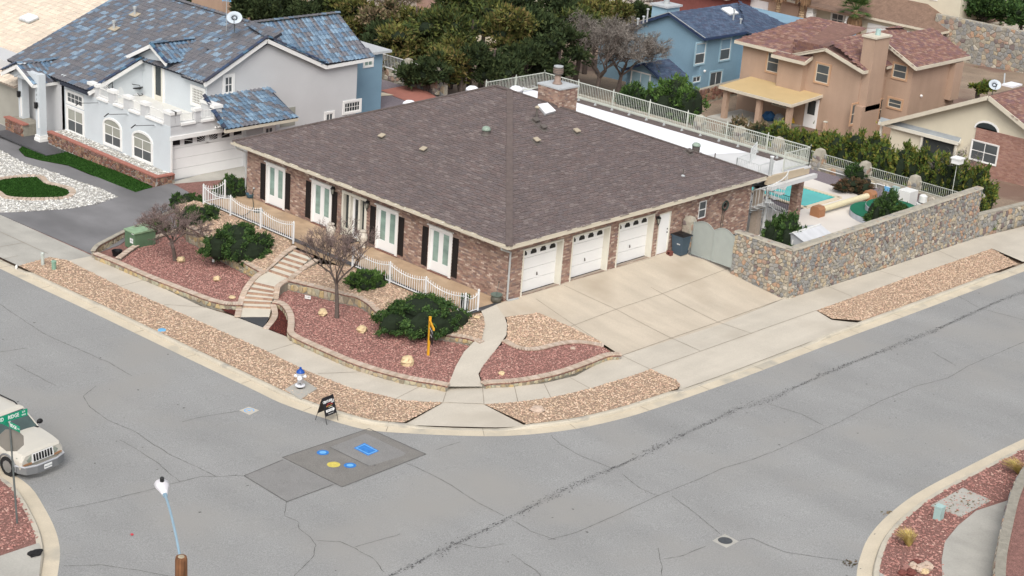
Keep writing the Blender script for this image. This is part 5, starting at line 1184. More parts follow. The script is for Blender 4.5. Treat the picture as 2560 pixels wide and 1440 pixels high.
# balcony door, glass-block window, wall windows
d0 = UX(398,243,HA3); a,b = d0[1]-.42,d0[1]+.42
m = MB(); wbox(m,'X',HA3-.012,-1,a-.16,a,1.45,3.52,0,.06); wbox(m,'X',HA3-.012,-1,b,b+.16,1.45,3.52,0,.06); wbox(m,'X',HA3-.012,-1,a-.16,b+.16,3.5,3.62,0,.06); m.build('door_frame','white',lh)
dd = MB(); wbox(dd,'X',HA3-.012,-1,a,b,1.46,3.5,0,.02); dd = dd.build('balcony_door','cream_frame',lh); g = MB(); wbox(g,'X',HA3-.012,-1,a+.2,b-.12,1.75,3.4,.02,.03); g.build('pane','glass_dark',dd)
gb = rectpx('X',HA3,(479,208),(508,245)); window(lh,'X',HA3-.012,(HB2+.25,HB2+1.35,2.05,2.95),trim=.14,split=(8,6),gmat='glass_block')
wr = rectpx('Y',HB2,(562,193),(580,230)); window(lh,'Y',HB2,wr,trim=.16,split='x',gmat='glass_screen')
wr = rectpx('Y',HB2,(861,258),(898,275)); window(lh,'Y',HB2,wr,trim=.14,split=(6,2),gmat='glass_dark')
wr = rectpx('Y',HB2,(815,285),(831,300)); window(lh,'Y',HB2,wr,trim=.14,split='v',gmat='glass_screen')
wr = rectpx('Y',HB,(663,320),(681,332)); window(lh,'Y',HB,(wr[0],wr[1],wr[2]-.3,wr[3]),trim=.14,split='v',gmat='glass_screen')
g = MB(); u0 = UY(717,300,HB2)[0]; wbox(g,'Y',HB2,-1,u0-.5,u0+.6,.2,1.3,0,.03); g.build('pane','glass_blind',lh)
# wall-arm floodlights
for px in ((248,257),(320,285),(388,313)):
    P = UX(px[0],px[1],HA); t = thing('wall_light',{248: 'black arm floodlight above the tall windows of the grey house',320: 'black arm floodlight above the first arched window of the grey house',388: 'black arm floodlight above the arched window next to the garage'}[px[0]],'floodlight',P,'black arm floodlights on the grey house')
    e = P+np.array([-.95,.45,.0]); MB().bar(P,e,.025).build('arm','black',t); MB().tube([P+[.0,0,0],P+[-.05,0,0]],.07,8).build('base','stucco_lit',t); MB().bar(e+[0,.02,.05],e+[-.12,.22,-.16],.11,.05).build('head','black',t)
# security light near garage
P = UY(541,320,HB); t = thing('security_light','white twin-head security light on the wall above the grey house garage','security light',P); MB().lathe(P+[0,-.03,-.06],[(.05,0),(.05,.08)],8).build('base','white',t)
for s in (-1,1): MB().tube([P+[s*.05,-.06,.04],P+[s*.17,-.15,.10]],.05,8).build('lamp_head','white',t)
# roofs
zf0 = lambda x: 2.17+.42*(x-.25)
ym = 42.0
F_ = [(.25,HC+.3,zf0(.25)),(.25,ym,zf0(.25)),(8.95,ym,zf0(8.95)),(8.95,29.2,zf0(8.95)),(7.4,26.95,zf0(7.4)),(3.7,26.95,zf0(3.7)),(3.7,29.2,zf0(3.7)),(3.7,HC-.3,zf0(3.7)),(2.2,HC-.3,zf0(2.2))]
F_ = [(.25,HC-.3,zf0(.25)),(.25,ym,zf0(.25)),(8.95,ym,zf0(8.95)),(8.95,26.95,zf0(8.95)),(3.7,26.95,zf0(3.7)),(3.7,HC-.3,zf0(3.7))]
lf = slope_frame(F_[0],F_[1],F_[2]); cl = [uv(lf,p) for p in F_]
MB().ext(F_,-lf[3]*.14).build('roof','tile_under',lh)
planks(lh,'roof_tile',lf[0]+lf[3]*.01,lf[1],lf[2],lf[3],cl,.30,.37,.075,'roof_tile','tile',stagger=False,nmax=220,restname='roof_tiles',lap=1.14)
# small cross gable over the balcony door
ag = UX(376,113,HA3-.55); bgz = ag[2]-.75
AG = np.array([HA3-.55,ag[1],ag[2]]); back = np.array([7.2,ag[1],ag[2]])
e1 = np.array([HA3-.55,ag[1]-1.55,bgz]); e2 = np.array([HA3-.55,ag[1]+2.6,bgz-.45])
slope(lh,[e1,[6.2,e1[1],bgz],back,AG],'tile_under','roof_tile_blue_sheen','tile',.30,.37,.075,40,pname='roof_tile',rest='roof_tiles')
slope(lh,[e2,[5.0,e2[1],bgz-.45],back,AG],'tile_under','roof_tile_blue_sheen','tile',.30,.37,.075,10,pname='roof_tile',rest='roof_tiles')
MB().ext([e1+[.4,0,0],AG+[.4,0,-.1],e2+[.4,0,0]],(.3,0,0)).build('gable_wall','stucco_lit',lh)
m = MB(); board(lh,e1+[0,0,.02],AG+[0,0,.05],.2,.06,m=m); board(lh,e2+[0,0,.02],AG+[0,0,.05],.2,.06,m=m); board(lh,(.15,HC-.34,zf0(.2)),(3.9,HC-.34,zf0(3.9)),.22,.06,m=m); board(lh,(3.68,28.9,zf0(3.7)),(3.68,26.9,zf0(3.7)),.2,.06,m=m)
ax_ = np.array([7.9,26.92,5.6]); l1 = np.array([3.6,26.92,3.52]); l2 = np.array([12.35,26.92,3.55])
board(lh,l1,ax_,.22,.06,m=m); board(lh,l2,ax_,.22,.06,m=m); board(lh,l2,(16.0,26.92,3.66),.2,.06,m=m); m.build('fascia','white',lh)
box('fascia','tile_under',lh,.13,.27,HC-.3,36.0,1.95,2.12)
# gable dormer slopes over the side wall
slope(lh,[l1,l1+[0,2.2,0],ax_+[0,3.4,0],ax_],'tile_under','roof_tile','tile',.30,.37,.075,30,pname='roof_tile',rest='roof_tiles')
slope(lh,[l2,l2+[0,.6,0],ax_+[0,2.4,0],ax_],'tile_under','roof_tile_blue_sheen','tile',.30,.37,.075,5,pname='roof_tile',rest='roof_tiles')
WR = [np.array(p,float) for p in ((12.2,26.9,3.68),(16.0,26.9,3.68),(15.7,29.9,5.72),(8.9,29.4,5.78),(8.2,27.6,5.45))]
WR = [np.array([12.25,26.9,3.68]),np.array([16.0,26.9,3.68]),np.array([15.75,29.95,5.72]),np.array([8.7,29.95,5.72]),np.array([8.3,29.5,5.42])]
wf = slope_frame(WR[0],WR[1],WR[2]); MB().ext(WR,-wf[3]*.12).build('roof','tile_under',lh)
exw = lambda u,s: (wf[0][0]+u < 12.2-(s/ .83)*1.35) & (s < 2.6) & (wf[0][0]+u < 12.3)
planks(lh,'roof_tile',wf[0]+wf[3]*.01,wf[1],wf[2],wf[3],[uv(wf,p) for p in WR],.30,.37,.075,'roof_tile_blue_sheen','tile',stagger=False,nmax=80,restname='roof_tiles',lap=1.14)
MB().add([(8.95,29.9,5.68),(15.7,29.95,5.68),(15.7,36,2.5),(8.95,42,2.5),(8.95,42,5.68),(16,26.9,3.6),(16,42,2.5),(14,42,2.5)],[[0,1,2,3],[0,3,4],[1,5,6,2]]).build('roof','tile_under',lh)
# barrel tiles along rakes and ridges
def barrels(a,b,mat='ridge_tile_blue',r=.12,ln=.36,nm='ridge_tile',parent=lh):
    a,b = np.asarray(a,float),np.asarray(b,float); L = np.linalg.norm(b-a); d = (b-a)/L; n = max(1,int(L/ln)); u = np.cross((0,0,1),d); u /= np.linalg.norm(u); v = np.cross(d,u)
    C = [a+d*(i+.5)*L/n for i in range(n)]; tl = d*math.cos(.06)+v*math.sin(.06)
    pieces(parent,nm,C,np.array([u*1.0,tl,v]),[(r*2.1,L/n*1.12,r*1.15)]*n,mat,'tile',nmax=80)
barrels((.2,HC-.3,zf0(.2)+.08),(3.7,HC-.3,zf0(3.7)+.08)); barrels(l1+[0,0,.1],ax_+[0,.02,.1]); barrels(l2+[0,0,.1],ax_+[0,.02,.1]); barrels(e1+[0,0,.07],AG+[0,0,.1]); barrels(AG+[0,0,.08],back+[0,0,.08],'roof_tile_blue_sheen')
barrels((8.95,30,5.86),(8.95,ym,5.92),'roof_tile'); barrels((8.95,29.95,5.82),(15.8,29.95,5.82),'roof_tile'); barrels(ax_+[0,0,.1],(8.6,29.6,5.8),'roof_tile')
# awning roof over the garage
A0,A1 = UY(562,325,HB-1.5),UY(745,293,HB-1.5); zaw = (A0[2]+A1[2])/2; T0,T1 = 3.85,8.3
slope(lh,[(A0[0],HB-1.5,zaw),(A1[0],HB-1.5,zaw),(T1,HB2,zaw+1.05),(T0,HB2,zaw+1.05)],'tile_under','roof_tile_blue_sheen','tile',.30,.37,.08,80,pname='roof_tile',rest='roof_tiles')
m = MB(); board(lh,(A0[0],HB-1.5,zaw-.04),(A1[0],HB-1.5,zaw-.04),.16,.06,m=m); board(lh,(A0[0],HB-1.5,zaw-.0),(T0,HB,zaw+.55),.16,.06,m=m); m.build('fascia','trim',lh); barrels((A0[0],HB-1.5,zaw+.1),(T0-.05,HB2,zaw+1.15))
# porch with tiled gable roof on two square posts
for i,(px,lab) in enumerate((((105,352),'near'),((62,322),'far'))):
    P = UZ(px[0],px[1],-1.52); m = MB(); m.box(P[0]-.22,P[0]+.22,P[1]-.22,P[1]+.22,-1.25,2.45); m.build('porch_post','stucco_lit',lh)
    m = MB(); m.box(P[0]-.32,P[0]+.32,P[1]-.32,P[1]+.32,-1.55,-1.32); m.box(P[0]-.28,P[0]+.28,P[1]-.28,P[1]+.28,-1.32,-1.15); m.build('post_base','white',lh)
    box('post_trim','white',lh,P[0]-.25,P[0]-.22,P[1]-.14,P[1]-.03,-.7,.45)
    t = thing('post_lantern',f'black lantern box on the {lab} porch post of the grey house','lantern',P+np.array([-.3,0,1.9]),'lanterns on the porch posts')
    MB().box(P[0]-.40,P[0]-.25,P[1]-.1,P[1]+.08,.55,.82).build('housing','black',t); MB().box(P[0]-.36,P[0]-.25,P[1]-.03,P[1]+.15,.45,.62).build('bracket','black',t)
    if i == 0: PN = P
    else: PF = P
xp = PN[0]-.45
pa = UX(42,163,xp); pl = UX(83,212,xp); pr = UX(5,182,xp)
ridge_b = np.array([HA+3.2,pa[1],pa[2]]); 
slope(lh,[(xp,pl[1],pl[2]),(HA+.1,pl[1],pl[2]),tuple(ridge_b),tuple(pa)],'tile_under','roof_tile_blue_sheen','tile',.30,.37,.075,60,pname='roof_tile',rest='roof_tiles')
slope(lh,[(xp,2*pa[1]-pl[1],pl[2]),(HA+.1,2*pa[1]-pl[1],pl[2]),tuple(ridge_b),tuple(pa)],'tile_under','roof_tile_blue_sheen','tile',.30,.37,.075,10,pname='roof_tile',rest='roof_tiles')
m = MB(); board(lh,(xp-.03,pl[1],pl[2]),(xp-.03,pa[1],pa[2]+.02),.2,.06,m=m); board(lh,(xp-.03,2*pa[1]-pl[1],pl[2]),(xp-.03,pa[1],pa[2]+.02),.2,.06,m=m); board(lh,(xp,pl[1],pl[2]),(HA+.2,pl[1],pl[2]),.18,.06,m=m); m.build('fascia','white',lh)
MB().ext([(xp+.3,pl[1]+.3,pl[2]-.05),(xp+.3,pa[1],pa[2]-.15),(xp+.3,2*pa[1]-pl[1]-.3,pl[2]-.05)],(.25,0,0)).build('gable_wall','stucco_lit',lh)
barrels(pa+[0,0,.08],ridge_b+[0,0,.08],'roof_tile_blue_sheen'); barrels((xp,2*pa[1]-pl[1],pl[2]+.08),pa+[0,0,.1])
# arch head between the posts and house number
m = MB(); c0,c1 = PN[1]+.22,PF[1]-.22; A = [(c0,2.4),(c0,1.75)]+[(c0+(c1-c0)*t,1.75+.42*math.sin(math.pi*t)) for t in np.linspace(.08,.92,8)]+[(c1,1.75),(c1,2.4)]; m.ext([(PN[0]-.2,a,b) for a,b in A],(.4,0,0)); m.build('arch','stucco_lit',lh)
def text(parent,s,loc,ux,uy,size,mat,name='lettering',align='CENTER',ext=.002,bold=0.0,sx=1.0):
    """flat lettering; ux = reading direction, uy = up direction on the surface"""
    cu = bpy.data.curves.new(name,'FONT'); cu.body = s; cu.size = size; cu.align_x = align; cu.align_y = 'CENTER'; cu.extrude = ext; cu.offset = bold; cu.materials.append(MATS[mat]); cu.resolution_u = 2
    o = bpy.data.objects.new(name,cu); COL.objects.link(o); ux,uy = np.asarray(ux,float),np.asarray(uy,float); ux /= np.linalg.norm(ux); uy -= np.dot(uy,ux)*ux; uy /= np.linalg.norm(uy); n = np.cross(ux,uy)
    L = np.asarray(loc,float)-(ORG[parent.name] if parent else 0); uxs = ux*sx
    o.matrix_basis = Matrix(((uxs[0],uy[0],n[0],L[0]),(uxs[1],uy[1],n[1],L[1]),(uxs[2],uy[2],n[2],L[2]),(0,0,0,1)))
    if parent: o.parent = parent
    bpy.context.view_layer.update(); dg = bpy.context.evaluated_depsgraph_get(); me = bpy.data.meshes.new_from_object(o.evaluated_get(dg)); mb_ = o.matrix_basis.copy()
    bpy.data.objects.remove(o); o = bpy.data.objects.new(name,me); COL.objects.link(o); o.matrix_basis = mb_
    if not me.materials: me.materials.append(MATS[mat])
    if parent: o.parent = parent
    return o
for k,ch in enumerate('6181'): text(lh,ch,(PN[0]-.232,PN[1]+.06,1.75-.26*k),(0,-1,0),(0,0,1),.2,'galv','house_number')
# back wall of the porch, window seen through it
box('wall','stucco_lit',lh,HA,HA+2.0,36.2,36.5,HZ-.2,2.4); box('wall','stucco_grey',lh,HA+1.8,HA+2.2,36.2,41,HZ-.2,2.6)
window(lh,'X',HA+1.8,(38.6,39.9,-.9,1.2),trim=.14,split='h',gmat='glass_screen',gtop='glass_blind')
box('porch_floor','tile_dark',lh,-1.9,HA+2,34.2,40,-1.6,-1.5)
# roof pipes on the grey house
for i,px in enumerate(((285,75),(337,40))):
    P = UP(px[0],px[1],lf[0],lf[3]); t = thing('flue_pipe',('galvanised roof pipe, lower of the two on the blue tiled roof','galvanised roof pipe, upper of the two on the blue tiled roof')[i],'flue pipe',P); MB().tube([P,P+[0,0,.55]],.07,10).build('pipe','galv_light',t); MB().lathe(P+[0,0,.45],[(.12,0),(.12,.12),(0,.16)],10).build('cap','galv_light',t)
    MB().obox(P+np.array([0,0,.1]),[lf[1],lf[2],lf[3]],(.7,.45,.04)).build('flashing','vent_metal',t)
# satellite dish and antenna panel behind the ridge
P = UZ(586,44,6.6); t = thing('satellite_dish','pale satellite dish standing at the blue tiled ridge','satellite dish',P)
nrm = np.array([-.55,-.62,.56]); nrm /= np.linalg.norm(nrm); uu = np.cross((0,0,1),nrm); uu /= np.linalg.norm(uu); vv = np.cross(nrm,uu)
def dish(t,P,r,mat='dish'):
    m = MB(); V = [P-nrm*.06]+[P+(uu*math.cos(a)*q+vv*math.sin(a)*q*.85)*r+nrm*(.09*q*q-.06) for q in (.4,.75,1) for a in np.arange(20)/20*6.2832]
    m.add(V,[[0,1+i,1+(i+1) % 20] for i in range(20)]+[[1+k*20+i,1+k*20+(i+1) % 20,21+k*20+(i+1) % 20,21+k*20+i] for k in (0,1) for i in range(20)]); m.build('reflector',mat,t,smooth=True)
    MB().tube([P-vv*r*.8,P+nrm*r*.95-vv*r*.25],.018,5).build('feed_arm','vent_dark',t); MB().tube([P-nrm*.06,P-nrm*.25-[0,0,r*1.6]],.03,6).build('mast','galv',t)
dish(t,P,.44)
P = UZ(566,52,6.0); t = thing('antenna','square grid antenna on a thin pole behind the blue tiled ridge','antenna',P); MB().tube([P+[0,0,-.6],P+[0,0,1.2]],.02,6).build('pole','galv_light',t)
m = MB()
for k in range(6): m.bar(P+[-.18,.2,1.15+k*.09],P+[.18,-.2,1.15+k*.09],.03)
for k in (-1,0,1): m.bar(P+[k*.15,-k*.17,1.1],P+[k*.15,-k*.17,1.65],.02)
m.build('grid','cover_blue',t)
# rear annexe of the grey house and red paved back yard
box('annexe','stucco_sky',lh,15.0,19.2,29.6,36,-1.0,3.1); box('annexe_roof','chimney_cap',lh,14.8,19.7,29.3,36,3.1,3.25)
window(lh,'Y',29.6,rectpx('Y',29.6,(911,148),(930,163)),trim=.1,split='v',gmat='glass_curtain')
# planter in front: red capped rubble wall and white gravel
plf = [UZ(*q,-1.33) for q in [(412,465),(380,449),(300,410),(220,372),(150,348)]]
t = thing('planter_wall','long red capped rubble planter wall in front of the grey stucco house','planter wall',plf[0]); y0p,y1p = plf[0][1],plf[-1][1]; xf = -.04
m = MB(); m.box(xf+.02,xf+.28,y0p,y1p,HZ-.3,-.80); m.box(xf+.28,HA,y0p,y0p+.28,HZ-.3,-.80); m.build('core','stone_mortar',t)
xf = -.62
m = MB(); m.box(xf,HA-.02,y0p+.02,y1p,HZ-.35,-.82); m.build('fill','white_bed',t)
stones(t,'stone',(y0p,y1p,HZ-.15,-.80),lambda u,v,d: (xf-d,u,v),.19,'red_rubble',depth=.05,nmax=250,seed=31); stones(t,'stone',(xf,HA,HZ-.15,-.80),lambda u,v,d: (u,y0p-d,v),.19,'red_rubble',depth=.05,nmax=60,seed=32)
cp = MB(); cp.box(xf-.07,xf+.24,y0p-.07,y1p,-.80,-.72); cp.build('cap','terracotta',t); box('cap','terracotta',t,xf+.24,HA-.02,y0p-.07,y0p+.24,-.80,-.722)
gravel('gravel',[(xf+.25,y0p+.26),(HA-.02,y0p+.26),(HA-.02,y1p),(xf+.25,y1p)],lambda x,y: -.80+0*x,'white_stone',150,.05,label='white gravel inside the planter of the grey house')
P2 = UZ(12,300,-1.5); t = thing('planter_wall','short red capped rubble planter beside the porch at the left edge','planter wall',P2)
q0,q1 = UZ(14,322,-1.5),UZ(55,340,-1.5); m = MB(); m.box(q0[0],q0[0]+1.2,38.2,q0[1],-1.6,-.82); m.build('core','stone_mortar',t); stones(t,'stone',(38.2,q0[1],-1.6,-.82),lambda u,v,d: (q0[0]-d,u,v),.2,'red_rubble',depth=.05,seed=33); box('cap','terracotta',t,q0[0]-.08,q0[0]+.3,38.1,q0[1]+.05,-.82,-.74)
# ---------------------------------------------------------------- cream tiled house at the top left edge
ch = thing('cream_tiled_house','sand coloured house with faded cream tile roof at the top left edge','house',(4,50,-2))
e0,e1 = UZ(30,207,1.2),UZ(-90,165,1.2); tp = UZ(250,8,5.3); tl = UZ(40,-70,5.3)
xw = e0[0]; slope(ch,[(xw,e0[1]-.2,1.0),(xw,75,1.0),(xw+11,75,4.6),(xw+11,e0[1]-.2,4.6)],'cream_under','cream_tile','tile',.30,.42,.06,60,pname='roof_tile',rest='roof_tiles')
box('wall','stucco_sand',ch,xw+.5,xw+20,e0[1]+.1,75,-2.4,.95)
MB().add([(xw+11,e0[1]-.2,4.55),(xw+22,e0[1]-.2,1),(xw+22,75,1),(xw+11,75,4.55)],[[0,1,2,3]]).build('roof','cream_under',ch)
P = UP(72,48,(xw,e0[1],1.1),(-.311,0,.95)); t = thing('skylight','white skylight on the faded cream tile roof','skylight',P); MB().obox(P+[0,0,.12],[(.95,0,.311),(0,1,0),(-.311,0,.95)],(.7,1.1,.12)).build('lid','deck_white',t); MB().obox(P+[0,0,.03],[(.95,0,.311),(0,1,0),(-.311,0,.95)],(.8,1.2,.1)).build('curb','galv_light',t)
sheet('yard_ground',[(xw-7,42),(xw+.5,42),(xw+.5,80),(xw-7,80)],lambda x,y: -1.9+0*x,'white_bed')

def swivel_chair(loc,rz,label):
    t = thing('patio_chair',label,'chair',loc,'black metal swivel chairs on the balcony'); m = MB(); L = np.asarray(loc,float); ca,sa = math.cos(rz),math.sin(rz)
    def W(x,y,z): return L+np.array([x*ca-y*sa,x*sa+y*ca,z])
    m.tube([W(-.26,.26,.42),W(-.27,.36,1.05),W(.27,.36,1.05),W(.26,.26,.42)],.022,5); m.tube([W(-.26,.34,1.0),W(.26,.28,.5)],.016,4); m.tube([W(.26,.34,1.0),W(-.26,.28,.5)],.016,4); m.build('backrest','black',t)
    m = MB(); m.obox(W(0,0,.43),[(ca,sa,0),(-sa,ca,0),(0,0,1)],(.54,.54,.05)); m.build('seat','black',t)
    for s in (-1,1): MB().tube([W(s*.27,.3,.70),W(s*.33,.1,.68),W(s*.33,-.25,.66),W(s*.28,-.26,.43)],.02,5).build('armrest','black',t)
    m = MB(); m.tube([W(0,0,.42),W(0,0,.1)],.03,6)
    for k in range(4): a = k*1.57+.78; m.tube([W(0,0,.1),W(.32*math.cos(a),.32*math.sin(a),.03)],.02,5)
    m.tube([W(.33*math.cos(a),.33*math.sin(a),.03) for a in np.linspace(0,6.28,17)],.016,4); m.build('swivel_base','black',t)
swivel_chair(UZ(343,237,1.47),R(40),'black metal swivel chair standing free on the white balcony'); swivel_chair(UZ(276,248,1.47)+np.array([0,.3,0]),R(150),'black metal swivel chair half hidden behind the balcony balusters')
# ---------------------------------------------------------------- tall stone garden wall on the right
WXc,WY0,WTOP = 12.5,-6.35,1.68
sw = thing('stone_wall','tall wall of multicoloured field stones along the right pavement','stone wall',(WXc,WY0,-.7))
wx1 = 29.45
def zb(x): return float(zk(x,WY0))-.15
def ytop(u): return WTOP+.016*(u-WXc)
yl = lambda x: WY0-.028*(x-WXc)
m = MB(); m.add([(WXc,WY0,-1.2),(wx1,yl(wx1),-1.4),(wx1,yl(wx1)+.4,-1.4),(WXc,WY0+.4,-1.2),(WXc,WY0,WTOP),(wx1,yl(wx1),ytop(wx1)),(wx1,yl(wx1)+.4,ytop(wx1)),(WXc,WY0+.4,WTOP)],BOXF)
m.box(WXc,WXc+.4,WY0+.4,-3.05,-1.0,WTOP-.002); m.build('core','stone_mortar',sw)
stones(sw,'stone',(WXc,wx1,-1.0,2.0),lambda u,v,d: (u,yl(u)-d,v),.175,'field_stone',depth=.05,nmax=230,top=lambda u: ytop(u)-.01,seed=41,gap=.028)
stones(sw,'stone',(WY0,-3.05,-1.0,WTOP),lambda u,v,d: (WXc-d,u,v),.175,'field_stone',depth=.05,nmax=70,seed=42,gap=.028)
cm = MB(); V = []
us = np.linspace(WXc-.04,wx1+.03,60)
for u in us:
    y = yl(u); z = ytop(u); j = .02*rng.random(); V += [(u,y-.05-j,z-.02),(u,y+.02,z+.05+j),(u,y+.34,z+.05+j),(u,y+.44,z-.02)]
cm.add(V,[[i*4+j,i*4+j+1,(i+1)*4+j+1,(i+1)*4+j] for i in range(59) for j in range(3)]); V = []
for u in np.linspace(WY0+.02,-3.0,14): j = .02*rng.random(); V += [(WXc-.05-j,u,WTOP-.02),(WXc+.02,u,WTOP+.045+j),(WXc+.34,u,WTOP+.045+j),(WXc+.44,u,WTOP-.02)]
cm.add(V,[[i*4+j,i*4+j+1,(i+1)*4+j+1,(i+1)*4+j] for i in range(13) for j in range(3)]); cm.build('coping','wall_cap',sw)
stones(sw,'coping_stone',(WXc,wx1,0,.36),lambda u,v,d: (u,yl(u)+v,ytop(u)+.04+d*.5),.17,'field_stone',depth=.035,nmax=80,seed=43,aspect=1.1); stones(sw,'coping_stone',(WY0,-3.05,0,.36),lambda u,v,d: (WXc+v,u,WTOP+.04+d*.5),.17,'field_stone',depth=.035,nmax=30,seed=44)
lw = thing('stone_wall','lower stone wall beyond the tall one at the right edge of the picture','stone wall',(30,yl(30),-1)); zt2 = lambda u: .42-.045*(u-wx1)
m = MB(); m.add([(wx1,yl(wx1)+.03,-1.4),(60,yl(60),-2),(60,yl(60)+.35,-2),(wx1,yl(wx1)+.38,-1.4),(wx1,yl(wx1)+.03,zt2(wx1)),(60,yl(60),zt2(60)),(60,yl(60)+.35,zt2(60)),(wx1,yl(wx1)+.38,zt2(wx1))],BOXF); m.build('core','wall_cap',lw)
stones(lw,'stone',(wx1+.02,38,-1.1,.45),lambda u,v,d: (u,yl(u)-d,v),.26,'field_stone',depth=.05,nmax=250,top=lambda u: zt2(u)-.05,seed=45)
# stone pier and double gate
def stone_pier(x,y,w,z0,z1,label,seed,dome=.25,name='stone_pier',group=None,size=.2):
    t = thing(name,label,'pier',(x,y,z0),group); m = MB(); h = w/2; m.box(x-h,x+h,y-h,y+h,z0,z1)
    m.add([(x-h,y-h,z1),(x+h,y-h,z1),(x+h,y+h,z1),(x-h,y+h,z1),(x-h*.7,y-h*.7,z1+dome*.75),(x+h*.7,y-h*.7,z1+dome*.75),(x+h*.7,y+h*.7,z1+dome*.75),(x-h*.7,y+h*.7,z1+dome*.75),(x,y,z1+dome)],[[0,1,5,4],[1,2,6,5],[2,3,7,6],[3,0,4,7],[4,5,8],[5,6,8],[6,7,8],[7,4,8]])
    m.build('core','wall_cap',t)
    stones(t,'stone',(y-h,y+h,z0,z1),lambda u,v,d: (x-h-d,u,v),size,'field_stone',depth=.035,nmax=40,seed=seed); stones(t,'stone',(x-h,x+h,z0,z1),lambda u,v,d: (u,y-h-d,v),size,'field_stone',depth=.035,nmax=40,seed=seed+1); return t
stone_pier(12.55,-.30,.48,-.2,1.48,'round-topped stone pier between the grey gate and the brick wall',51)
GT = thing('double_gate','pale grey double gate with rounded tops between stone pier and stone wall','gate',(12.5,-1.85,-.1))
for (y0,y1,sgn) in ((-.66,-1.84,1),(-1.88,-3.06,-1)):
    def arc(t):                                    # height across a leaf, 0 at the outer post, 1 at the centre
        return 1.40+.25*math.sin(math.pi*(.25+.75*t)) if sgn > 0 else 1.40+.25*math.sin(math.pi*(.25+.75*(t)))
    n = 14; P = [(y0,-.12)]+[(y0+(y1-y0)*k/n,1.26+.40*math.sin(math.pi*min(1,.12+.80*k/n))**.8) for k in range(n+1)]+[(y1,-.12)]
    MB().ext([(12.5,a,b) for a,b in P],(.03,0,0)).build('gate_leaf','gate_grey',GT)
    fr_ = MB(); Q = [(12.49,a,b) for a,b in P]; 
    for a,b in zip(Q,Q[1:]+Q[:1]): fr_.bar(a,b,.035)
    fr_.build('leaf_frame','gate_grey',GT)
MB().tube([(12.52,-.60,-.2),(12.52,-.60,1.5)],.035,6).build('post','gate_grey',GT); MB().tube([(12.52,-3.02,-.2),(12.52,-3.02,1.5)],.03,6).build('post','gate_grey',GT)
# ---------------------------------------------------------------- pool yard
zp = -.45
sheet('pool_yard',[(12.9,-6.0),(32.1,-6.5),(32.1,20),(17.9,20),(17.9,0),(12.9,0)],lambda x,y: zp-.05+0*x,'purple_bed',sub=0)
PD = [UZ(*q,zp)[:2] for q in [(1900,420),(2075,447),(2110,455),(2250,512),(2310,535),(2240,575),(2090,640),(1990,560),(1930,520),(1878,560),(1862,480)]]
sheet('pool_deck',[(18,12),(24.2,12),(24.2,3.0)]+[UZ(*q,zp)[:2] for q in [(1985,533),(2012,519),(2093,492),(1960,452),(1905,437)]]+[(30.2,12),(30.6,12)]+[UZ(*q,zp)[:2] for q in [(2030,447),(2120,478),(2195,505),(2240,530),(2290,560),(2200,595),(2120,600),(2040,640)]]+[(15,-5.7),(13,-5.8),(13,-.1),(18,-.1)],lambda x,y: zp+0*x,'pool_deck',sub=0)
pw = [UZ(*q,zp)[:2] for q in [(2003,517),(2012,517),(2091,494)]]; far = UZ(1925,447,zp)[:2]; nl = UZ(1882,478,zp)[:2]
pool = [nl,pw[0],pw[1],pw[2],far,(far[0]-.3,13.5),(nl[0],13.5)]
P0 = thing('swimming_pool','turquoise swimming pool with cream coping behind the spiral stairs','pool',(*pw[0],zp))
pr_ = np.array(pool+[pool[0]]); rib = MB(); N2 = None
MB().poly([(*p,zp+.006) for p in pool]).build('water','pool_water',P0)
m = MB(); cpl = np.array([UZ(*q,zp)[:2] for q in [(1882,474),(2005,514),(2090,490),(1925,444)]])
for a,b in zip([nl,pw[1],pw[2]],[pw[1],pw[2],far]):
    a3 = np.array([*a,zp+.02]); b3 = np.array([*b,zp+.02]); d = (b3-a3)/np.linalg.norm(b3-a3); nn = np.array([d[1],-d[0],0])
    if inpoly([(a3+(b3-a3)/2+nn*.2)[0]],[(a3+(b3-a3)/2+nn*.2)[1]],np.array(pool))[0]: nn = -nn
    m.obox((a3+b3)/2+nn*.15,[d,nn,(0,0,1)],(np.linalg.norm(b3-a3)+.3,.3,.05))
m.build('coping','coping',P0)
# low rear wall with piers and black railings
XW = 32.2; RW = thing('rear_wall','low stone wall with railings and round-topped piers behind the pool','stone wall',(XW,3,-.8))
box('core','wall_cap',RW,XW,XW+.35,-6.6,26,-1.2,-.10); stones(RW,'stone',(-6.5,20,-.95,-.14),lambda u,v,d: (XW-d,u,v),.30,'field_stone',depth=.05,nmax=200,seed=61,aspect=1.3)
py_ = [-5.3,-1.25,2.05,5.2,8.2,11.1,14.2]
for i,y in enumerate(py_): stone_pier(XW+.15,y,.58,-.75,.42,['round-topped pier at the corner of the tall stone wall','round-topped pier nearest the green spa cover','round-topped pier above the brown bush by the pool','round-topped pier right of the spiral stair deck','round-topped pier seen through the deck railing, right one','round-topped pier seen through the deck railing, left one','round-topped pier behind the long rear railing'][i],63+2*i,dome=.42,group='piers of the wall behind the pool')
for i,(a,b) in enumerate(zip(py_[:-1],py_[1:])):
    r_ = MB(); a2,b2 = a+.3,b-.3; r_.bar((XW+.15,a2,.50),(XW+.15,b2,.50),.03); r_.bar((XW+.15,a2,-.02),(XW+.15,b2,-.02),.03); r_.build('rail','rail',RW)
    ys = np.arange(a2+.08,b2,.125); pieces(RW,'baluster',[(XW+.15,y,.24) for y in ys],np.eye(3),[(.016,.016,.54)]*len(ys),'rail',nmax=60)
MB().tube([(XW-.12,5.0,-.32),(XW-.12,1.0,-.30)],.03,6).build('pipe','white_plastic',RW)
MB().tube([(XW-.12,1.0,-.75),(XW-.12,1.0,-.25),(XW-.12,-1.2,-.25),(XW-.12,-1.2,-.7)],.035,6).build('pipe','white_plastic',RW)
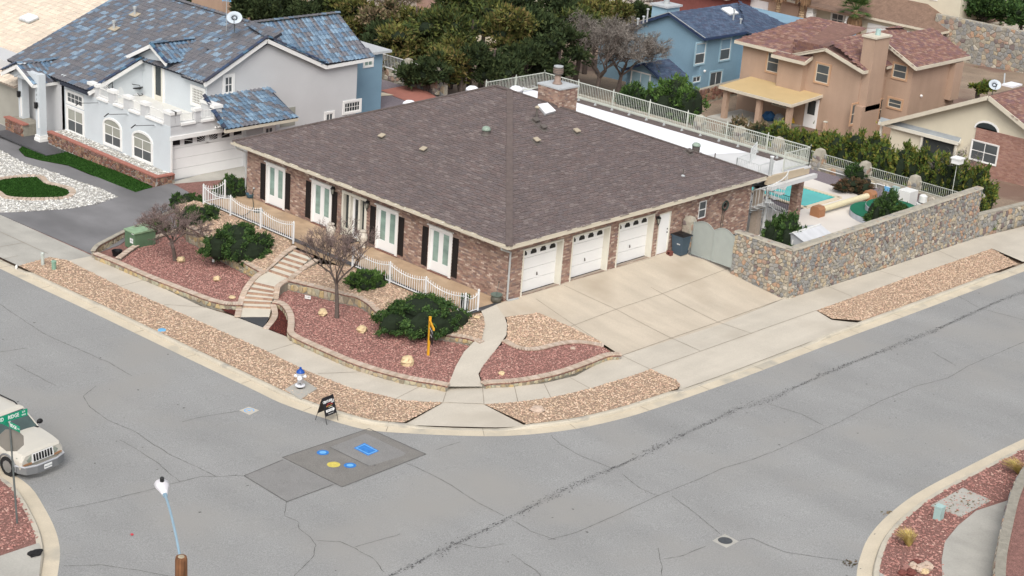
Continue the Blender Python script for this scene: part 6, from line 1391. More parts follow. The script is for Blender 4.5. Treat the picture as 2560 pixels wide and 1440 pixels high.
# spa with green cover, cover roller, shed, pool gear
SP = UZ(2215,575,zp); SPc = np.array([27.2,-2.6,zp]); t = thing('spa','round raised spa with dark green cover behind the stone wall','spa',SPc)
MB().lathe(SPc,[(1.95,0),(1.95,.30),(1.7,.32)],40).build('base','spa_side',t); MB().lathe(SPc,[(1.93,.30),(1.93,.34),(0,.345)],40).build('step_mat','green_mat',t)
S2 = SPc+np.array([.30,-.15,0]); MB().lathe(S2,[(1.42,.3),(1.42,.62),(1.40,.63)],40).build('side','spa_side',t); MB().lathe(S2,[(1.40,.63),(1.38,.66),(0,.67)],40).build('cover','green_mat',t)
ra_,rb_ = UZ(2052,524,zp+.3),UZ(2168,490,zp+.3); t = thing('cover_roller','cream rolled pool cover between two terracotta boxes','cover roller',ra_); MB().tube([ra_,rb_],.17,14).build('roll','cream_roll',t)
for q,s in ((ra_,-1),(rb_,1)):
    d = (rb_-ra_)/np.linalg.norm(rb_-ra_); nn = np.array([d[1],-d[0],0]); c = q+d*s*.28; prof = [(-.30,-.36),(.30,-.36),(.30,.12),(.18,.26),(-.18,.26),(-.30,.12)]
    MB().ext([c-d*.28+nn*a+np.array([0,0,b]) for a,b in prof],d*.56).build('end_box','terracotta_box',t)
SH0,SH1,SH2_,SH3 = UZ(1975,597,.55),UZ(2020,548,1.35),UZ(2075,560,1.35),UZ(2043,582,1.25)
t = thing('garden_shed','low white and grey plastic shed just behind the stone wall','shed',(16.6,-4.6,zp)); 
sx0,sx1,sy0,sy1 = 15.7,17.9,-5.2,-3.3; m = MB(); m.box(sx0,sx1,sy0,sy1,zp,1.0); m.build('wall','shed_wall',t); ym_ = (sy0+sy1)/2; xm_ = (sx0+sx1)/2
MB().ext([(sx0,sy0,1.0),(sx0,ym_,1.32),(sx0,sy1,1.0)],(sx1-sx0,0,0)).build('gable','shed_wall',t)
for a,b in (((sx0-.08,sy0-.1,.98),1),((sx0-.08,sy1+.1,.98),-1)):
    P = [np.array(a),np.array([sx1+.08,a[1],.98]),np.array([sx1+.08,ym_,1.36]),np.array([sx0-.08,ym_,1.36])]; MB().slab(P,.03).build('roof','shed_roof',t)
box('ridge','white_plastic',t,sx0-.1,sx1+.1,ym_-.05,ym_+.05,1.35,1.39); box('door_trim','white_plastic',t,sx0-.02,sx0,ym_-.03,ym_+.03,zp,1.0)
c = UZ(2345,500,-.0); t = thing('pool_heater','white pool heater housing behind the stone wall','pool heater',c); 
def at(px,py,x): return UX(px,py,x)
g_ = at(2255,520,30.0); MB().box(30,30.9,g_[1]-.35,g_[1]+.4,zp,.42).build('housing','white_plastic',t); t.location = (30.4,g_[1],zp); 
for o in t.children: o.location = (c[0]-30.4,c[1]-g_[1],c[2]-zp)
g_ = at(2304,520,29.6); t = thing('pool_filter','white pool filter tank with black clamp band behind the wall','pool filter',(29.6,g_[1],zp))
MB().lathe((29.6,g_[1],zp),[(.30,0),(.32,.1),(.32,.62),(.22,.64)],16).build('tank','white_plastic',t,smooth=False); MB().lathe((29.6,g_[1],zp),[(.24,.64),(.24,.70)],16).build('clamp_band','black',t); MB().lathe((29.6,g_[1],zp),[(.23,.70),(.22,1.05),(.12,1.12),(.0,1.14)],16).build('lid','white_plastic',t)
MB().tube([(29.6,g_[1]+.2,zp+.3),(29.2,g_[1]+.5,zp+.35),(28.9,g_[1]+1.1,zp+.3)],.04,6).build('pipe','white_plastic',t)
g_ = at(2280,540,29.4); t = thing('pool_pump','black pool pump next to the white filter tank','pool pump',(29.4,g_[1],zp)); MB().tube([(29.4,g_[1]-.3,zp+.25),(29.4,g_[1]+.3,zp+.25)],.14,10).build('motor','black',t); MB().lathe((29.4,g_[1]+.3,zp),[(.14,.1),(.14,.42),(0,.44)],10).build('strainer','white_plastic',t)
for px,w_,lab,mt in ((2218,.32,'small blue-grey control box on the rear wall','cover_blue'),(2240,.42,'grey electrical panel on the rear wall behind the bush','pedestal_aqua')):
    g_ = UX(px,478,XW-.1); t = thing('electric_box',lab,'electrical box',g_); MB().box(XW-.2,XW-.02,g_[1]-w_/2,g_[1]+w_/2,g_[2]-.28,g_[2]+.28).build('case',mt,t)
g_ = UZ(2115,462,zp); t = thing('plant_bowl','shallow pinkish planter bowl in the bed behind the pool','planter',g_); MB().lathe(g_,[(.28,0),(.42,.2),(.44,.22),(.38,.20),(.0,.15)],18).build('bowl','terracotta',t)
g_ = UZ(2163,478,zp); t = thing('black_bin','small black bin in the shrubs behind the pool','bin',g_); MB().lathe(g_,[(.2,0),(.24,.6),(.26,.62)],12).build('body','black',t); MB().lathe(g_,[(.26,.62),(.2,.7),(0,.72)],12).build('lid','black_matte',t)
# inner yard fence (black) near the spiral stairs
FN = thing('yard_fence','dark metal fence between spiral stairs and pool','fence',UZ(1975,540,zp)); fa,fb = UZ(1880,510,zp),UZ(1973,540,zp); L = np.linalg.norm(fb-fa); d = (fb-fa)/L
fa = fa-d*1.2; L += 1.2; m = MB(); m.bar(fa+[0,0,1.05],fb+[0,0,1.05],.03); m.bar(fa+[0,0,.12],fb+[0,0,.12],.03); m.tube([fb,fb+[0,0,1.15]],.03,6); m.build('frame','rail_black',FN)
n = int(L/.12); pieces(FN,'baluster',[fa+d*L*(k+.5)/n+[0,0,.58] for k in range(n)],np.eye(3),[(.016,.016,.95)]*n,'rail_black')
# ---------------------------------------------------------------- rear roof deck, railing, spiral stairs
DZ = 2.78; DX1 = 22.15
dk = thing('roof_deck','white rear roof deck with tan beam edge and one brick column','roof deck',(20,8,DZ))
DP = [(18.25,-.35),(DX1+.1,-.62),(DX1+.1,19.5),(15,19.5),(15,9.5),(18.25,9.5)]
MB().slab([(x,y,DZ) for x,y in DP],.1).build('deck_board','deck_grey',dk); MB().poly([(18.1,4.2,DZ+.006),(DX1-.75,2.9,DZ+.006),(DX1-.75,19.4,DZ+.006),(15,19.4,DZ+.006),(15,9.5,DZ+.006),(17.9,8,DZ+.006)]).build('white_membrane','deck_white',dk)
box('edge_beam','deck_tan',dk,18.4,DX1+.05,-.58,-.42,DZ-.42,DZ-.02); box('edge_beam','deck_tan',dk,DX1,DX1+.16,-.42,19.5,DZ-.42,DZ-.02); box('lower_fascia','deck_grey',dk,18.4,DX1+.45,-.85,-.60,DZ-.66,DZ-.44); box('soffit','chimney_cap',dk,18.3,DX1+.3,-.6,19,DZ-.7,DZ-.66)
cb_ = UZ(1983,546,zp); CXc,CYc = 22.0,UX(1983,546,22.0)[1]; CYc = UZ(1983,546,zp)[1]; CXc = UZ(1983,546,zp)[0]
m = MB(); m.box(CXc-.2,CXc+.2,CYc-.2,CYc+.2,zp-.1,DZ-.66); m.build('column_core','mortar',dk)
bricks(dk,(-.24,.24,zp,DZ-.72),(CXc-.2,CYc,0),(0,1,0),(-1,0,0),'brick',nmax=60,seed=71); bricks(dk,(-.24,.24,zp,DZ-.72),(CXc,CYc-.2,0),(1,0,0),(0,-1,0),'brick',nmax=60,seed=72)
for y in (5.5,11.5): box('column','mortar',dk,DX1-.3,DX1+.1,y-.2,y+.2,zp-.1,DZ-.66)
box('column','mortar',dk,18.3,18.7,-.3,.1,zp,DZ-.66)
box('kerb_strip','shingle_ridge',dk,DX1-.75,DX1-.15,1.0,19.4,DZ+.01,DZ+.06)
RL = thing('deck_railing','long pale metal railing along the rear roof deck','railing',(DX1,8,DZ))
def railing(t,a,b,z,h=.95,step=.125,post=3.0,mat='rail',nmax=150,posts=True,knots=True,base=.1,pw=.03):
    a = np.array([*a,z],float); b = np.array([*b,z],float); L = np.linalg.norm(b-a); d = (b-a)/L; m = MB(); m.bar(a+[0,0,h],b+[0,0,h],.045,.04); m.bar(a+[0,0,base],b+[0,0,base],.05,.06); m.build('rail',mat,t)
    n = int(L/step); pieces(t,'baluster',[a+d*L*(k+.5)/n+[0,0,(h+base)/2] for k in range(n)],np.eye(3),[(.017,.017,h-base)]*n,mat,nmax=nmax)
    if knots:
        m = MB()
        for k in range(0,n,2): p = a+d*L*(k+.5)/n; m.lathe((p[0],p[1],z+.42+.06*(k % 3)),[(.01,0),(.026,.02),(.01,.04)],5)
        m.build('knots',mat,t,kind='stuff')
    if posts:
        np_ = max(1,int(round(L/post)))
        for k in range(np_+1):
            p = a+(b-a)*k/np_; q = MB(); q.box(p[0]-pw,p[0]+pw,p[1]-pw,p[1]+pw,z-.1,z+h+.06); q.lathe((p[0],p[1],z+h+.06),[(.035,0),(.035,.02),(.015,.05),(.03,.08),(0,.11)],6); q.build('post',mat,t)
railing(RL,(DX1,-.5),(DX1,18.5),DZ+.05,post=2.72,nmax=170); railing(RL,(DX1,18.5),(17.2,18.5),DZ+.05,nmax=60); railing(RL,(DX1,-.5),(19.9,-.45),DZ+.05,nmax=40)
m = MB(); m.box(DX1-.05,DX1+.12,-.5,18.5,DZ+.06,DZ+.14); m.build('bottom_beam','rail',RL)
for y in np.arange(1.2,18.4,1.28): MB().add([(DX1-.55,y-.06,DZ+.01),(DX1-.35,y-.06,DZ+.01),(DX1-.35,y+.06,DZ+.01),(DX1-.55,y+.06,DZ+.01),(DX1-.46,y,DZ+.26)],[[0,1,4],[1,2,4],[2,3,4],[3,0,4]]).build('bracket','galv_light',RL)
# spiral stair
pc = UZ(1905,588,zp); SPX,SPY = pc[0],pc[1]
ss = thing('spiral_stairs','pale grey metal spiral staircase from the pool yard to the roof deck','spiral staircase',(SPX,SPY,zp))
MB().tube([(SPX,SPY,zp),(SPX,SPY,3.75)],.085,12).build('pole','galv_light',ss); MB().lathe((SPX,SPY,3.75),[(.11,0),(.11,.04),(0,.06)],12).build('pole_cap','white_metal',ss)
n = 13; Rr = .92; a0 = R(-60); tot = R(-330); LZ = 2.42
hand = []; 
for k in range(n):
    a = a0+tot*k/n; z = LZ-(LZ-zp)*(k+1)/(n+1); da = R(15); P = [(SPX+.08*math.cos(a-da),SPY+.08*math.sin(a-da),z),(SPX+Rr*math.cos(a-da),SPY+Rr*math.sin(a-da),z),(SPX+Rr*math.cos(a+da),SPY+Rr*math.sin(a+da),z),(SPX+.08*math.cos(a+da),SPY+.08*math.sin(a+da),z)]
    MB().slab(P,.045).build('tread','galv_light',ss); hand.append((SPX+Rr*math.cos(a),SPY+Rr*math.sin(a),z+.95)); 
    q = MB()
    for da2 in (-.2,0.05): p = (SPX+(Rr-.02)*math.cos(a+da2),SPY+(Rr-.02)*math.sin(a+da2)); q.tube([(*p,z),(*p,z+.93)],.010,4)
    q.build('baluster','rail_white',ss)
MB().tube(smooth_path(hand,5),.024,6).build('handrail','rail_white',ss)
lx0,lx1,ly0,ly1 = SPX-.95,SPX+.15,SPY-.1,SPY+1.9
LP = [UZ(1838,437,LZ),UZ(1893,456,LZ),UZ(1930,446,LZ),UZ(1872,425,LZ)]
MB().slab(LP,.06).build('landing','deck_white',ss)
LP2 = [np.array(p) for p in LP]
def rl(a,b,h=.92,st=.11):
    L = np.linalg.norm(b-a); d = (b-a)/L; m = MB(); m.bar(a+[0,0,h],b+[0,0,h],.035); m.bar(a+[0,0,.04],b+[0,0,.04],.04); m.tube([a,a+[0,0,h]],.022,5); m.tube([b,b+[0,0,h]],.022,5); m.build('landing_rail','rail_white',ss)
    k = int(L/st); pieces(ss,'landing_baluster',[a+d*L*(i+.5)/k+[0,0,h/2] for i in range(k)],np.eye(3),[(.013,.013,h)]*k,'rail_white')
rl(LP2[0],LP2[1]); rl(LP2[3],LP2[0]); rl(LP2[1]+(LP2[2]-LP2[1])*.1,LP2[2])
up_ = np.array([0,0,DZ-LZ]); rl(LP2[3]+up_*.8,LP2[3]+np.array([1.2,.5,.36]),.85)
MB().tube([LP2[0]*.6+LP2[1]*.4-[0,0,.05],LP2[0]*.6+LP2[1]*.4-[0,0,.45]],.02,5).build('support','rail_white',ss)
# solatube domes behind the ridge
for i,px in enumerate(((1181,217),(1291,217),(1024,252))):
    P = UX(px[0],px[1]+3,12.5 if i < 2 else 3.5) if i < 2 else None
    if i == 2: P = UY(px[0],px[1]+4,LY-3.0)
    t = thing('roof_dome',('white round dome just behind the left hip of the brown roof apex','white round dome behind the ridge beside the railing','white round dome behind the left hip of the brown roof, lower one')[i],'roof dome',P); MB().lathe(P-[0,0,.5],[(.36,0),(.36,.35)],16).build('base','galv_light',t); MB().lathe(P-[0,0,.15],[(.38,0),(.34,.14),(.2,.24),(0,.27)],16).build('dome','deck_white',t,smooth=True)
# ---------------------------------------------------------------- yard of the grey house behind: paving and wall with rail
zy = lambda x,y: -.6+0*x
sheet('back_yard',[UZ(*q,-.6)[:2] for q in [(880,260),(905,180),(945,195),(1010,215),(1075,235),(1150,262),(1100,330),(900,330)]]+[],zy,'purple_bed')
sheet('paving',[UZ(*q,-.58)[:2] for q in [(952,226),(1018,213),(1068,228),(1120,262),(1040,262),(990,243)]],lambda x,y: -.57+0*x,'terracotta'); sheet('paving',[UZ(*q,-.58)[:2] for q in [(907,232),(960,232),(985,238),(940,242),(907,240)]],lambda x,y: -.565+0*x,'coping')
a_,b_ = UZ(950,190,-.6),UZ(1110,240,-.6); t = thing('rear_wall','low stone wall with white railings behind the grey stucco house','stone wall',a_); d = (b_-a_)/np.linalg.norm(b_-a_); nn = np.array([d[1],-d[0],0]); L = np.linalg.norm(b_-a_)
nn = nn if np.dot(nn,CAM-a_) > 0 else -nn
MB().obox((a_+b_)/2+[0,0,.2]-nn*.15,[d,nn,(0,0,1)],(L,.3,.9)).build('core','wall_cap',t); stones(t,'stone',(0,L,-.1,.62),lambda u,v,dd: tuple(a_+d*u+nn*dd+np.array([0,0,v])),.3,'field_stone',depth=.05,nmax=90,seed=81)
for k,s in enumerate((0,.44,.9)):
    p = a_+d*L*s; stone_pier(p[0],p[1],.5,-.6,.95,('round-topped stone pier at the corner of the grey house yard','round-topped stone pier in the middle of the white yard railing','round-topped stone pier half hidden by the pines')[k],83+k*2,dome=.3,group='piers of the grey house yard wall')
for s0,s1 in ((.03,.41),(.47,.87)): railing(t,(a_+d*L*s0)[:2],(a_+d*L*s1)[:2],.05,h=.95,step=.14,posts=False,mat='white_metal',nmax=40,knots=False)
# ---------------------------------------------------------------- tan stucco house behind the pool
TX,TY = 45.1,10.76; TZ = -1.9
th = thing('tan_house','two storey tan stucco house with reddish shingle roof and tall chimney','house',(TX,TY,TZ))
TX2,TY2 = 48.3,8.76; TXE = 54.6
m = MB(); m.box(TX,54,TY,20.5,TZ-.5,3.02); m.box(TX2,TXE,TY2,TY+1,TZ-.5,3.32); b0 = UX(1950,140,TX-.5)[1]; b1 = UX(2010,160,TX-.5)[1]
m.box(TX-.55,TX,min(b0,b1),max(b0,b1),.45,2.85); m.build('wall','stucco_tan',th)
gy0,gy1,gym,gz = TY-.35,16.1,13.55,3.85
m = MB(); m.ext([(TX-.01,TY+.01,3.0),(TX-.01,15.9,3.0),(TX-.01,gym,3.85)],(2.5,0,0)); m.ext([(TX2-.01,TY2+.01,3.3),(TX2-.01,14.2,3.3),(TX2-.01,11.4,4.55)],(3,0,0)); m.build('gable_wall','stucco_tan',th)
SR = dict(base_mat='shingle_red_base',mat='shingle_red',bw=.33,bh=.17,th=.02)
EX = TX-.4
slope(th,[(EX,TY-.4,3.0),(54,TY-.4,3.0),(54,gym,4.55),(EX,gym,3.9)],nmax=60,rest='shingle_courses',seed=91,**SR)
slope(th,[(EX,21.0,3.0),(EX,16.0,3.0),(49.6,13.7,4.75),(49.6,18.2,4.75)],nmax=60,rest='shingle_courses',seed=92,**SR)
slope(th,[(EX+.0,16.2,3.0),(EX+.01,16.0,3.0),(EX,gym,3.9),(49.6,gym,4.75),(49.6,16.2,4.75)],nmax=10,rest='shingle_courses',seed=93,**SR)
slope(th,[(EX-.55,min(b0,b1)-.35,2.78),(EX-.55,max(b0,b1)+.35,2.78),(EX+.6,max(b0,b1)+.35,3.2),(EX+.6,min(b0,b1)-.35,3.2)],nmax=10,rest='shingle_courses',seed=94,**SR)
slope(th,[(TX2-.45,TY2-.4,3.3),(TXE+.45,TY2-.4,3.3),(TXE+.3,11.4,4.7),(TX2-.45,11.4,4.7)],nmax=60,rest='shingle_courses',seed=95,**SR)
MB().add([(TX2-.45,11.4,4.69),(TXE+.3,11.4,4.69),(TXE+.3,15,3.2),(TX2-.45,15,3.2),(49.6,13.7,4.74),(49.6,18.2,4.74),(54,21,3),(54,13,4.5)],[[0,1,2,3],[4,5,6,7]]).build('roof','shingle_red_base',th)
m = MB()
for a,b in (((EX-.03,gy0-.05,2.98),(EX-.03,gym,3.92)),((EX-.03,16.2,2.98),(EX-.03,gym,3.92)),((EX-.03,gy0-.05,3.0),(47.0,gy0-.05,3.0)),((EX-.03,16.0,3.0),(EX-.03,21,3.0)),((EX-.6,min(b0,b1)-.38,2.78),(EX-.6,max(b0,b1)+.38,2.78)),((EX-.6,min(b0,b1)-.38,2.78),(EX+.3,min(b0,b1)-.38,3.1)),
             ((TX2-.48,TY2-.45,3.3),(TX2-.48,11.4,4.73)),((TX2-.48,TY2-.45,3.3),(TXE+.5,TY2-.45,3.3)),((47.6,gy0-.02,3.0),(48.6,gy0-.02,3.0))): board(th,a,b,.22,.07,m=m)
m.build('fascia','trim',th)
def trimwin(ax,c,tl,br,split='h',out=-1,g='glass_screen',tm='stucco_tan2',par=None,fm='trim',tr=.12,lab=None,gtop=None):
    r = rectpx(ax,c,tl,br); o = window(par or th,ax,c,r,out=out,trim=tr,tmat=fm,bmat=tm,split=split,gmat=g,sill=0,proud=.06,fr=.05,gtop=gtop,label=lab); return o
trimwin('X',TX,(1922,130),(1944,183)); trimwin('X',TX,(2044,158),(2069,210)); trimwin('X',TX-.55,(1974,146),(1999,157),'v',tr=.08); trimwin('Y',TY,(2131,262),(2152,304))
trimwin('Y',TY2,(2381,149),(2396,196),g='glass_curtain')
r1 = rectpx('X',TX2,(2237,158),(2259,198)); window(th,'X',TX2,(TY2+.5,TY2+1.5,r1[2],r1[3]),trim=.12,tmat='trim',bmat='stucco_tan2',split='h',proud=.06); r1 = rectpx('X',TX2,(2232,247),(2257,278)); window(th,'X',TX2,(TY2+.5,TY2+1.5,r1[2]+.1,r1[3]),trim=.12,tmat='trim',bmat='stucco_tan2',split='h',proud=.06)
trimwin('Y',TY,(2202,248),(2211,296),g='glass_dark',tr=.06)
box('bay','stucco_tan',th,53.2,54.3,TY2-.45,TY2,.35,3.0)
# chimney of the tan house
cxa = UY(2181,150,TY-.6)[0]; cxb = UY(2216,150,TY-.6)[0]; ctop = UY(2195,97,TY-.6)[2]
m = MB(); m.box(cxa,cxb,TY-.62,TY+.3,.2,ctop); m.box(cxa-.35,cxb,TY-.62,TY,TZ,.55); m.build('chimney','stucco_tan',th); chm = th.children[-1]
box('chimney_cap','trim',th,cxa-.1,cxb+.1,TY-.72,TY+.4,ctop,ctop+.12); MB().lathe(((cxa+cxb)/2,TY-.2,ctop+.12),[(.17,0),(.17,.4),(0,.42)],12).build('flue','pedestal_aqua',th)
# patio with roof, posts, door
PB = UX(1870,188,TX); PRt = UX(2057,238,TX); zpr = .42
pf = UZ(1985,260,zpr); pl_ = UZ(1792,215,zpr); 
pr_x = (pf[0]+pl_[0])/2; ycr,ycl = PRt[1],UX(1868,186,TX)[1]
MB().slab([(pr_x,pf[1],zpr),(TX,pf[1],zpr+.22),(TX,pl_[1],zpr+.22),(pr_x,pl_[1],zpr)],.06).build('patio_roof','patio_roof',th)
m = MB(); board(th,(pr_x-.03,pf[1],zpr+.0),(pr_x-.03,pl_[1],zpr+.0),.2,.06,m=m); board(th,(pr_x,pf[1]-.03,zpr),(TX,pf[1]-.03,zpr+.22),.2,.06,m=m); m.build('fascia','trim',th)
for y in (pf[1]+.35,(pf[1]+pl_[1])/2-.2,pl_[1]-.4):
    m = MB(); m.box(pr_x+.25,pr_x+.6,y-.17,y+.17,TZ,zpr-.06); m.box(pr_x+.2,pr_x+.65,y-.22,y+.22,zpr-.2,zpr-.06); m.build('patio_post','stucco_tan',th)
box('patio_floor','concrete_grey',th,pr_x-.3,TX,pf[1]-1.2,pl_[1]+.5,TZ-.2,TZ+.06)
dr = rectpx('X',TX,(2016,252),(2040,316)); dm = MB(); wbox(dm,'X',TX,-1,dr[0],dr[1],TZ+.08,.25,0,.05); dm = dm.build('patio_door','white_door',th); g = MB(); wbox(g,'X',TX,-1,dr[0]+.22,dr[1]-.22,-.9,.1,.05,.06); g.build('pane','glass_dark',dm)
r = rectpx('X',TX,(1932,254),(1966,275)); window(th,'X',TX,(r[0],r[1],-.9,-.25),trim=.05,tmat='trim',split='v',gmat='glass_dark')
P = UY(2301,240,TY2); t = thing('flood_light','white floodlight on the tan house wall','floodlight',P); MB().lathe(P+[0,-.06,-.05],[(.08,0),(.11,.1),(.05,.16)],8).build('housing','white',t)
# ---------------------------------------------------------------- sky blue house
BX,BY,BZ = 46.5,25.04,-2.4
bh = thing('blue_house','two storey sky blue stucco house with dark blue shingle roof','house',(BX,BY,BZ))
m = MB(); m.box(BX+.1,60,BY+.02,31,BZ-1,2.32); m.ext([(BX-.02,BY-.01,2.3),(BX-.02,28.13,3.35),(BX-.02,34.9,.5),(BX-.02,34.9,BZ-1),(BX-.02,BY-.01,BZ-1)],(4.4,0,0)); m.box(51.6,62,21.8,BY+.1,BZ-1,1.7); m.build('wall','stucco_sky',bh)
SB = dict(base_mat='shingle_blue_base',mat='shingle_blue',bw=.33,bh=.17,th=.02)
slope(bh,[(BX-.35,BY-.4,2.28),(51.2,BY-.4,2.28),(54.5,28.13,3.5),(BX-.35,28.13,3.5)],nmax=60,rest='shingle_courses',seed=96,**SB)
slope(bh,[(51.2,BY-.4,2.28),(52.2,BY-1.4,1.85),(57.2,BY-1.4,1.85),(54.5,28.13,3.5)],nmax=20,rest='shingle_courses',seed=97,**SB)
MB().add([(BX-.35,28.13,3.49),(54.5,28.13,3.49),(54.5,35.2,.4),(BX-.35,35.2,.4)],[[0,1,2,3]]).build('roof','shingle_blue_base',bh)
m = MB(); board(bh,(BX-.38,BY-.42,2.28),(BX-.38,28.13,3.52),.2,.07,m=m); board(bh,(BX-.38,35.2,.42),(BX-.38,28.13,3.52),.2,.07,m=m); board(bh,(BX-.38,BY-.43,2.28),(51.2,BY-.43,2.28),.18,.07,m=m); m.build('fascia','navy',bh)
m = MB(); m.bar((BX-.42,BY-.45,2.31),(BX-.42,28.13,3.55),.05,.04); m.bar((BX-.42,35.2,.45),(BX-.42,28.13,3.55),.05,.04); m.build('drip_edge','galv_light',bh)
trimwin('X',BX,(1616,90),(1634,137),par=bh,tm='sky_trim',fm='white',g='glass_blind'); trimwin('Y',BY,(1741,110),(1759,157),par=bh,tm='sky_trim',fm='white',gtop='stucco_sky'); trimwin('Y',BY,(1804,98),(1822,147),par=bh,tm='sky_trim',fm='white',gtop='stucco_sky')
trimwin('Y',BY,(1776,182),(1800,220),'v',par=bh,tm='sky_trim',fm='white'); trimwin('Y',BY,(1732,193),(1749,203),'v',par=bh,tm='sky_trim',fm='white',tr=.08)
WGx = 43.6; wa = UX(1610,157,WGx); wr_ = UX(1661,202,WGx)
m = MB(); hw_ = wa[1]-wr_[1]; m.box(WGx+.3,BX,wr_[1]+.3,wa[1]+hw_-.3,BZ-1,wr_[2]-.05); m.ext([(WGx+.3,wr_[1]+.3,wr_[2]),(WGx+.3,wa[1],wa[2]-.1),(WGx+.3,wa[1]+hw_-.3,wr_[2])],(BX-WGx,0,0)); m.build('wing_wall','stucco_sky',bh)
slope(bh,[(WGx,wr_[1],wr_[2]),(BX+.1,wr_[1],wr_[2]),(BX+.1,wa[1],wa[2]),(WGx,wa[1],wa[2])],nmax=30,rest='shingle_courses',seed=98,**SB)
MB().add([(WGx,wa[1],wa[2]),(BX,wa[1],wa[2]),(BX,wa[1]+hw_,wr_[2]),(WGx,wa[1]+hw_,wr_[2])],[[0,1,2,3]]).build('roof','shingle_blue_base',bh)
m = MB(); board(bh,(WGx-.03,wr_[1],wr_[2]),(WGx-.03,wa[1],wa[2]+.02),.18,.06,m=m); board(bh,(WGx-.03,wa[1]+hw_,wr_[2]),(WGx-.03,wa[1],wa[2]+.02),.18,.06,m=m); m.build('fascia','navy',bh)
r = rectpx('X',WGx+.3,(1602,200),(1622,228)); window(bh,'X',WGx+.3,(r[0],r[1]+.9,-2.2,-.8),trim=.06,tmat='white',split='v',gmat='sky_trim')
P = UZ(1662,47,2.3); t = bh; m = MB(); m.box(P[0]-.8,P[0]+.8,P[1]-.7,P[1]+.7,.6,3.3); m.build('chimney','sky_trim',bh); box('chimney_cap','chimney_cap',bh,P[0]-.95,P[0]+.95,P[1]-.85,P[1]+.85,3.3,3.45); MB().lathe((P[0],P[1],3.45),[(.22,0),(.22,.5),(.3,.55),(.3,.7),(0,.72)],12).build('flue','galv_light',bh)
bf = slope_frame((BX-.35,BY-.4,2.28),(51.2,BY-.4,2.28),(54.5,28.13,3.5))
for i,px in enumerate(((1833,50),(1851,60),(1617,55),(1608,58),(1594,62))):
    P = UP(px[0],px[1],bf[0],bf[3]); t = thing('roof_pipe',('white pipe below the skylight on the dark blue roof','short white pipe right of the skylight on the dark blue roof','tallest pale pipe at the left rake of the dark blue roof','middle pale pipe at the left rake of the dark blue roof','lowest pale pipe at the left rake of the dark blue roof')[i],'roof pipe',P,'pipes on the dark blue roof'); MB().tube([P,P+[0,0,(.75,.35,.9,.45,.4)[i]]],.06,8).build('pipe','galv_light',t); MB().lathe(P+[0,0,(.75,.35,.9,.45,.4)[i]],[(.12,0),(.1,.08),(0,.1)],8).build('cap','galv_light',t)
P = UP(1824,30,bf[0],bf[3]); t = thing('skylight','white skylight on the dark blue shingle roof','skylight',P); MB().obox(P+bf[3]*.12,bf[1:],(1.0,.9,.1)).build('lid','deck_white',t); MB().obox(P+bf[3]*.04,bf[1:],(1.1,1.0,.1)).build('curb','galv_light',t)
P = UY(1760,178,BY); t = thing('flood_light','white floodlight on the sky blue house wall','floodlight',P); MB().lathe(P+[0,-.06,-.05],[(.08,0),(.11,.1),(.05,.16)],8).build('housing','white',t)
# ---------------------------------------------------------------- cream and brick house at the right edge
CXh = 43.04; cz = -1.7
cr = thing('cream_brick_house','cream gabled house with pink brick base and reddish roof at the right edge','house',(CXh,0,cz))
apx = UX(2472,240,CXh-.5); lfoot = UX(2205,305,CXh-.5); ay,az = apx[1],apx[2]; sl_ = (az-lfoot[2])/(lfoot[1]-ay); half = 7.6
m = MB(); bz = .9; m.box(CXh,CXh+14,ay-half+.5,3.9,bz,az-sl_*half+.3) if False else None
m.ext([(CXh,ay-half+.4,cz),(CXh,ay,cz),(CXh,6.8,cz),(CXh,6.8,az-sl_*(6.8-ay)-.08),(CXh,ay,az-.08),(CXh,ay-half+.4,az-sl_*(half-.4)-.08)],(14,0,0)); m.build('wall','stucco_cream',cr)
ybr = UX(2428,400,CXh)[1]; box('brick_base','brick_pink_base',cr,CXh-.05,CXh,ay-half+.4,ybr,cz,UX(2500,330,CXh)[2]-.05)
zbt = UX(2500,330,CXh)[2]-.05
wcw = rectpx('X',CXh-.1,(2432,350),(2488,413)); bricks(cr,(ay-half+.4,ybr,cz,zbt),(CXh-.05,0,0),(0,1,0),(-1,0,0),'brick_pink',[(wcw[0]-.05,wcw[1]+.05,wcw[2]-.08,wcw[3]+.05)],nmax=60,seed=101)
window(cr,'X',CXh-.07,wcw,trim=.06,tmat='white',split='x',gmat='glass_screen',proud=.06)
r = rectpx('X',CXh,(2444,300),(2494,328)); um = (r[0]+r[1])/2; A = [(r[0],r[2])]+[(um-(r[1]-r[0])/2*math.cos(t),r[3]-.45+.42*math.sin(t)) for t in np.linspace(0,math.pi,9)]+[(r[1],r[2])]
B = [(r[0]-.12,r[2]-.12)]+[(um-((r[1]-r[0])/2+.12)*math.cos(t),r[3]-.45+.54*math.sin(t)) for t in np.linspace(0,math.pi,9)]+[(r[1]+.12,r[2]-.12)]
wo_ = MB().ext([(CXh,a,b) for a,b in B],(-.05,0,0)).build('window','white',cr,label='dark arched window in the cream gable'); MB().ext([(CXh-.055,a,b) for a,b in A],(-.02,0,0)).build('pane','glass_dark',wo_)
slope(cr,[(CXh-.5,ay-half,az-sl_*half),(CXh+14,ay-half,az-sl_*half),(CXh+14,ay,az),(CXh-.5,ay,az)],nmax=60,rest='shingle_courses',seed=102,**SR)
MB().ext([(CXh-.5,lfoot[1],az-sl_*(lfoot[1]-ay)),(CXh+14,lfoot[1],az-sl_*(lfoot[1]-ay)),(CXh+14,ay,az),(CXh-.5,ay,az)],(0,0,-.12)).build('roof','shingle_red_base',cr)
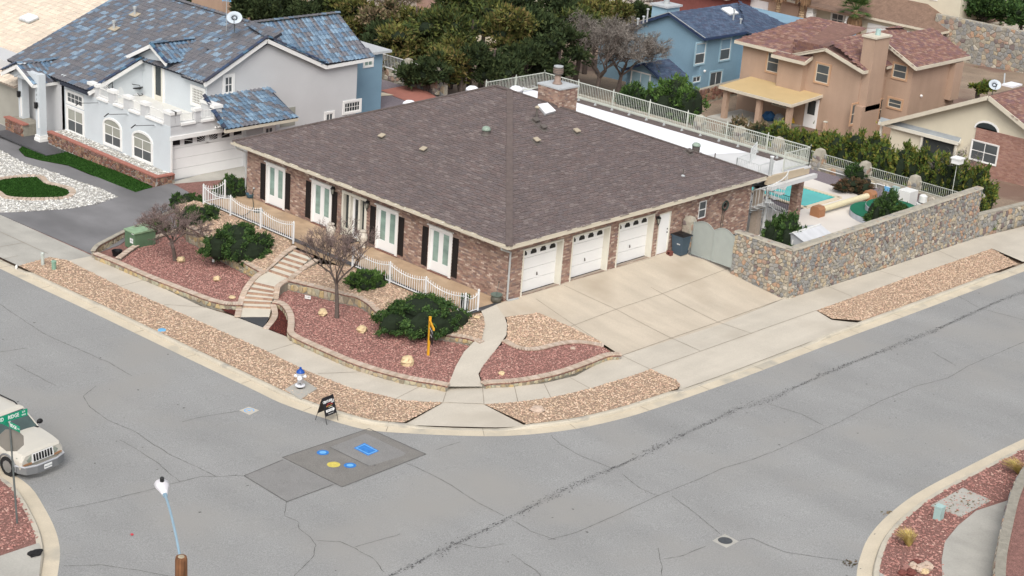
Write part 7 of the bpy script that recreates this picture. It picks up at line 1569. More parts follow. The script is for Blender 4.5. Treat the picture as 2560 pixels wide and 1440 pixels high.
m = MB(); board(cr,(CXh-.53,ay-half,az-sl_*half),(CXh-.53,ay,az+.03),.26,.07,m=m); board(cr,(CXh-.53,lfoot[1],az-sl_*(lfoot[1]-ay)),(CXh-.53,ay,az+.03),.26,.07,m=m); m.build('fascia','trim',cr)
pz = .45; pc_ = [UZ(2197,303,pz+.0),UZ(2388,358,pz),UZ(2421,330,pz+.15),UZ(2262,290,pz+.15)]
MB().slab([(pc_[0][0],pc_[0][1],pz),(pc_[0][0],pc_[1][1],pz),(CXh,pc_[1][1],pz+.25),(CXh,pc_[0][1],pz+.25)],.05).build('patio_roof','patio_roof_grey',cr)
m = MB(); board(cr,(pc_[0][0]-.03,pc_[0][1],pz),(pc_[0][0]-.03,pc_[1][1],pz),.22,.06,m=m); board(cr,(pc_[0][0],pc_[1][1]-.03,pz),(CXh,pc_[1][1]-.03,pz+.25),.22,.06,m=m); m.build('fascia','cream_frame',cr)
for y in (pc_[0][1]-.2,(pc_[0][1]*.45+pc_[1][1]*.55),pc_[1][1]+.2): box('patio_post','cream_frame',cr,pc_[0][0]+.05,pc_[0][0]+.17,y-.06,y+.06,cz,pz-.1)
r = rectpx('X',CXh,(2290,340),(2350,395)); m = MB(); wbox(m,'X',CXh,-1,2.2,4.4,cz+.1,.2,0,.04); m.build('patio_door','glass_dark',cr)
P = UZ(2555,262,2.2); t = thing('roof_cooler','pale evaporative cooler on the reddish roof at the right edge','cooler',P); MB().box(P[0]-.5,P[0]+.5,P[1]-.5,P[1]+.5,P[2]-.5,P[2]+.4).build('cabinet','stucco_cream',t)
P = UZ(2487,212,3.2); t = thing('satellite_dish','grey-blue satellite dish on the roof of the cream brick house','satellite dish',P); dish(t,P,.42); MB().tube([UZ(2510,210,3.1),UZ(2510,195,3.3)+[0,0,.3]],.05,6).build('pipe','galv_light',t)
P = UZ(2530,212,3.1); t = thing('skylight','white skylight on the roof at the right edge','skylight',P); MB().obox(P,[(1,0,0),(0,1,0),(0,0,1)],(1.3,.8,.12)).build('lid','deck_white',t)
sheet('back_yard',[(32.6,-6.6),(43,-6.6),(60,-6.6),(60,4),(43,9),(32.6,9)],lambda x,y: -1.62+0*x,'purple_bed'); sheet('patio_paving',[(40.2,-6.5),(43.04,-6.5),(43.04,1.6),(40.2,1.6)],lambda x,y: -1.6+0*x,'concrete_grey')
t = thing('stepping_stones','pinkish stepping stone paving in the yard at the right edge','paving',(37,-2,-1.6)); 
sp_ = [UZ(2470+dx,492+dy,-1.6)[:2] for dx,dy in ((0,0),(35,10),(30,45),(-10,40))]
stones(t,'stone',(0,1.9,0,3.2),lambda u,v,d: tuple(UZ(2458,528,-1.58)+np.array([v*.9-u*.0,-u+.0,d*.5])),.42,'boulder_pink',depth=.03,nmax=60,seed=111,gap=.09)
P = UZ(2537,468,-1.6); t = thing('garden_hose','black coiled hose on the patio of the brick house at the right edge','hose',P); MB().tube([(P[0]+(.35+.02*math.sin(a*3))*math.cos(a),P[1]+.35*math.sin(a),-1.55+a*.006) for a in np.linspace(0,25,120)],.025,4).build('coil','black',t)
# bird box on a pole
P = UX(2394,402,33.4); t = thing('bird_house','white bird house on a thin pole above the hedge','bird house',(P[0],P[1],-1)); MB().tube([(P[0],P[1],-1.2),(P[0],P[1],P[2])],.02,6).build('pole','rail',t); MB().box(P[0]-.25,P[0]+.25,P[1]-.25,P[1]+.25,P[2]-.15,P[2]+.12).build('box','white',t); MB().box(P[0]-.3,P[0]+.3,P[1]-.3,P[1]+.3,P[2]+.12,P[2]+.2).build('roof','white',t)
# ---------------------------------------------------------------- yard walls and things between the back houses
def rubble_wall(name,label,a,b,h,size=.3,thick=.3,mat='field_stone',nmax=120,seed=1,core='wall_cap',topz=None,below=.4):
    a,b = np.asarray(a,float),np.asarray(b,float); d = (b-a); L = np.linalg.norm(d[:2]); d = np.array([d[0],d[1],0])/L; nn = np.array([d[1],-d[0],0]); nn = nn if np.dot(nn,CAM-a) > 0 else -nn; t = thing(name,label,'stone wall',a)
    dz = (b[2]-a[2])/L; m = MB(); V = []
    for p in (a,b): V += [p-[0,0,below],p-nn*thick-[0,0,below],p-nn*thick+[0,0,h],p+[0,0,h]]
    m.add(V,[[0,1,2,3],[7,6,5,4],[0,3,7,4],[3,2,6,7],[2,1,5,6]]); m.build('core',core,t)
    stones(t,'stone',(0,L,0,h),lambda u,v,dd: tuple(a+d*u+nn*dd+np.array([0,0,v+dz*u])),size,mat,depth=.06,nmax=nmax,seed=seed,aspect=1.3); return t
rubble_wall('stone_wall','brown rubble wall between the sky blue house and the tan patio',UZ(1735,262,-2.0),UZ(1910,215,-2.0),1.0,.3,mat='red_rubble',nmax=40,seed=121)
a,b = UZ(2322,150,-3.0),UZ(2640,222,-3.0); rubble_wall('retaining_wall','high tan rubble retaining wall along the far street, top right',a,b,4.1,.34,.5,nmax=300,seed=122)
m = MB(); P = UZ(2058,330,-1.9); t = thing('yard_wall','smooth pinkish garden wall in front of the tan house','garden wall',P); a_,b_ = UZ(2058,333,-1.9),UZ(2190,298,-1.9); m.bar(a_+[0,0,.3],b_+[0,0,.7],.2,.9); m.build('panel','stucco_peach',t); m = MB(); m.bar(a_+[0,0,.78],b_+[0,0,1.18],.26,.06); m.build('coping','rail',t)
rail_t = UZ(1880,300,-1.6)
# far street, pavement and kerb at top right
fz = lambda x,y: -3.0+0*x
FZ = lambda L: [UZ(a,b,-3.0)[:2] for a,b in L]
sheet('pavement',FZ([(2380,168),(2640,232),(2640,246),(2380,182)]),fz,'concrete',off=.05); sheet('gravel_bed',FZ([(2380,174),(2640,238),(2640,254),(2380,186)]),fz,'red_bed',off=.03); sheet('kerb',FZ([(2380,181),(2640,247),(2640,256),(2380,187)]),fz,'kerb',off=.09); sheet('road',FZ([(2360,186),(2640,255),(2640,300),(2360,250)]),fz,'asphalt',off=.02)
# far houses along the top edge
def far_house(name,label,px,z,w,d,h,wall,roofm,rh=1.6,hip=True,ov=.5):
    P = UZ(px[0],px[1],z); t = thing(name,label,'house',P); x,y = P[0],P[1]; m = MB(); m.box(x,x+d,y-w,y,z-3,z+h); m.build('wall',wall,t)
    a = [(x-ov,y-w-ov,z+h),(x+d+ov,y-w-ov,z+h),(x+d+ov,y+ov,z+h),(x-ov,y+ov,z+h)]; k = min(w,d)/2 if hip else 0
    r1,r2_ = (x+d/2,y-w+k,z+h+rh),(x+d/2,y-k,z+h+rh)
    MB().add(a+[r1,r2_],[[0,1,4],[1,2,5,4],[2,3,5],[3,0,4,5],[3,2,1,0]]).build('roof',roofm,t); m = MB(); m.box(x-ov-.03,x-ov,y-w-ov,y+ov,z+h-.2,z+h+.0); m.box(x-ov,x+d+ov,y-w-ov-.03,y-w-ov,z+h-.2,z+h+.0); m.build('fascia','trim',t); return t,P
t,P = far_house('far_house','peach house with white garage doors behind the dark blue roof',(1735,25),-3.2,12,11,3.0,'stucco_peach','shingle_far')
x,y = P[0],P[1]
for k,(a,b) in enumerate(((-5.2,-2.4),(-8.6,-5.8))): box('garage_door','white_door',t,x-.06,x,y+a,y+b,-3.2,-.9)
window(t,'X',x,(y-1.8,y-.5,-2.0,-.6),trim=.1,split='v')
box('wall','stucco_peach',t,x+.2,x+8,y-19,y-12,-6,-.6); MB().add([(x-.3,y-19.4,-.6),(x+8.4,y-19.4,-.6),(x+8.4,y-11.6,-.6),(x-.3,y-11.6,-.6),(x+4,y-16,1),(x+4,y-13,1)],[[0,1,4],[1,2,5,4],[2,3,5],[3,0,4,5]]).build('roof','shingle_far',t)
t,P = far_house('far_house','white house with quoined columns and brown roof behind the fan palm',(2022,88),-3.0,13,12,2.9,'stucco_cream','shingle_far',rh=2.6)
x,y = P[0],P[1]
window(t,'X',x,(y-3.4,y-2.2,-1.6,-.5),trim=.15,split='x'); box('garage_door','white_door',t,x-.06,x,y-11.5,y-6.0,-3.0,-.7)
for yy in (y-.8,y-4.9):
    for k in range(6): MB().box(x-1.6,x-1.0,yy-.35+.04*(k % 2),yy+.35-.04*(k % 2),-3.0+k*.48,-3.0+k*.48+.44).build('quoin_block','white',t)
box('porch_roof','shingle_far',t,x-2.0,x+.2,y-6,y+.3,-.1,.1)
m = MB(); m.box(x+3.2,x+11,y-13,y-5.0,.3,5.0); m.build('upper_storey','stucco_cream',t); window(t,'X',x+3.2,(y-10.5,y-7.4,2.0,3.1),trim=.2,split=(4,2),gmat='glass_dark')
sheet('driveway',[(x-14,y-5.6),(x-.1,y-5.6),(x-.1,y-12),(x-14,y-12)],lambda x,y: -2.96+0*x,'concrete_grey')
sheet('gravel_bed',[(x-13,y+7),(x+2,y+7),(x-.0,y-5.5),(x-13,y-5.5)],lambda x,y: -2.97+0*x,'red_bed'); gravel('gravel',[(x-13,y+7),(x+2,y+7),(x-.0,y-5.5),(x-13,y-5.5)],lambda x,y: -2.97+0*x,'red_stone',14,.12,label='dark red gravel front yard round the far palms')
P = UZ(2184,84,-2.2); t = thing('storage_shed','cream storage shed with white hipped lid behind the tan chimney','shed',P); MB().box(P[0]-.0,P[0]+2.0,P[1]-1.2,P[1]+.8,-3,-.9).build('wall','stucco_cream',t); MB().add([(P[0]-.1,P[1]-1.3,-.9),(P[0]+2.1,P[1]-1.3,-.9),(P[0]+2.1,P[1]+.9,-.9),(P[0]-.1,P[1]+.9,-.9),(P[0]+1,P[1]-.2,-.5)],[[0,1,4],[1,2,4],[2,3,4],[3,0,4]]).build('roof','white',t)
for i,px in enumerate(((2166,80),(2212,82),(2234,84))):
    P = UZ(px[0],px[1]+8,-2.6); t = thing('wooden_post',('thin wooden post left of the cream storage shed','pale wooden post right of the cream storage shed','thin wooden post nearest the bare tree behind the tan roof')[i],'post',P,'posts beside the storage shed'); MB().box(P[0]-.09,P[0]+.09,P[1]-.09,P[1]+.09,-3,.3+.3*(i == 1)).build('shaft','stucco_tan2',t); MB().box(P[0]-.13,P[0]+.13,P[1]-.13,P[1]+.13,.3+.3*(i == 1),.38+.3*(i == 1)).build('cap','stucco_cream',t)
for i,(px,lab) in enumerate((((1929,45),'dark green wheeled bin by the far peach house'),((1949,42),'blue wheeled bin by the far peach house'))):
    P = UZ(px[0],px[1]+8,-3); t = thing('wheeled_bin',lab,'bin',P,'wheeled bins by the far house'); MB().box(P[0]-.35,P[0]+.35,P[1]-.3,P[1]+.3,-3,-2.0).build('body',('pedestal_green','hydrant_blue')[i] if i else 'bin_blue',t); MB().box(P[0]-.4,P[0]+.4,P[1]-.34,P[1]+.34,-2.0,-1.92).build('lid',('bin_blue','hydrant_blue')[i],t)
t,P = far_house('far_house','cream house with pinkish brick garage and brown roof behind the pines',(895,12),-2.2,14,10,4.2,'stucco_cream','shingle_far'); x,y = P[0],P[1]
window(t,'X',x,(y-3.4,y-2.6,-.5,1.3),trim=.15,split='h'); window(t,'X',x,(y-6,y-4.6,.6,1.3),trim=.1,split='v'); box('brick_panel','brick_pink_base',t,x-.1,x,y-10.6,y-7.6,-5,.9); box('garage_door','white_door',t,x-.12,x,y-13.6,y-11,-5,-.3)
t,P = far_house('far_house','red-brown low house with white garage wall beyond the blue chimney',(1620,18),-3.0,9,9,2.6,'far_red_wall','shingle_far'); x,y = P[0],P[1]; box('garage_wall','stucco_far',t,x-1,x,y-.5,y+4.2,-4,-.2)
t,P = far_house('far_house','pale grey house glimpsed between the dark cypress columns',(700,8),-2.4,12,9,3.2,'stucco_far','shingle_far')
t,P = far_house('far_house','tan house with small window behind the blue tiled ridge',(415,-2),-2.0,8,9,3.4,'stucco_tan','shingle_far'); window(t,'X',P[0],(P[1]-5.6,P[1]-4.6,.3,1.4),trim=.12,split='v')
t,P = far_house('far_house','white walled house seen past the junipers above the rubble wall',(2400,10),-1.0,16,9,3.6,'stucco_far','shingle_far')
# clutter on the tan patio
for i,(px,r_,mt,lab) in enumerate((((1921,300),.45,'blue_tarp','heap under a blue tarp on the tan patio'),((1945,303),.38,'grey_cloth','grey cloth bundle on the tan patio'),((1952,313),.28,'white_plastic','white plastic bag on the tan patio'),((1972,307),.32,'yellow_toy','yellow plastic toy by the patio post'),((1970,312),.24,'teal','teal tub by the patio post'))):
    P = UZ(px[0],px[1],-1.8); t = thing('patio_bundle',lab,'bundle',P,'clutter on the tan patio'); MB().blob(P+[0,0,r_*.6],(r_,r_,r_*.8),9,6,.35).build('bundle',mt,t); MB().blob(P+[r_*.5,-r_*.6,r_*.25],(r_*.5,r_*.5,r_*.35),7,5,.3).build('fold',mt,t)
# ---------------------------------------------------------------- vegetation
def leaf_tris(blobs,n,s,clump=.22,up=.35,elong=2.2,nclump=60,shell=(.72,1.02),seed=0,flatb=-.55):
    r = np.random.default_rng(seed); V = []; tot = sum((b[1][0]*b[1][1]+b[1][0]*b[1][2])**1 for b in blobs)
    for c,rad in blobs:
        c = np.asarray(c,float); rad = np.asarray(rad,float); k = max(6,int(n*((rad[0]*rad[1]+rad[0]*rad[2]))/tot)); nc = max(5,int(nclump*k/n*len(blobs)**.0)) if len(blobs) == 1 else max(5,int(nclump/len(blobs)))
        cd = r.normal(0,1,(nc*3,3)); cd /= np.linalg.norm(cd,axis=1)[:,None]; cd = cd[cd[:,2] > flatb][:nc]; nc = len(cd)
        cr_ = shell[0]+(shell[1]-shell[0])*r.random((nc,1)); i = r.integers(0,nc,k); d = cd[i]*cr_[i]*(.9+.2*r.random((k,1)))+r.normal(0,clump,(k,3))*(.35+.65*r.random((k,1)))
        p = c+d*rad; o = cd[i]+r.normal(0,.45,(k,3))+[0,0,up]; o /= np.linalg.norm(o,axis=1)[:,None]; q = np.cross(o,r.normal(0,1,(k,3))); q /= np.linalg.norm(q,axis=1)[:,None]+1e-9
        ss = s*(.55+.9*r.random((k,1))); V.append(np.stack([p-q*ss*.5,p+q*ss*.5,p+o*ss*elong*.8],1))
    V = np.concatenate(V); return V.reshape(-1,3),np.arange(len(V)*3).reshape(-1,3)
rh_,fh_ = np.array([math.sin(yaw),-math.cos(yaw),0]),np.array([math.cos(yaw),math.sin(yaw),0])
def shrub(name,label,px,zbase,rx,ry,h,mat='juniper',n=7000,s=.075,seed=1,cat='shrub',droop=False,lobes=7,group=None,core='bush_core',world=None):
    """px = where the middle of the plant meets the ground"""
    B = UZ(px[0],px[1],zbase) if world is None else np.asarray(world,float); t = thing(name,label,cat,B,group); r = np.random.default_rng(seed); blobs = []; stems = MB()
    blobs.append((B+[0,0,h*.42],(min(rx,ry)*.8,min(rx,ry)*.8,h*.55)))
    for k in range(lobes):
        a = k/lobes*6.283+r.random()*.6; q = .5+.15*r.random(); off = rh_*math.cos(a)*rx*q+fh_*math.sin(a)*ry*q; hh = h*(.5+.28*r.random()); blobs.append((B+off+[0,0,hh*.62],(rx*(.42+.12*r.random()),max(ry*.42,.3),hh*.62)))
        stems.tube([B+[0,0,-.05],B+off*.5+[0,0,h*.3],B+off+[0,0,hh*.6]],[.04,.025,.012],4)
    blobs.append((B+[0,0,h*.68],(rx*.5,rx*.5,h*.32)))
    stems.build('stem','bark',t); m = MB()
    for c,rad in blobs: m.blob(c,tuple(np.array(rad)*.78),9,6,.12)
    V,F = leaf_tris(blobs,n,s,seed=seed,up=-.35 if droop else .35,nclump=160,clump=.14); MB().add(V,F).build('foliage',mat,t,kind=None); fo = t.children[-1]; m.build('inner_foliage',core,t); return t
shrub('juniper_shrub','large round dark juniper left of the garden steps',(592,652),-.78,1.72,1.35,1.85,n=19000,s=.055,seed=11,droop=True)
shrub('juniper_shrub','widest juniper, spreading behind the yellow sign post',(1052,832),-.62,2.2,1.35,1.6,n=24000,s=.055,seed=12,droop=True)
shrub('juniper_shrub','mid green juniper behind the left bare tree',(497,577),-.9,1.15,1.1,1.3,'juniper',11000,.055,13)
shrub('juniper_shrub','small juniper between the bare tree and the picket fence, right of the steps',(918,722),-.38,1.0,.8,.82,'juniper_bright',9000,.05,14)
shrub('juniper_shrub','dark juniper at the left corner of the brick house',(580,500),-.4,.9,.85,1.25,'juniper',6000,.055,15)
shrub('juniper_shrub','low juniper beside the end of the picket fence by the driveway',(468,520),-1.1,1.0,.7,.7,'juniper',6500,.055,16)
shrub('juniper_shrub','sprig of green juniper behind the green transformer',(400,575),-1.0,.55,.4,.5,'juniper_bright',2500,.05,17)
shrub('round_shrub','dark shrub growing over the corner of the tall stone wall',(1958,655),-.45,1.25,.95,2.45,'juniper',12000,.075,18)
shrub('round_shrub','big dark round shrub behind the stone wall beside the green spa',(2208,592),-.45,1.1,1.0,2.35,'juniper',14000,.07,19)
shrub('round_shrub','big dark green tree-like shrub behind the deck railing near the blue house',(0,0),0,2.3,1.9,3.4,'juniper_bright',11000,.11,20,world=UX(1680,300,36.0)*[1,1,0]+[0,0,-1.6],lobes=10)
shrub('round_shrub','darker shrub left of the big green one behind the deck railing',(0,0),0,1.3,1.1,2.0,'juniper',5000,.10,22,world=UX(1578,270,36.5)*[1,1,0]+[0,0,-1.6],lobes=6)
shrub('brown_shrub','low brown bush in the bed behind the pool',(2130,480),zp,1.25,.6,.75,'brown_brush',5000,.07,23,lobes=8); shrub('brown_shrub','olive spreading bush against the wall behind the pool',(2140,452),zp,.7,.45,1.05,'juniper',3000,.07,24)
for i,(px,py,r_,hh,mt) in enumerate(((1845,312,1.0,1.7,'dry_brush'),(1885,322,1.0,1.7,'dry_brush'),(1925,330,1.05,1.8,'oleander'),(1965,345,1.0,1.8,'oleander'),(2005,352,.95,1.9,'oleander'),(2045,362,1.05,2.0,'oleander'),(2085,362,1.1,2.2,'oleander'),(2125,368,1.15,2.5,'oleander'),(2165,372,1.15,2.6,'oleander'),(2205,395,1.15,2.4,'oleander'),(2250,402,1.15,2.5,'oleander'),(2295,412,1.15,2.6,'oleander'),(2340,425,1.15,2.6,'oleander'),(2385,442,1.1,2.5,'oleander'),(2425,470,1.0,2.4,'oleander'))):
    P = UX(px,py+28,34.4); labs = 'pale dry brush at the left end of the hedge behind the deck railing|straw coloured brush next in the hedge behind the deck railing|first green bush of the hedge, below the left patio post|hedge bush below the blue tarp on the tan patio|hedge bush below the white patio door|hedge bush right of the white patio door|yellowish hedge bush above the deck corner|hedge bush above the second round pier|tall hedge bush left of the grey patio roof|hedge bush in front of the grey patio roof post|hedge bush in front of the dark patio opening|tall hedge bush below the grey patio roof corner|hedge bush left of the bird house|hedge bush under the bird house|last hedge bush at the end of the tall stone wall'.split('|')
    shrub('hedge_bush',labs[i],(0,0),0,r_*1.2,1.05,hh*1.3,mt,5000,.10,30+i,world=(P[0]+.4*(i % 3),P[1],-1.55),lobes=6,group='bushes of the hedge behind the pool wall')
for i,(px,py) in enumerate(((2440,520),(2462,560))): shrub('round_shrub',('leafy shrub rising behind the end of the tall stone wall','low end of the shrub by the lower stone wall')[i],(0,0),0,.75,.6,(2.4,1.4)[i],'oleander',2500,.08,50+i,world=UX(px,py+10,31.6)*[1,1,0]+[0,0,-1.3],lobes=5)
def crown_tree(label,px,z,rpx,mat,seed,n=5200,s=.17,tall=1.0,name='pine_tree',nb=11,cat='tree',grp='evergreen trees behind the houses',trunk=True,ztop=None,core=True):
    """px: crown centre in the picture, z: its height; rpx radius in photo pixels"""
    C = UZ(px[0],px[1],z); dist = np.linalg.norm(C-CAM); r_ = rpx*dist/FPX; r = np.random.default_rng(seed); gz = float(zs(C[0],C[1])); t = thing(name,label,cat,(C[0],C[1],gz),grp)
    tr = MB(); tr.tube([(C[0],C[1],gz-.5),(C[0]+.2*r.normal(),C[1]+.2*r.normal(),(gz+z)/2),(C[0],C[1],z+r_*.5)],[.22,.17,.06],7); blobs = []
    for k in range(nb):
        d = r.normal(0,1,3); d /= np.linalg.norm(d); q = (.25+.5*r.random()); c = C+d*[r_*q*1.1,r_*q*1.1,r_*tall*q*1.0]; b = r_*(.30+.20*r.random()); blobs.append((c,(b*1.15,b*1.15,b*.72))); tr.tube([(C[0],C[1],max(gz+.5,c[2]-b)),(C+c)/2-[0,0,.1],c],[.08,.05,.02],4)
    tr.build('trunk','bark',t); V,F = leaf_tris(blobs,n,s,seed=seed,clump=.28,nclump=nb*16,shell=(.45,1.12),up=.4,elong=2.4); MB().add(V,F).build('crown',mat,t)
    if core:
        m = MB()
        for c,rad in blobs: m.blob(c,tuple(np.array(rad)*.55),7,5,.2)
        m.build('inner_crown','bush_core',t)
    return t
TR = [((905,50),1.5,62,'pine_olive','loose olive tree right of the blue tiled roof'),((950,118),.8,62,'pine_dark','dark tree just behind the sky blue annexe'),((965,60),1.6,55,'dry_brush','brownish feathery tree behind the white yard railing'),((1015,130),1.0,66,'pine_olive','olive tree above the white yard railing'),
      ((1040,50),2.2,60,'pine_olive','olive tree in front of the far brick garage'),((1075,185),.6,55,'pine_dark','dark low tree at the right end of the white yard railing'),((1100,95),2.0,70,'pine','mid green tree above the left hip of the brown roof'),((1135,25),3.2,62,'pine','pine whose crown touches the top edge, left of centre'),
      ((1150,165),1.0,60,'pine_olive','yellowish tree directly above the brown roof hip'),((1180,90),2.4,72,'pine','big pine over the apex of the brown roof'),((1215,20),3.4,62,'pine','pine at the top edge above the roof apex'),((1235,160),1.2,62,'pine_dark','dark tree right behind the roof apex'),
      ((1265,85),2.4,68,'pine_olive','olive pine left of the brick chimney'),((1300,20),3.4,62,'pine_dark','dark pine at the top edge, right of centre'),((1315,150),1.2,55,'pine_dark','dark tree behind the corner of the deck railing'),((1355,75),2.4,62,'pine_dark','dark pine above the brick chimney'),
      ((1395,20),3.0,62,'pine_dark','dark pine at the top edge above the chimney'),((1400,140),1.4,58,'pine_dark','dark tree directly behind the chimney flue'),((1445,70),2.2,55,'pine','pine between chimney and the bare grey tree'),((1475,30),2.2,45,'pine_olive','olive tree left of the far red house'),
      ((1545,45),1.4,40,'pine_olive','small olive tree behind the left rake of the blue house'),((1595,30),1.2,25,'pine_dark','small dark tree left of the sky blue chimney'),((655,30),2.0,38,'pine_dark','dark tree beside the satellite dish'),((610,12),2.4,36,'pine_dark','dark tree behind the grid antenna'),
      ((760,35),1.6,34,'pine_dark','dark tree left of the tile roof peak'),((860,30),1.8,34,'pine_dark','dark tree right behind the blue tile wing'),((840,5),2.4,34,'pine','green tree at the top edge above the blue tile wing'),((190,-6),2.6,40,'pine_dark','dark tree above the cream tiled roof'),((345,-12),2.6,38,'pine_olive','tree peeking over the main blue tiled ridge')]
for i,(px,z,r_,mt,lab) in enumerate(TR): crown_tree(lab,px,z,r_*1.12,mt,200+i,n=5600,s=.15)
for i,(px,w_,lab) in enumerate((((705,20),14,'narrow dark cypress column, left one behind the blue tile wing'),((735,22),13,'narrow dark cypress column in the middle behind the blue tile wing'),((800,20),15,'narrow dark cypress column nearest the tile wing peak'),((463,5),10,'narrow dark cypress behind the main blue tiled ridge'))):
    C = UZ(px[0],px[1],1.0); r_ = w_*np.linalg.norm(C-CAM)/FPX; t = thing('cypress_tree',lab,'tree',(C[0],C[1],-2),'cypress columns behind the tile roof'); MB().tube([(C[0],C[1],-3),(C[0],C[1],2)],.12,6).build('trunk','bark',t); V,F = leaf_tris([((C[0],C[1],.8),(r_,r_,4.2))],3500,.14,seed=260+i,nclump=140,clump=.12,up=1.0,flatb=-1.1); MB().add(V,F).build('crown','pine_dark',t)
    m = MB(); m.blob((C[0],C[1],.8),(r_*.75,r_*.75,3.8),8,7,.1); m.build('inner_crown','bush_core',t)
for i,(px,r_,lab) in enumerate((((2468,20),58,'large dark green juniper tree above the rubble wall, top right'),((2555,35),45,'dark juniper tree cut by the right edge above the rubble wall'))):
    crown_tree(lab,px,1.6,r_,'juniper',270+i,n=7000,s=.16,name='juniper_tree',nb=14,tall=.9)
crown_tree('bright green bush between the cream roof and the rubble wall',(2455,215),-.6,24,'oleander',280,n=2500,s=.12,name='round_bush',nb=6,grp='evergreen trees behind the houses')
for i,px in enumerate(((2440,183),(2515,190),(2535,197))): shrub('small_bush',('small yellowish bush in the far verge, left one','small yellowish bush in the far verge, middle one','small yellowish bush in the far verge, right one')[i],px,-2.95,.45,.4,.4,'oleander',700,.10,290+i,lobes=4,group='small bushes in the far verge')
# bare deciduous trees
def bare_tree(label,base,height,spread,seed,mat='twig',levels=5,lean=(0,0),r0=.09,twigs=5,trunk_h=.35,kids=(3,4),group=None,tw=.012,up=.25,name='bare_tree',tl=.16):
    r = np.random.default_rng(seed); t = thing(name,label,'tree',base,group); B = np.asarray(base,float); wood,tw_ = MB(),[]
    def grow(p,d,L,rad,lev):
        q = p+d*L*.5+r.normal(0,L*.05,3); e = p+d*L+r.normal(0,L*.06,3); wood.tube([p,q,e],[rad,rad*.85,rad*.68],5 if lev < 2 else 3,caps=False)
        if lev >= levels:
            for _ in range(twigs):
                dd = d+r.normal(0,.55,3)+[0,0,.1]; dd /= np.linalg.norm(dd); s = p+(e-p)*r.random(); tw_.append((s,dd,tl*(.6+.8*r.random())))
            return
        n = r.integers(kids[0],kids[1]+1)
        for k in range(n):
            dd = d*.75+r.normal(0,.50,3)*[spread,spread,.7]+[0,0,up]; dd /= np.linalg.norm(dd); s = e if k < 2 else p+(e-p)*(.45+.5*r.random()); grow(s,dd,L*(.62+.2*r.random()),rad*(.55+.12*r.random()),lev+1)
    d0 = np.array([lean[0],lean[1],1.]); d0 /= np.linalg.norm(d0); top = B+d0*height*trunk_h; wood.tube([B-[0,0,.1],B+d0*height*trunk_h*.5+r.normal(0,.03,3),top],[r0*1.25,r0,r0*.9],7,caps=False)
    for k in range(5):
        a = k*1.257+r.random()*.5; dd = np.array([math.cos(a)*.62*spread,math.sin(a)*.62*spread,.75]); dd /= np.linalg.norm(dd); grow(top-d0*r.random()*height*.07,dd,height*.24,r0*.55,1)
    wood.build('trunk','bark',t)
    S = np.array([x[0] for x in tw_]); D_ = np.array([x[1] for x in tw_]); Lt = np.array([x[2] for x in tw_])[:,None]; Q = np.cross(D_,r.normal(0,1,D_.shape)); Q /= np.linalg.norm(Q,axis=1)[:,None]
    V = np.concatenate([np.stack([S-Q*tw*.5,S+Q*tw*.5,S+D_*Lt],1).reshape(-1,3),np.stack([S+D_*Lt*.45-Q*tw*.3,S+D_*Lt*.5+Q*tw*.3,S+D_*Lt*.45+np.cross(D_,Q)*Lt*.5+D_*Lt*.35],1).reshape(-1,3)]); MB().add(V,np.arange(len(V)).reshape(-1,3)).build('crown',mat,t); return t
b1 = UF(438,652,lambda x,y: zr(x,y)-.04); bare_tree('small bare tree with purplish twigs beside the green transformer',b1,3.3,1.3,301,r0=.085,lean=(-.16,.10),trunk_h=.33,twigs=7)
b2 = UF(842,795,lambda x,y: zr(x,y)-.04); bare_tree('taller bare tree in front of the entrance, between steps and yellow sign',b2,4.1,1.0,302,r0=.085,lean=(.02,.09),trunk_h=.42,twigs=6,up=.4)
b3 = UZ(1490,232,-1.8); bare_tree('grey leafless tree left of the sky blue house',b3,7.0,1.0,303,'twig_grey',r0=.16,twigs=8,trunk_h=.2,tw=.03,lean=(.05,-.12),tl=.42)
b4 = UZ(1545,225,-1.8); bare_tree('grey leafless tree leaning in front of the sky blue gable',b4,6.2,1.2,304,'twig_grey',r0=.14,twigs=8,trunk_h=.2,tw=.03,lean=(.15,-.05),tl=.42)
b5 = UZ(2305,88,-3.0); bare_tree('large dark bare tree left of the rubble wall, top right',b5,6.5,1.3,305,'twig_grey',r0=.2,twigs=7,trunk_h=.25,tw=.03,levels=5,tl=.45)
b6 = UZ(2380,60,-2.5); bare_tree('pale bare tree above the rubble wall',b6,5.5,1.3,306,'twig_grey',r0=.14,twigs=6,trunk_h=.2,tw=.028,levels=4,tl=.4)
b7 = UZ(2037,64,-3.0); bare_tree('small bare tree beside the quoined columns',b7,4.2,.8,307,'twig_grey',r0=.12,twigs=3,trunk_h=.35,levels=3,tw=.03,tl=.4)
b8 = UX(2400,420,35.2); bare_tree('small grey bare tree in front of the brick house patio',(b8[0],b8[1]+.4,-1.5),3.8,1.0,308,'twig_grey',r0=.07,twigs=6,levels=4,tw=.018,tl=.3)
b9 = UZ(1585,60,-2.5); bare_tree('grey bare tree behind the roof pipes of the blue house',b9,5.0,1.3,309,'twig_grey',r0=.12,twigs=6,levels=4,tw=.03,tl=.4)
b10 = UZ(980,100,-2.0); bare_tree('brown leafless tree above the back yard paving of the grey house',b10,5.5,1.4,310,'dry_brush',r0=.12,twigs=8,levels=4,tw=.03,tl=.45)
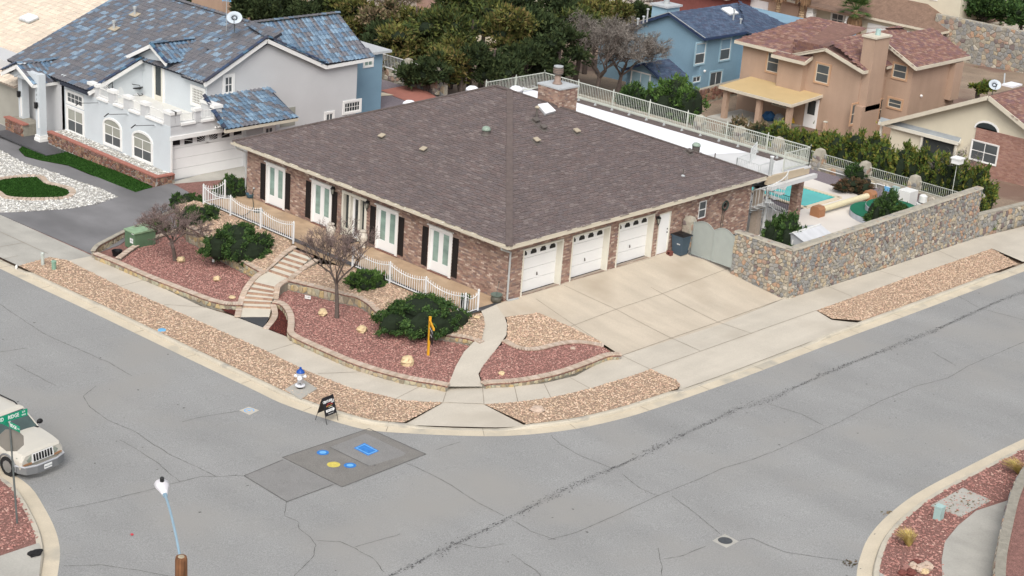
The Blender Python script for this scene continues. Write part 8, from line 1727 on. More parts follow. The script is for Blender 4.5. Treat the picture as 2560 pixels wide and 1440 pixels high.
# palms
def palm(label,px,z,h,crown=True,seed=1):
    B = UZ(px[0],px[1],z); r = np.random.default_rng(seed); t = thing('palm_tree',label,'palm',B,'palms in the far front yard'); top = B+[0,0,h]; m = MB(); n = int(h/.22)
    for k in range(n): m.lathe(B+[0,0,k*h/n],[(.24-.06*k/n,0),(.29-.06*k/n,h/n*.7),(.22-.06*k/n,h/n)],9)
    m.build('trunk','palm_bark',t); V = []
    for _ in range(900):
        a = r.random()*6.283; zz = -.1-2.0*r.random(); q = .32+.35*min(1,-zz/.8)*(1-.25*r.random()); p = top+[q*math.cos(a),q*math.sin(a),zz]; tt = np.array([-math.sin(a),math.cos(a),0]); V += [p-tt*.06,p+tt*.06,p+[.1*math.cos(a),.1*math.sin(a),-.5-.3*r.random()]]
    MB().add(np.array(V),np.arange(len(V)).reshape(-1,3)).build('dead_skirt','palm_skirt',t)
    V = []; st = MB()
    for k in range(34):
        a = k*2.4; el = r.random()*1.5-.25; d = np.array([math.cos(a)*math.cos(el),math.sin(a)*math.cos(el),math.sin(el)]); e = top+d*1.0; st.bar(top,e,.04,.02); side = np.cross(d,(0,0,1.)); side /= np.linalg.norm(side); nn = np.cross(side,d)
        for j in range(15):
            b = (j-7)/7*1.35; dd = d*math.cos(b)+side*math.sin(b)-[0,0,.22]; p = e; q = np.cross(dd,nn); q /= np.linalg.norm(q); V += [p-q*.03,p+q*.05,p+dd*(.95-.15*abs(b))]
    st.build('frond_stalk','palm_leaf',t); MB().add(np.array(V),np.arange(len(V)).reshape(-1,3)).build('fronds','palm_leaf',t); return t
palm('fan palm with green fronds in front of the white garage',(2128,108),-2.6,3.0,seed=321)
palm('palm with hanging dead fronds, right one of the pair at the top edge',(1996,95),-3.0,5.6,seed=322); palm('palm with hanging dead fronds, left one of the pair at the top edge',(1938,80),-3.0,5.4,seed=323); palm('palm cut by the top edge above the peach garage doors',(1885,50),-3.0,4.9,seed=324)
# straw tufts, agave
def tuft(label,px,zf,r_,seed,mat='grass_gold',n=420,hgt=.5,name='grass_tuft',lean=(0,0)):
    B = UF(*px,zf); r = np.random.default_rng(seed); t = thing(name,label,'ornamental grass',B,'straw coloured grass tufts'); V = []
    for _ in range(n):
        a = r.random()*6.283; q = r_*r.random()**.6; L = hgt*(.7+.6*r.random()); d = np.array([math.cos(a)*q+lean[0],math.sin(a)*q+lean[1],L]); s = B+[math.cos(a)*.06,math.sin(a)*.06,0]; w_ = np.array([-math.sin(a),math.cos(a),0])*.007; mid = s+d*.55+[0,0,.05]; V += [s-w_,s+w_,mid,mid-w_,mid+w_,s+d*[1.15,1.15,.85]]
    MB().add(np.array(V),np.arange(len(V)).reshape(-1,3)).build('blades',mat,t); return t
tuft('straw coloured grass tuft nearest the kerb bend at bottom right',(2272,1365),zi,.34,331,lean=(-.05,.12)); tuft('straw coloured grass tuft beside the kerb further up on the right',(2548,1185),zi,.36,332,lean=(-.2,.2))
# ---------------------------------------------------------------- street furniture and small things
P = UF(750,972,zk); t = thing('fire_hydrant','silver and white fire hydrant with a blue bonnet on the gravel verge','fire hydrant',P)
MB().lathe(P,[(.125,0),(.125,.13)],16).build('black_foot','black',t); MB().lathe(P,[(.19,.13),(.195,.17),(.18,.185)],18).build('flange','hydrant_white',t)
MB().lathe(P,[(.115,.185),(.115,.48),(.125,.52),(.125,.62),(.16,.64),(.165,.68),(.15,.69)],18).build('barrel','hydrant_silver',t,smooth=False)
for d,r_,l in (((-.72,-.69,0),.085,.20),((.69,-.72,0),.06,.19),((-.69,.72,0),.06,.19)):
    d = np.array(d); c = P+[0,0,.54]; MB().tube([c,c+d*l],r_,12).tube([c+d*l,c+d*(l+.03)],r_*1.15,8).tube([c+d*(l+.03),c+d*(l+.06)],.022,5).build('outlet_cap','hydrant_white',t)
MB().lathe(P,[(.165,.69),(.16,.72),(.10,.80),(.045,.84),(.045,.90),(.0,.92)],18).build('bonnet','hydrant_blue',t,smooth=False); text(t,'96',P+np.array([-.085,-.085,.26])*[1.0,1.0,1],(.7,-.7,0),(0,0,1),.12,'black','number')
sheet('concrete_pad',K([(712,975),(757,950),(793,973),(752,1000),(735,990)]),zk,'concrete_grey',off=.04,kind='structure',skirt=.04)
# sandwich board on the gutter
B = UF(822,1050,zs); t = thing('sandwich_board','black folding sandwich board with white lettering and arrow by the kerb','sandwich board',B)
tl_,tr_,ml,mr = UF(710,0,zs),0,0,0
fL,fR = UF(817,1063,zs),UF(847,1051,zs); kL,kR = UF(793,1055,zs),UF(826,1040,zs)
wd = fR-fL; wd[2] = 0; wl = .60; u = wd/np.linalg.norm(wd); bk_ = np.array([-u[1],u[0],0]); bk_ = bk_ if np.dot(bk_,CAM-B) < 0 else -bk_
F0 = fL.copy(); H = .98; half = .30
for nm,s in (('front',0),('back',1)):
    bot = F0+bk_*(s*2*half); top = F0+bk_*half+[0,0,H]; dv = (top-bot)/np.linalg.norm(top-bot); Lg = np.linalg.norm(top-bot); nrm = np.cross(u,dv); nrm = nrm if (np.dot(nrm,bk_) < 0) == (s == 0) else -nrm
    for q in (0.012,wl-.012): MB().tube([bot+u*q,bot+u*q+dv*Lg],.011,5).build('leg','black',t)
    pn = MB(); c = bot+u*wl/2+dv*(.30+.36); pn.obox(c+nrm*.006,[u,dv,nrm],(wl-.02,.70,.008)); pn.build('panel','sign_black',t)
    if s == 0:
        o = c+nrm*.012
        text(t,'CENTURY',o+dv*.18-u*.06,u,dv,.125,'sign_white','lettering',bold=.004,sx=.86); text(t,'21',o+dv*.13+u*.20,u,dv,.16,'sign_white','lettering',bold=.004)
        m = MB(); c2_ = o+dv*.015+u*.02; A = [c2_+u*(.16*math.cos(a))+dv*(.085*math.sin(a)) for a in np.linspace(0,math.pi,11)]+[c2_+u*(.12*math.cos(a))+dv*(.055*math.sin(a)) for a in np.linspace(math.pi,0,11)]; m.ext(A,nrm*.002); m.build('red_arch','sign_red',t); text(t,'APD GROUP',o+dv*.0-u*.03,u,dv,.05,'sign_orange','lettering'); text(t,'Real Estate',o-dv*.055+u*.04,u,dv,.045,'sign_white','lettering')
        m = MB(); a0_ = o-dv*.165; A = [(-.22,-.045),(.14,-.045),(.14,-.075),(.23,0),(.14,.075),(.14,.045),(-.22,.045)]; m.ext([a0_+u*x+dv*y for x,y in A],nrm*.002); m.build('arrow','sign_white',t); text(t,'OPEN HOUSE',a0_+nrm*.004-u*.03,u,dv,.05,'black','lettering'); text(t,'Independently Owned',o-dv*.28,u,dv,.03,'sign_white','lettering')
# yellow post sign
B = UF(1070,888,lambda x,y: zr(x,y)-.04); t = thing('post_sign','yellow wooden post with arm and hanging black panel in the red gravel','sign post',B); top = B+[0,0,1.62]; ar = np.array([.12,-.99,0.0]); ar = np.array([-.35,-.94,0]); 
ha = UZ(1081,822,top[2]-.22); ar = ha-top; ar[2] = 0; Lr = np.linalg.norm(ar); ar /= max(Lr,1e-3); ar = ar*1.0; sdn = np.array([-ar[1],ar[0],0])
MB().obox((B+top)/2,[ar,sdn,(0,0,1)],(.095,.095,1.72)).build('post','sign_yellow',t); MB().obox(top+[0,0,.06],[ar,sdn,(0,0,1)],(.10,.10,.02)).build('cap','sign_yellow',t)
MB().obox(top+ar*.42-[0,0,.13],[ar,sdn,(0,0,1)],(.98,.07,.09)).build('arm','sign_yellow',t); pc2 = top+ar*.46-[0,0,.56]; MB().obox(pc2,[ar,sdn,(0,0,1)],(.66,.02,.66)).build('panel','sign_black',t)
for s in (.2,.72): MB().tube([top+ar*s-[0,0,.17],top+ar*s-[0,0,.24]],.008,4).build('hook','galv',t)
for sg2 in (-1,1):
    uu_ = ar*(-sg2); text(t,'CENTURY 21',pc2+sdn*.012*(-sg2)*-1 if False else pc2+np.cross(uu_,(0,0,1))*.013+[0,0,.2],uu_,(0,0,1),.11,'sign_white','lettering'); text(t,'FOR SALE',pc2+np.cross(uu_,(0,0,1))*.013-[0,0,.02],uu_,(0,0,1),.07,'sign_white','lettering')
# little yard plates
for px,lab,tx in (((769,752),'small white plate sign in the red gravel under the bare tree','6180'),((533,660),'tiny white plate sign at the foot of the large round juniper','')):
    B = UF(px[0],px[1],lambda x,y: zr(x,y)-.04); t = thing('yard_plate',lab,'yard sign',B); uu_ = np.array([.45,-.89,0]); w_ = .28 if tx else .12; MB().obox(B+[0,0,.17],[uu_,(.89,.45,0),(0,0,1)],(w_,.015,.15)).build('plate','sign_white',t)
    for s in (-1,1): MB().tube([B+uu_*s*w_*.35,B+uu_*s*w_*.35+[0,0,.12]],.006,4).build('stake','galv',t)
    if tx: text(t,tx,B+[-.009*.89,-.009*.45,.17],uu_,(0,0,1),.11,'galv','lettering')
# boulders
def boulder(label,px,zf,r_,seed,mat='boulder',tall=1.0):
    B = UF(*px,zf); rr = np.random.default_rng(seed); t = thing('boulder',label,'boulder',B,'pale yellow boulders in the red gravel' if mat == 'boulder' else None); m = MB(); n0 = 9; V = [B+np.array([0,0,-.04])]
    pts = []
    for k,(q,z) in enumerate(((.9,.0),(1.05,.35),(.75,.75))):
        for j in range(n0): a = 6.283*j/n0+.35*k; s = q*(.78+.44*rr.random()); pts.append(B+np.array([r_*s*math.cos(a),r_*s*math.sin(a),r_*1.35*tall*(z+.18*rr.random())]))
    V = V+pts+[B+np.array([.1*r_,0,r_*1.3*tall])]; F = [[0,1+(j+1) % n0,1+j] for j in range(n0)]+[[1+k*n0+j,1+k*n0+(j+1) % n0,1+(k+1)*n0+(j+1) % n0] for k in (0,1) for j in range(n0)]+[[1+k*n0+j,1+(k+1)*n0+(j+1) % n0,1+(k+1)*n0+j] for k in (0,1) for j in range(n0)]+[[1+2*n0+j,1+2*n0+(j+1) % n0,len(V)-1] for j in range(n0)]
    m.add(V,F); m.build('rock',mat,t); return t
zr4 = lambda x,y: zr(x,y)-.05
for a_ in (('pale yellow boulder at the foot of the left bare tree',(453,655),zr4,.20,401),('pale yellow boulder below the large round juniper',(541,702),zr4,.17,402),('small pale boulder left of the garden steps',(580,746),zr4,.15,403,'boulder',.6),('upright pale boulder left of the taller bare tree',(806,789),zr4,.19,404,'boulder',1.3),
           ('pale boulder between taller bare tree and widest juniper',(905,830),zr4,.22,405),('largest pale yellow boulder, left of the yellow sign post foot',(1018,912),zr4,.27,406),('small whitish stone in the right red bed',(1254,937),lambda x,y: zbed(x,y)+.02,.12,407),('small pinkish stone near the drive in the right red bed',(1432,872),lambda x,y: zbed(x,y)+.02,.12,408,'boulder_pink',.5),
           ('flat pink boulder on the corner verge',(1342,1028),zk,.27,409,'boulder_pink',.55),('small pale rock by the fence end at the path',(1193,795),zt,.14,410,'boulder',.6)): boulder(*a_)
for k,(dx,dy,r_,mt) in enumerate(((0,0,.17,'boulder_pink'),(-18,5,.15,'red_stone'),(18,6,.17,'boulder_pink'),(35,0,.18,'boulder_pink'),(8,-10,.15,'cinder_red'),(-28,14,.13,'cinder_red'),(28,12,.14,'boulder'),(-6,14,.15,'cinder_red'))):
    boulder(['grey-pink rock in the middle of the rock pile at the bottom edge','dark red rock left in the rock pile at the bottom edge','pinkish rock right of the middle of the bottom rock pile','pale rock at the right of the bottom rock pile','topmost dark red rock of the bottom rock pile','leftmost dark red rock of the bottom rock pile','orange rock at the right front of the bottom rock pile','dark red rock at the front of the bottom rock pile'][k],(2282+dx,1422+dy),zi,r_,420+k,mt)
B = UF(88,1388,zi); t = thing('black_bag','crumpled black bag on the red gravel island','bag',B); MB().blob(B+[0,0,.07],(.24,.15,.10),10,6,.5).build('bag','black_matte',t)
# utility items
for px,r_,h_,mt,lab in (((107,663),.085,.62,'pedestal_grey','thin grey-white utility post in the gravel verge at the left'),((135,674),.115,.44,'pedestal_green','short green utility post in the gravel verge at the left')):
    B = UF(*px,zk); t = thing('utility_post',lab,'utility post',B); MB().lathe(B,[(r_*.9,0),(r_*.9,h_*.82)],14).build('body',mt,t); MB().lathe(B,[(r_*1.05,h_*.8),(r_*1.05,h_*.95),(r_*.8,h_),(0,h_*1.02)],14).build('cap',mt,t)
B = UF(405,827,zk); t = thing('meter_cover','round light blue meter cover in the gravel verge','meter cover',B); MB().lathe(B,[(.17,.0),(.17,.05),(.15,.06),(0,.065)],16).build('lid','cover_blue',t)
B = UF(41,673,zs); t = thing('kerb_reflector','white crushed plastic bottle at the kerb end on the left','litter',B); MB().blob(B+[0,0,.10],(.06,.06,.12),8,6,.4).build('bottle','white',t)
B = UF(2345,1297,zi); t = thing('utility_pedestal','pale aqua square utility pedestal at the concrete pad, bottom right','utility pedestal',B); MB().box(B[0]-.13,B[0]+.13,B[1]-.13,B[1]+.13,B[2]-.05,B[2]+.47).build('body','pedestal_aqua',t); MB().box(B[0]-.14,B[0]+.14,B[1]-.14,B[1]+.14,B[2]+.44,B[2]+.50).build('cap','pedestal_aqua',t)
# transformer in its rubble-walled corner, black pot
tz = -1.15; c0 = UZ(338,622,tz); t = thing('transformer','green electrical transformer box with white stickers beside the grey driveway','transformer',c0)
fx0,fy0 = c0[0],c0[1]; fu = UZ(318,615,tz)-c0; Wt,Dt,Ht = .86,1.15,.78
MB().box(fx0,fx0+Dt,fy0,fy0+Wt,tz-.1,tz+Ht).build('cabinet','transformer',t); MB().add([(fx0-.04,fy0-.04,tz+Ht),(fx0+Dt+.02,fy0-.04,tz+Ht+.05),(fx0+Dt+.02,fy0+Wt+.04,tz+Ht+.05),(fx0-.04,fy0+Wt+.04,tz+Ht),(fx0-.04,fy0-.04,tz+Ht-.06),(fx0+Dt+.02,fy0-.04,tz+Ht-.06),(fx0+Dt+.02,fy0+Wt+.04,tz+Ht-.06),(fx0-.04,fy0+Wt+.04,tz+Ht-.06)],[[0,1,2,3],[0,4,5,1],[1,5,6,2],[2,6,7,3],[3,7,4,0]]).build('lid','transformer_top',t)
for i in range(2):
    for j in range(2): MB().box(fx0-.012,fx0-.004,fy0+.16+i*.14,fy0+.28+i*.14,tz+.20+j*.13,tz+.31+j*.13).build('sticker','sticker',t)
MB().box(fx0-.012,fx0-.004,fy0+.10,fy0+.28,tz+.66,tz+.70).build('label_plate','sticker',t)
zw = lambda x,y: zk(x,y)+0
Wd = np.array([UF(a_,b_,lambda x,y: zk(x,y)+.38) for a_,b_ in [(233,626),(245,612),(275,596),(310,578),(350,562),(400,540),(450,520)]])
low_wall('rubble wall along the grey driveway behind the green transformer',Wd,lambda x,y: zk(x,y)-.35,face_of(Wd,(-4,6)),capw=.22,mat='low_stone',cap='wall_cap',nstone=120,sface=.2)
sheet('gravel_bed',[tuple(p[:2]) for p in Wd]+[tuple(p[:2]) for p in WT[::-1]],lambda x,y: zk(x,y)-.05,'mulch',sub=1)
B = UZ(293,640,-1.33); t = thing('black_tub','round black plastic tub in the rubble-walled corner','tub',B); MB().lathe(B,[(.20,.0),(.245,.26),(.265,.28),(.24,.27),(.20,.10),(0,.09)],20).build('tub','black',t)
# terrace things
B = UZ(826,600,-.02); t = thing('urn','cream urn on the terrace left of the front door','urn',B,'urns beside the front door')
prof_u = [(.14,0),(.15,.05),(.10,.10),(.11,.16),(.19,.32),(.235,.50),(.22,.64),(.13,.72),(.12,.76),(.165,.80),(.155,.82),(.10,.78),(0,.70)]
MB().lathe(B,prof_u,20).build('body','urn',t,smooth=True); rim_u = MB().lathe(B,[(.165,.80),(.175,.815),(.165,.83)],20).build('rim','urn',t)
B2 = UZ(907,618,-.02); t2 = dup(t,B2,0,'cream urn on the terrace right of the front door'); 
B = UZ(868,601,-.02); t = thing('door_mat','black door mat in front of the entrance','door mat',B); A = [UZ(a_,b_,0)[:2] for a_,b_ in [(845,597),(871,592),(897,602),(873,609)]]; MB().slab([(*a_,.0) for a_ in A],.02).build('mat','black_matte',t)
B = UZ(626,494,-.02); t = thing('blue_pot','low blue-grey glazed pot at the left end of the terrace','pot',B); MB().lathe(B,[(.12,0),(.20,.06),(.21,.18),(.24,.22),(.22,.23),(.15,.12),(0,.1)],18).build('bowl','pot_blue',t,smooth=True)
P = UX(637,470,0); t = thing('garden_hose','grey hose hanging from the wall tap at the left end of the terrace','hose',P); MB().tube(smooth_path([P+[-.08,0,0],P+[-.12,.02,-.4],UZ(634,515,0.05),UZ(629,524,0),UZ(615,536,0),UZ(600,541,0)],5),.018,5).build('tube','hose_green',t); MB().lathe(P+[-.06,0,0],[(.05,-.03),(.06,0),(.03,.04)],8).build('tap','galv_light',t)
c = UZ(645,528,.02); t = thing('hose_ring','coil of dark hose lying on the terrace behind the fence','hose',c); MB().tube([(c[0]+.22*math.cos(a),c[1]+.22*math.sin(a),.0+.004*a) for a in np.linspace(0,19,60)],.014,4).build('coil','hose_green',t)
B = UZ(1161,780,-.02); t = thing('tall_planter','tall black planter with a small plant behind the fence corner','planter',B); MB().lathe(B,[(.12,0),(.19,.45),(.17,.55),(.18,.57),(.14,.55),(0,.5)],16).build('pot','black',t); V,F = leaf_tris([(B+[0,0,.68],(.16,.16,.14))],260,.06,seed=7); MB().add(V,F).build('plant','juniper',t)
B = UZ(1240,757,-.06); t = thing('fountain_pot','bronze fountain pot with green dish at the corner of the brick house','fountain',B); MB().lathe(B,[(.15,0),(.23,.10),(.25,.22),(.20,.33)],18).build('pot','bronze_pot',t,smooth=True); MB().lathe(B,[(.22,.33),(.27,.40),(.26,.41),(.12,.37),(0,.36)],18).build('dish','green_dish',t); MB().tube([B+[0,0,.36],B+[.0,-.03,.62],B+[.03,-.06,.95]],.012,5).build('stem','galv',t); MB().blob(B+[.03,-.06,.98],(.035,.035,.035),8,5).build('finial','black',t)
# wheeled bin, red block, hose reel by the side door
B = UZ(1699,634,-.05); t = thing('wheeled_bin','dark blue wheeled rubbish bin with black lid beside the side door','bin',B); h0,h1 = .26,.34
m = MB(); V = [(B[0]+sx*h0,B[1]+sy*h0,B[2]) for sx,sy in ((-1,-1),(1,-1),(1,1),(-1,1))]+[(B[0]+sx*h1,B[1]+sy*h1,B[2]+.98) for sx,sy in ((-1,-1),(1,-1),(1,1),(-1,1))]; m.add(V,BOXF); m.build('body','bin_blue',t)
MB().box(B[0]-h1-.04,B[0]+h1+.04,B[1]-h1-.06,B[1]+h1+.03,B[2]+.93,B[2]+.99).build('rim','bin_blue',t); MB().add([(B[0]-h1-.05,B[1]-h1-.07,B[2]+.99),(B[0]+h1+.05,B[1]-h1-.07,B[2]+.99),(B[0]+h1+.05,B[1]+h1+.05,B[2]+.99),(B[0]-h1-.05,B[1]+h1+.05,B[2]+.99),(B[0]-h1*.6,B[1]-h1*.6,B[2]+1.06),(B[0]+h1*.6,B[1]-h1*.6,B[2]+1.06),(B[0]+h1*.6,B[1]+h1*.6,B[2]+1.06),(B[0]-h1*.6,B[1]+h1*.6,B[2]+1.06)],BOXF).build('lid','black',t)
for s in (-1,1): MB().tube([(B[0]+h0+.0,B[1]+s*.2-.03,B[2]+.12),(B[0]+h0,B[1]+s*.2+.03,B[2]+.12)],.12,12).build('wheel','rubber',t)
MB().box(B[0]-h1+.0,B[0]-h0-.02,B[1]-.2,B[1]-.02,B[2]+.55,B[2]+.60).build('lift_bar','galv_light',t)
B = UZ(1671,637,-.05); t = thing('cinder_block','red hollow block standing beside the dark blue bin','block',B); m = MB(); m.box(B[0]-.10,B[0]+.10,B[1]-.20,B[1]-.13,B[2],B[2]+.22); m.box(B[0]-.10,B[0]+.10,B[1]+.0,B[1]+.07,B[2],B[2]+.22); m.box(B[0]-.10,B[0]+.10,B[1]-.13,B[1]+.0,B[2],B[2]+.05); m.box(B[0]-.10,B[0]+.10,B[1]-.13,B[1]+.0,B[2]+.17,B[2]+.22); m.build('block','cinder_red',t)
P = UY(1810,513,0); t = thing('hose_reel','green coiled hose hanging on the brick wall by the small window','hose reel',P); m = MB()
for k in range(9): m.tube([(P[0]+(.20+.012*k*.6)*math.cos(a),-.07-.02*(k % 3),P[2]+(.20+.012*k*.6)*math.sin(a)+.02*(k % 2)) for a in np.linspace(0,6.283,18)],.014,4)
m.build('coil','hose_green',t); MB().tube(smooth_path([(P[0]-.12,-.05,P[2]-.2),(P[0]-.14,-.05,P[2]-1.0),(P[0]-.1,-.05,P[2]-1.35),(P[0]+.0,-.05,P[2]-1.0),(P[0]+.02,-.05,P[2]-.2)],5),.013,4).build('hanging_loop','hose_green',t); MB().box(P[0]-.05,P[0]+.05,-.12,0,P[2]-.05,P[2]+.12).build('bracket','black',t)
# street lamp: wooden pole with arm and luminaire
zt3 = 8.5; Pp = UZ(453,1392,zt3); rp = 14.8*np.linalg.norm(Pp-CAM)/FPX; g0 = float(zk(Pp[0],Pp[1])); t = thing('street_lamp','brown wooden street lamp pole with blue-grey arm and white lamp head at the bottom edge','street lamp',(Pp[0],Pp[1],g0))
MB().tube([(Pp[0],Pp[1],g0-.2),(Pp[0],Pp[1],zt3-.06),(Pp[0],Pp[1],zt3)],[rp*1.25,rp,rp*.9],20).build('pole','wood_pole',t); MB().lathe((Pp[0],Pp[1],zt3),[(rp*.55,0),(rp*.5,.012),(0,.014)],12).build('pole_top','wood_top',t)
He = UZ(411,1232,8.75); a_ = np.array([Pp[0],Pp[1],zt3-.12]); d = He-a_; MB().tube(smooth_path([a_+d*.04,a_+d*.35+[0,0,.12],a_+d*.7+[0,0,.12],He],5),.026,8).build('arm','lamp_arm',t)
dh = d.copy(); dh[2] = 0; dh /= np.linalg.norm(dh); sh = np.array([-dh[1],dh[0],0]); m = MB(); V = []; prof = [(-.08,.05,.05),(.05,.09,.08),(.25,.15,.10),(.42,.165,.10),(.52,.12,.07),(.56,.03,.03)]
for l,w_,h_ in prof:
    for a in np.arange(10)/10*6.283: V.append(He+dh*l+sh*w_*math.cos(a)+np.array([0,0,h_*math.sin(a)*(1 if math.sin(a) > 0 else .7)]))
m.add(V,[[i*10+j,i*10+(j+1) % 10,(i+1)*10+(j+1) % 10,(i+1)*10+j] for i in range(5) for j in range(10)]+[list(range(10))[::-1],list(range(50,60))]); m.build('lamp_head','lamp_head',t,smooth=True); MB().lathe(He+dh*.34+[0,0,.09],[(.045,0),(.045,.09),(.03,.11),(0,.11)],10).build('photocell','black',t); MB().tube([He-dh*.14,He+dh*.04],.05,8).build('clamp','lamp_arm',t)
m = MB(); q = np.array([Pp[0],Pp[1],zt3-.52])+(-fh_)*rp; m.obox(q,[rh_,fh_,(0,0,1)],(.05,.03,.12)); m.build('bolt_plate','galv_light',t)
# street sign post with two name blades and the back of a stop sign
B = UF(43,1308,zk); top = UY(20,1062,B[1]+.0); topz = UX(24,1050,B[0])[2]; t = thing('street_sign','grey street sign post with green name blades and the back of a stop sign','street sign',B)
hh = topz-B[2]; lean = UZ(24,1060,topz-.1)-B; lean[2] = 0; T_ = B+lean*1.0+[0,0,hh-.05]; dv = (T_-B)/np.linalg.norm(T_-B); MB().tube([B-dv*.1,B+dv*1.6],.032,6).build('sleeve','galv',t); MB().tube([B+dv*1.6,T_],.027,6).build('post','galv',t)
b1c = T_+[0,0,.05]; bu = np.array([1.,.0,0.]); k0 = UZ(72,1045,b1c[2]); bu = (k0-b1c); bu[2] = 0; bu = np.array([.97,.05,0]); bu /= np.linalg.norm(bu); bn = np.cross(bu,(0,0,1))
ctr = b1c+bu*.0+[0,0,.12]; Lb = 1.35; MB().obox(ctr-bu*.04,[bu,bn,(0,0,1)],(Lb,.012,.23)).build('name_blade','sign_green',t)
text(t,'CLOUD',ctr-bu*.42+bn*.009,bu,(0,0,1),.175,'sign_white','lettering',bold=.003,sx=.72); text(t,'RIDGE',ctr+bu*.14+bn*.009,bu,(0,0,1),.175,'sign_white','lettering',bold=.003,sx=.78); text(t,'DR',ctr+bu*.50+bn*.009+[0,0,.05],bu,(0,0,1),.085,'sign_white','lettering'); text(t,'6400',ctr+bu*.50+bn*.009-[0,0,.05],bu,(0,0,1),.075,'sign_white','lettering')
cu_ = np.array([.12,-.99,0]); cu_ /= np.linalg.norm(cu_); cn = np.cross(cu_,(0,0,1)); c2b = b1c-[0,0,.12]; MB().obox(c2b+cu_*.0,[cu_,cn,(0,0,1)],(1.0,.012,.20)).build('name_blade','sign_green',t)
text(t,'RIDGE',c2b+cu_*.18+cn*.009,cu_,(0,0,1),.15,'sign_white','lettering',bold=.003,sx=.8); text(t,'W',c2b-cu_*.30+cn*.009,cu_,(0,0,1),.12,'sign_white','lettering'); text(t,'DR',c2b+cu_*.44+cn*.009,cu_,(0,0,1),.07,'sign_white','lettering')
MB().tube([T_,T_+[0,0,.05]],.04,6).build('bracket','galv_light',t)
so_ = T_-dv*.62; nrm = np.array([-.62,-.78,0]); nrm /= np.linalg.norm(nrm); su = np.cross((0,0,1),nrm); sc_ = so_-nrm*.045; R8 = .375
MB().ext([sc_+su*R8*math.cos(a)/math.cos(math.pi/8)+np.array([0,0,R8*math.sin(a)/math.cos(math.pi/8)]) for a in np.arange(8)*math.pi/4+math.pi/8],-nrm*.004).build('stop_sign','sign_back',t)
# parked car, front to the crossing
fw1,fw2 = UF(24,1186,zs),UF(126,1150,zs); axc = (fw1+fw2)/2; ax_l = (fw2-fw1); ax_l[2] = 0; ax_l /= np.linalg.norm(ax_l); ax_l = np.array([.99,.14,0]); ax_l /= np.linalg.norm(ax_l); hd = np.array([ax_l[1],-ax_l[0],0])
car = thing('parked_car','beige four-wheel-drive car with seven-slot grille parked at the left edge','car',axc)
cz0 = float(zs(*axc[:2]))
def CW(x,y,z): return axc*[1,1,0]+ax_l*x+hd*y+np.array([0,0,cz0+z])
def loft(secs,name,mat,par=car,smooth=False,closed=True):
    n = len(secs[0]); V = [CW(*p) for s in secs for p in s]; F = [[i*n+j,i*n+(j+1) % n,(i+1)*n+(j+1) % n,(i+1)*n+j] for i in range(len(secs)-1) for j in range(n if closed else n-1)]+[list(range(n))[::-1],list(range((len(secs)-1)*n,len(secs)*n))]
    return MB().add(V,F).build(name,mat,par,smooth=smooth)
def sec(y,wb,wm,wt,zb,zm,zt4,crown=.03):     # cross-section: bottom, belt, top
    return [(-wb,y,zb),(-wm,y,zm),(-wm*.985,y,zm+.12),(-wt,y,zt4),(-wt*.5,y,zt4+crown),(0,y,zt4+crown*1.2),(wt*.5,y,zt4+crown),(wt,y,zt4),(wm*.985,y,zm+.12),(wm,y,zm),(wb,y,zb)]
body = loft([sec(.66,.80,.84,.70,.42,.55,.86),sec(.58,.86,.90,.76,.38,.58,.93),sec(.2,.88,.92,.80,.36,.62,.99),sec(-.30,.88,.92,.82,.36,.64,1.04),sec(-.72,.88,.92,.84,.36,.64,1.06),sec(-2.6,.88,.92,.86,.36,.64,1.06),sec(-3.35,.86,.90,.84,.40,.66,1.06)],'body','car_paint')
loft([[(x,y,z) for x,y,z in ((-.86,-.62,1.05),(.86,-.62,1.05),(.86,-3.35,1.05),(-.86,-3.35,1.05))],[(-.70,-1.18,1.62),(.70,-1.18,1.62),(.72,-3.15,1.62),(-.72,-3.15,1.62)]],'greenhouse','car_glass')
loft([[(-.72,-1.14,1.60),(.72,-1.14,1.60),(.74,-3.2,1.60),(-.74,-3.2,1.60)],[(-.70,-1.18,1.66),(.70,-1.18,1.66),(.72,-3.15,1.67),(-.72,-3.15,1.67)],[(-.6,-1.3,1.70),(.6,-1.3,1.70),(.62,-3.05,1.71),(-.62,-3.05,1.71)]],'roof','car_paint')
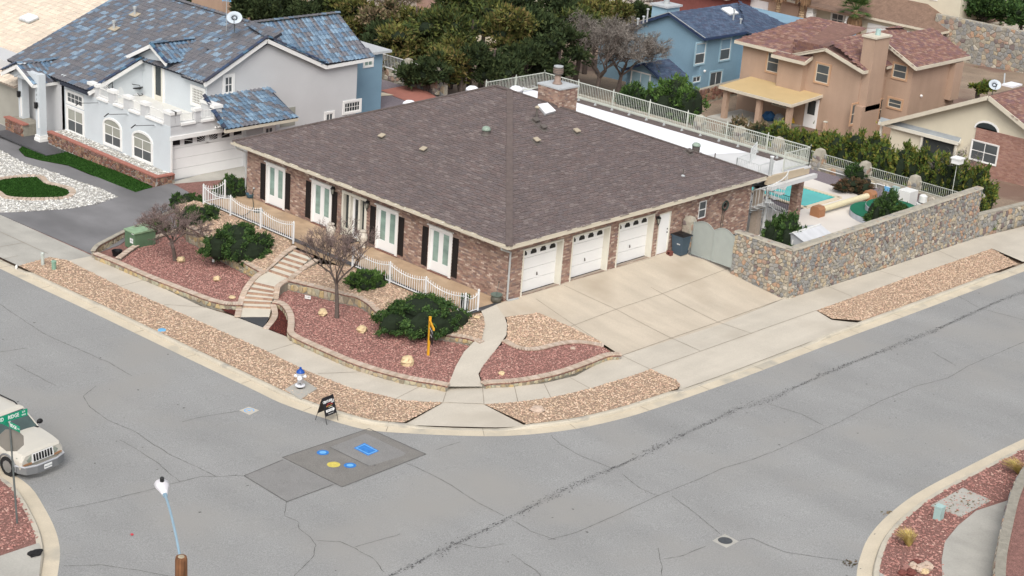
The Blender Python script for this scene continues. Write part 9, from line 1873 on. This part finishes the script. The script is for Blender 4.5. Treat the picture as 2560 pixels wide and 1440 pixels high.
for s in (-1,1):
    MB().add([CW(s*.875,-.60,1.06),CW(s*.82,-.60,1.06),CW(s*.66,-1.17,1.62),CW(s*.72,-1.20,1.62)],[[0,1,2,3]]).build('pillar','car_paint',car)
    m = MB(); m.tube([CW(s*.60,-1.35,1.70),CW(s*.60,-1.5,1.76),CW(s*.60,-2.9,1.77),CW(s*.60,-3.0,1.71)],.022,6); m.build('roof_rail','black',car)
    m = MB(); m.blob(CW(s*1.03,-.72,1.14),(.11,.09,.09),9,6); m.build('mirror','black',car); MB().tube([CW(s*.88,-.74,1.08),CW(s*1.0,-.72,1.12)],.025,5).build('mirror_arm','black',car)
    g_ = [(s*.45,.625,.60),(s*.80,.60,.60),(s*.885,.42,.62),(s*.87,.40,.80),(s*.76,.60,.84),(s*.47,.635,.84)]; hl = MB().add([CW(*p) for p in g_]+[CW(p[0]*1.0,p[1]+.045,p[2]) for p in g_],[[6,7,8,9,10,11],[0,1,7,6],[1,2,8,7],[2,3,9,8],[3,4,10,9],[4,5,11,10],[5,0,6,11]]).build('headlight','headlight',car)
    MB().add([CW(s*.46,.69,.60),CW(s*.82,.655,.60),CW(s*.905,.45,.60),CW(s*.905,.45,.53),CW(s*.82,.665,.53),CW(s*.46,.70,.53)],[[0,1,4,5],[1,2,3,4]]).build('indicator','amber',car)
    for y0,ax0 in ((0,0),(-2.69,1)):
        w_ = MB(); w_.tube([CW(s*.70,y0,.36),CW(s*.93,y0,.36)],.36,22); wh = w_.build('wheel','tyre',car); w_ = MB(); w_.tube([CW(s*.90,y0,.36),CW(s*.94,y0,.36)],.22,10); 
        w_.build('rim','wheel_rim',wh)
        m = MB(); A = [CW(s*.925,y0+.44*math.cos(a),.36+.44*math.sin(a)) for a in np.linspace(-.1,3.24,12)]; m.tube(A,.035,5); m.build('wheel_arch','car_clad',car)
    m = MB(); m.add([CW(s*.93,-.42,.36),CW(s*.93,-2.3,.36),CW(s*.93,-2.3,.56),CW(s*.93,-.42,.56),CW(s*.90,-.42,.36),CW(s*.90,-2.3,.36),CW(s*.90,-2.3,.58),CW(s*.90,-.42,.58)],BOXF); m.build('side_cladding','car_clad',car)
loft([[(-.93,.30,.28),(-.93,.30,.52),(-.90,.48,.54),(-.90,.48,.26)],[(-.80,.74,.26),(-.80,.74,.52),(-.78,.80,.50),(-.78,.80,.26)],[(-.4,.84,.24),(-.4,.84,.52),(-.4,.92,.50),(-.4,.92,.24)],[(.4,.84,.24),(.4,.84,.52),(.4,.92,.50),(.4,.92,.24)],[(.80,.74,.26),(.80,.74,.52),(.78,.80,.50),(.78,.80,.26)],[(.93,.30,.28),(.93,.30,.52),(.90,.48,.54),(.90,.48,.26)]],'bumper','car_clad')
m = MB(); m.tube([CW(-.94,.34,.53),CW(-.80,.76,.53),CW(-.4,.90,.53),CW(.4,.90,.53),CW(.80,.76,.53),CW(.94,.34,.53)],.035,6); m.build('bumper_strip','car_silver',car)
gr = MB(); gr.add([CW(-.46,.70,.56),CW(.46,.70,.56),CW(.43,.66,.88),CW(-.43,.66,.88),CW(-.46,.55,.56),CW(.46,.55,.56),CW(.43,.5,.88),CW(-.43,.5,.88)],BOXF); gr = gr.build('grille','white',car)
for k in range(7): x = (k-3)*.115; MB().add([CW(x-.036,.712,.60),CW(x+.036,.712,.60),CW(x+.034,.678,.84),CW(x-.034,.678,.84),CW(x-.036,.69,.60),CW(x+.036,.69,.60),CW(x+.034,.66,.84),CW(x-.034,.66,.84)],BOXF).build('slot','car_black',gr)
pl = MB().obox(CW(.0,.945,.40),[ax_l,hd,(0,0,1)],(.32,.012,.16)).build('number_plate','sign_white',car); text(car,'WHG 0776M',CW(0,.954,.39),ax_l*-1 if False else ax_l,(0,0,1),.065,'bin_blue','plate_lettering',sx=.85)
m = MB(); m.bar(CW(-.1,-.70,1.12),CW(.45,-.78,1.17),.02); m.bar(CW(-.65,-.70,1.12),CW(-.1,-.78,1.17),.02); m.build('wiper','black',car)
MB().add([CW(-.84,-.63,1.065),CW(.84,-.63,1.065),CW(.82,-.50,1.055),CW(-.82,-.50,1.055)],[[0,1,2,3]]).build('cowl','car_black',car)
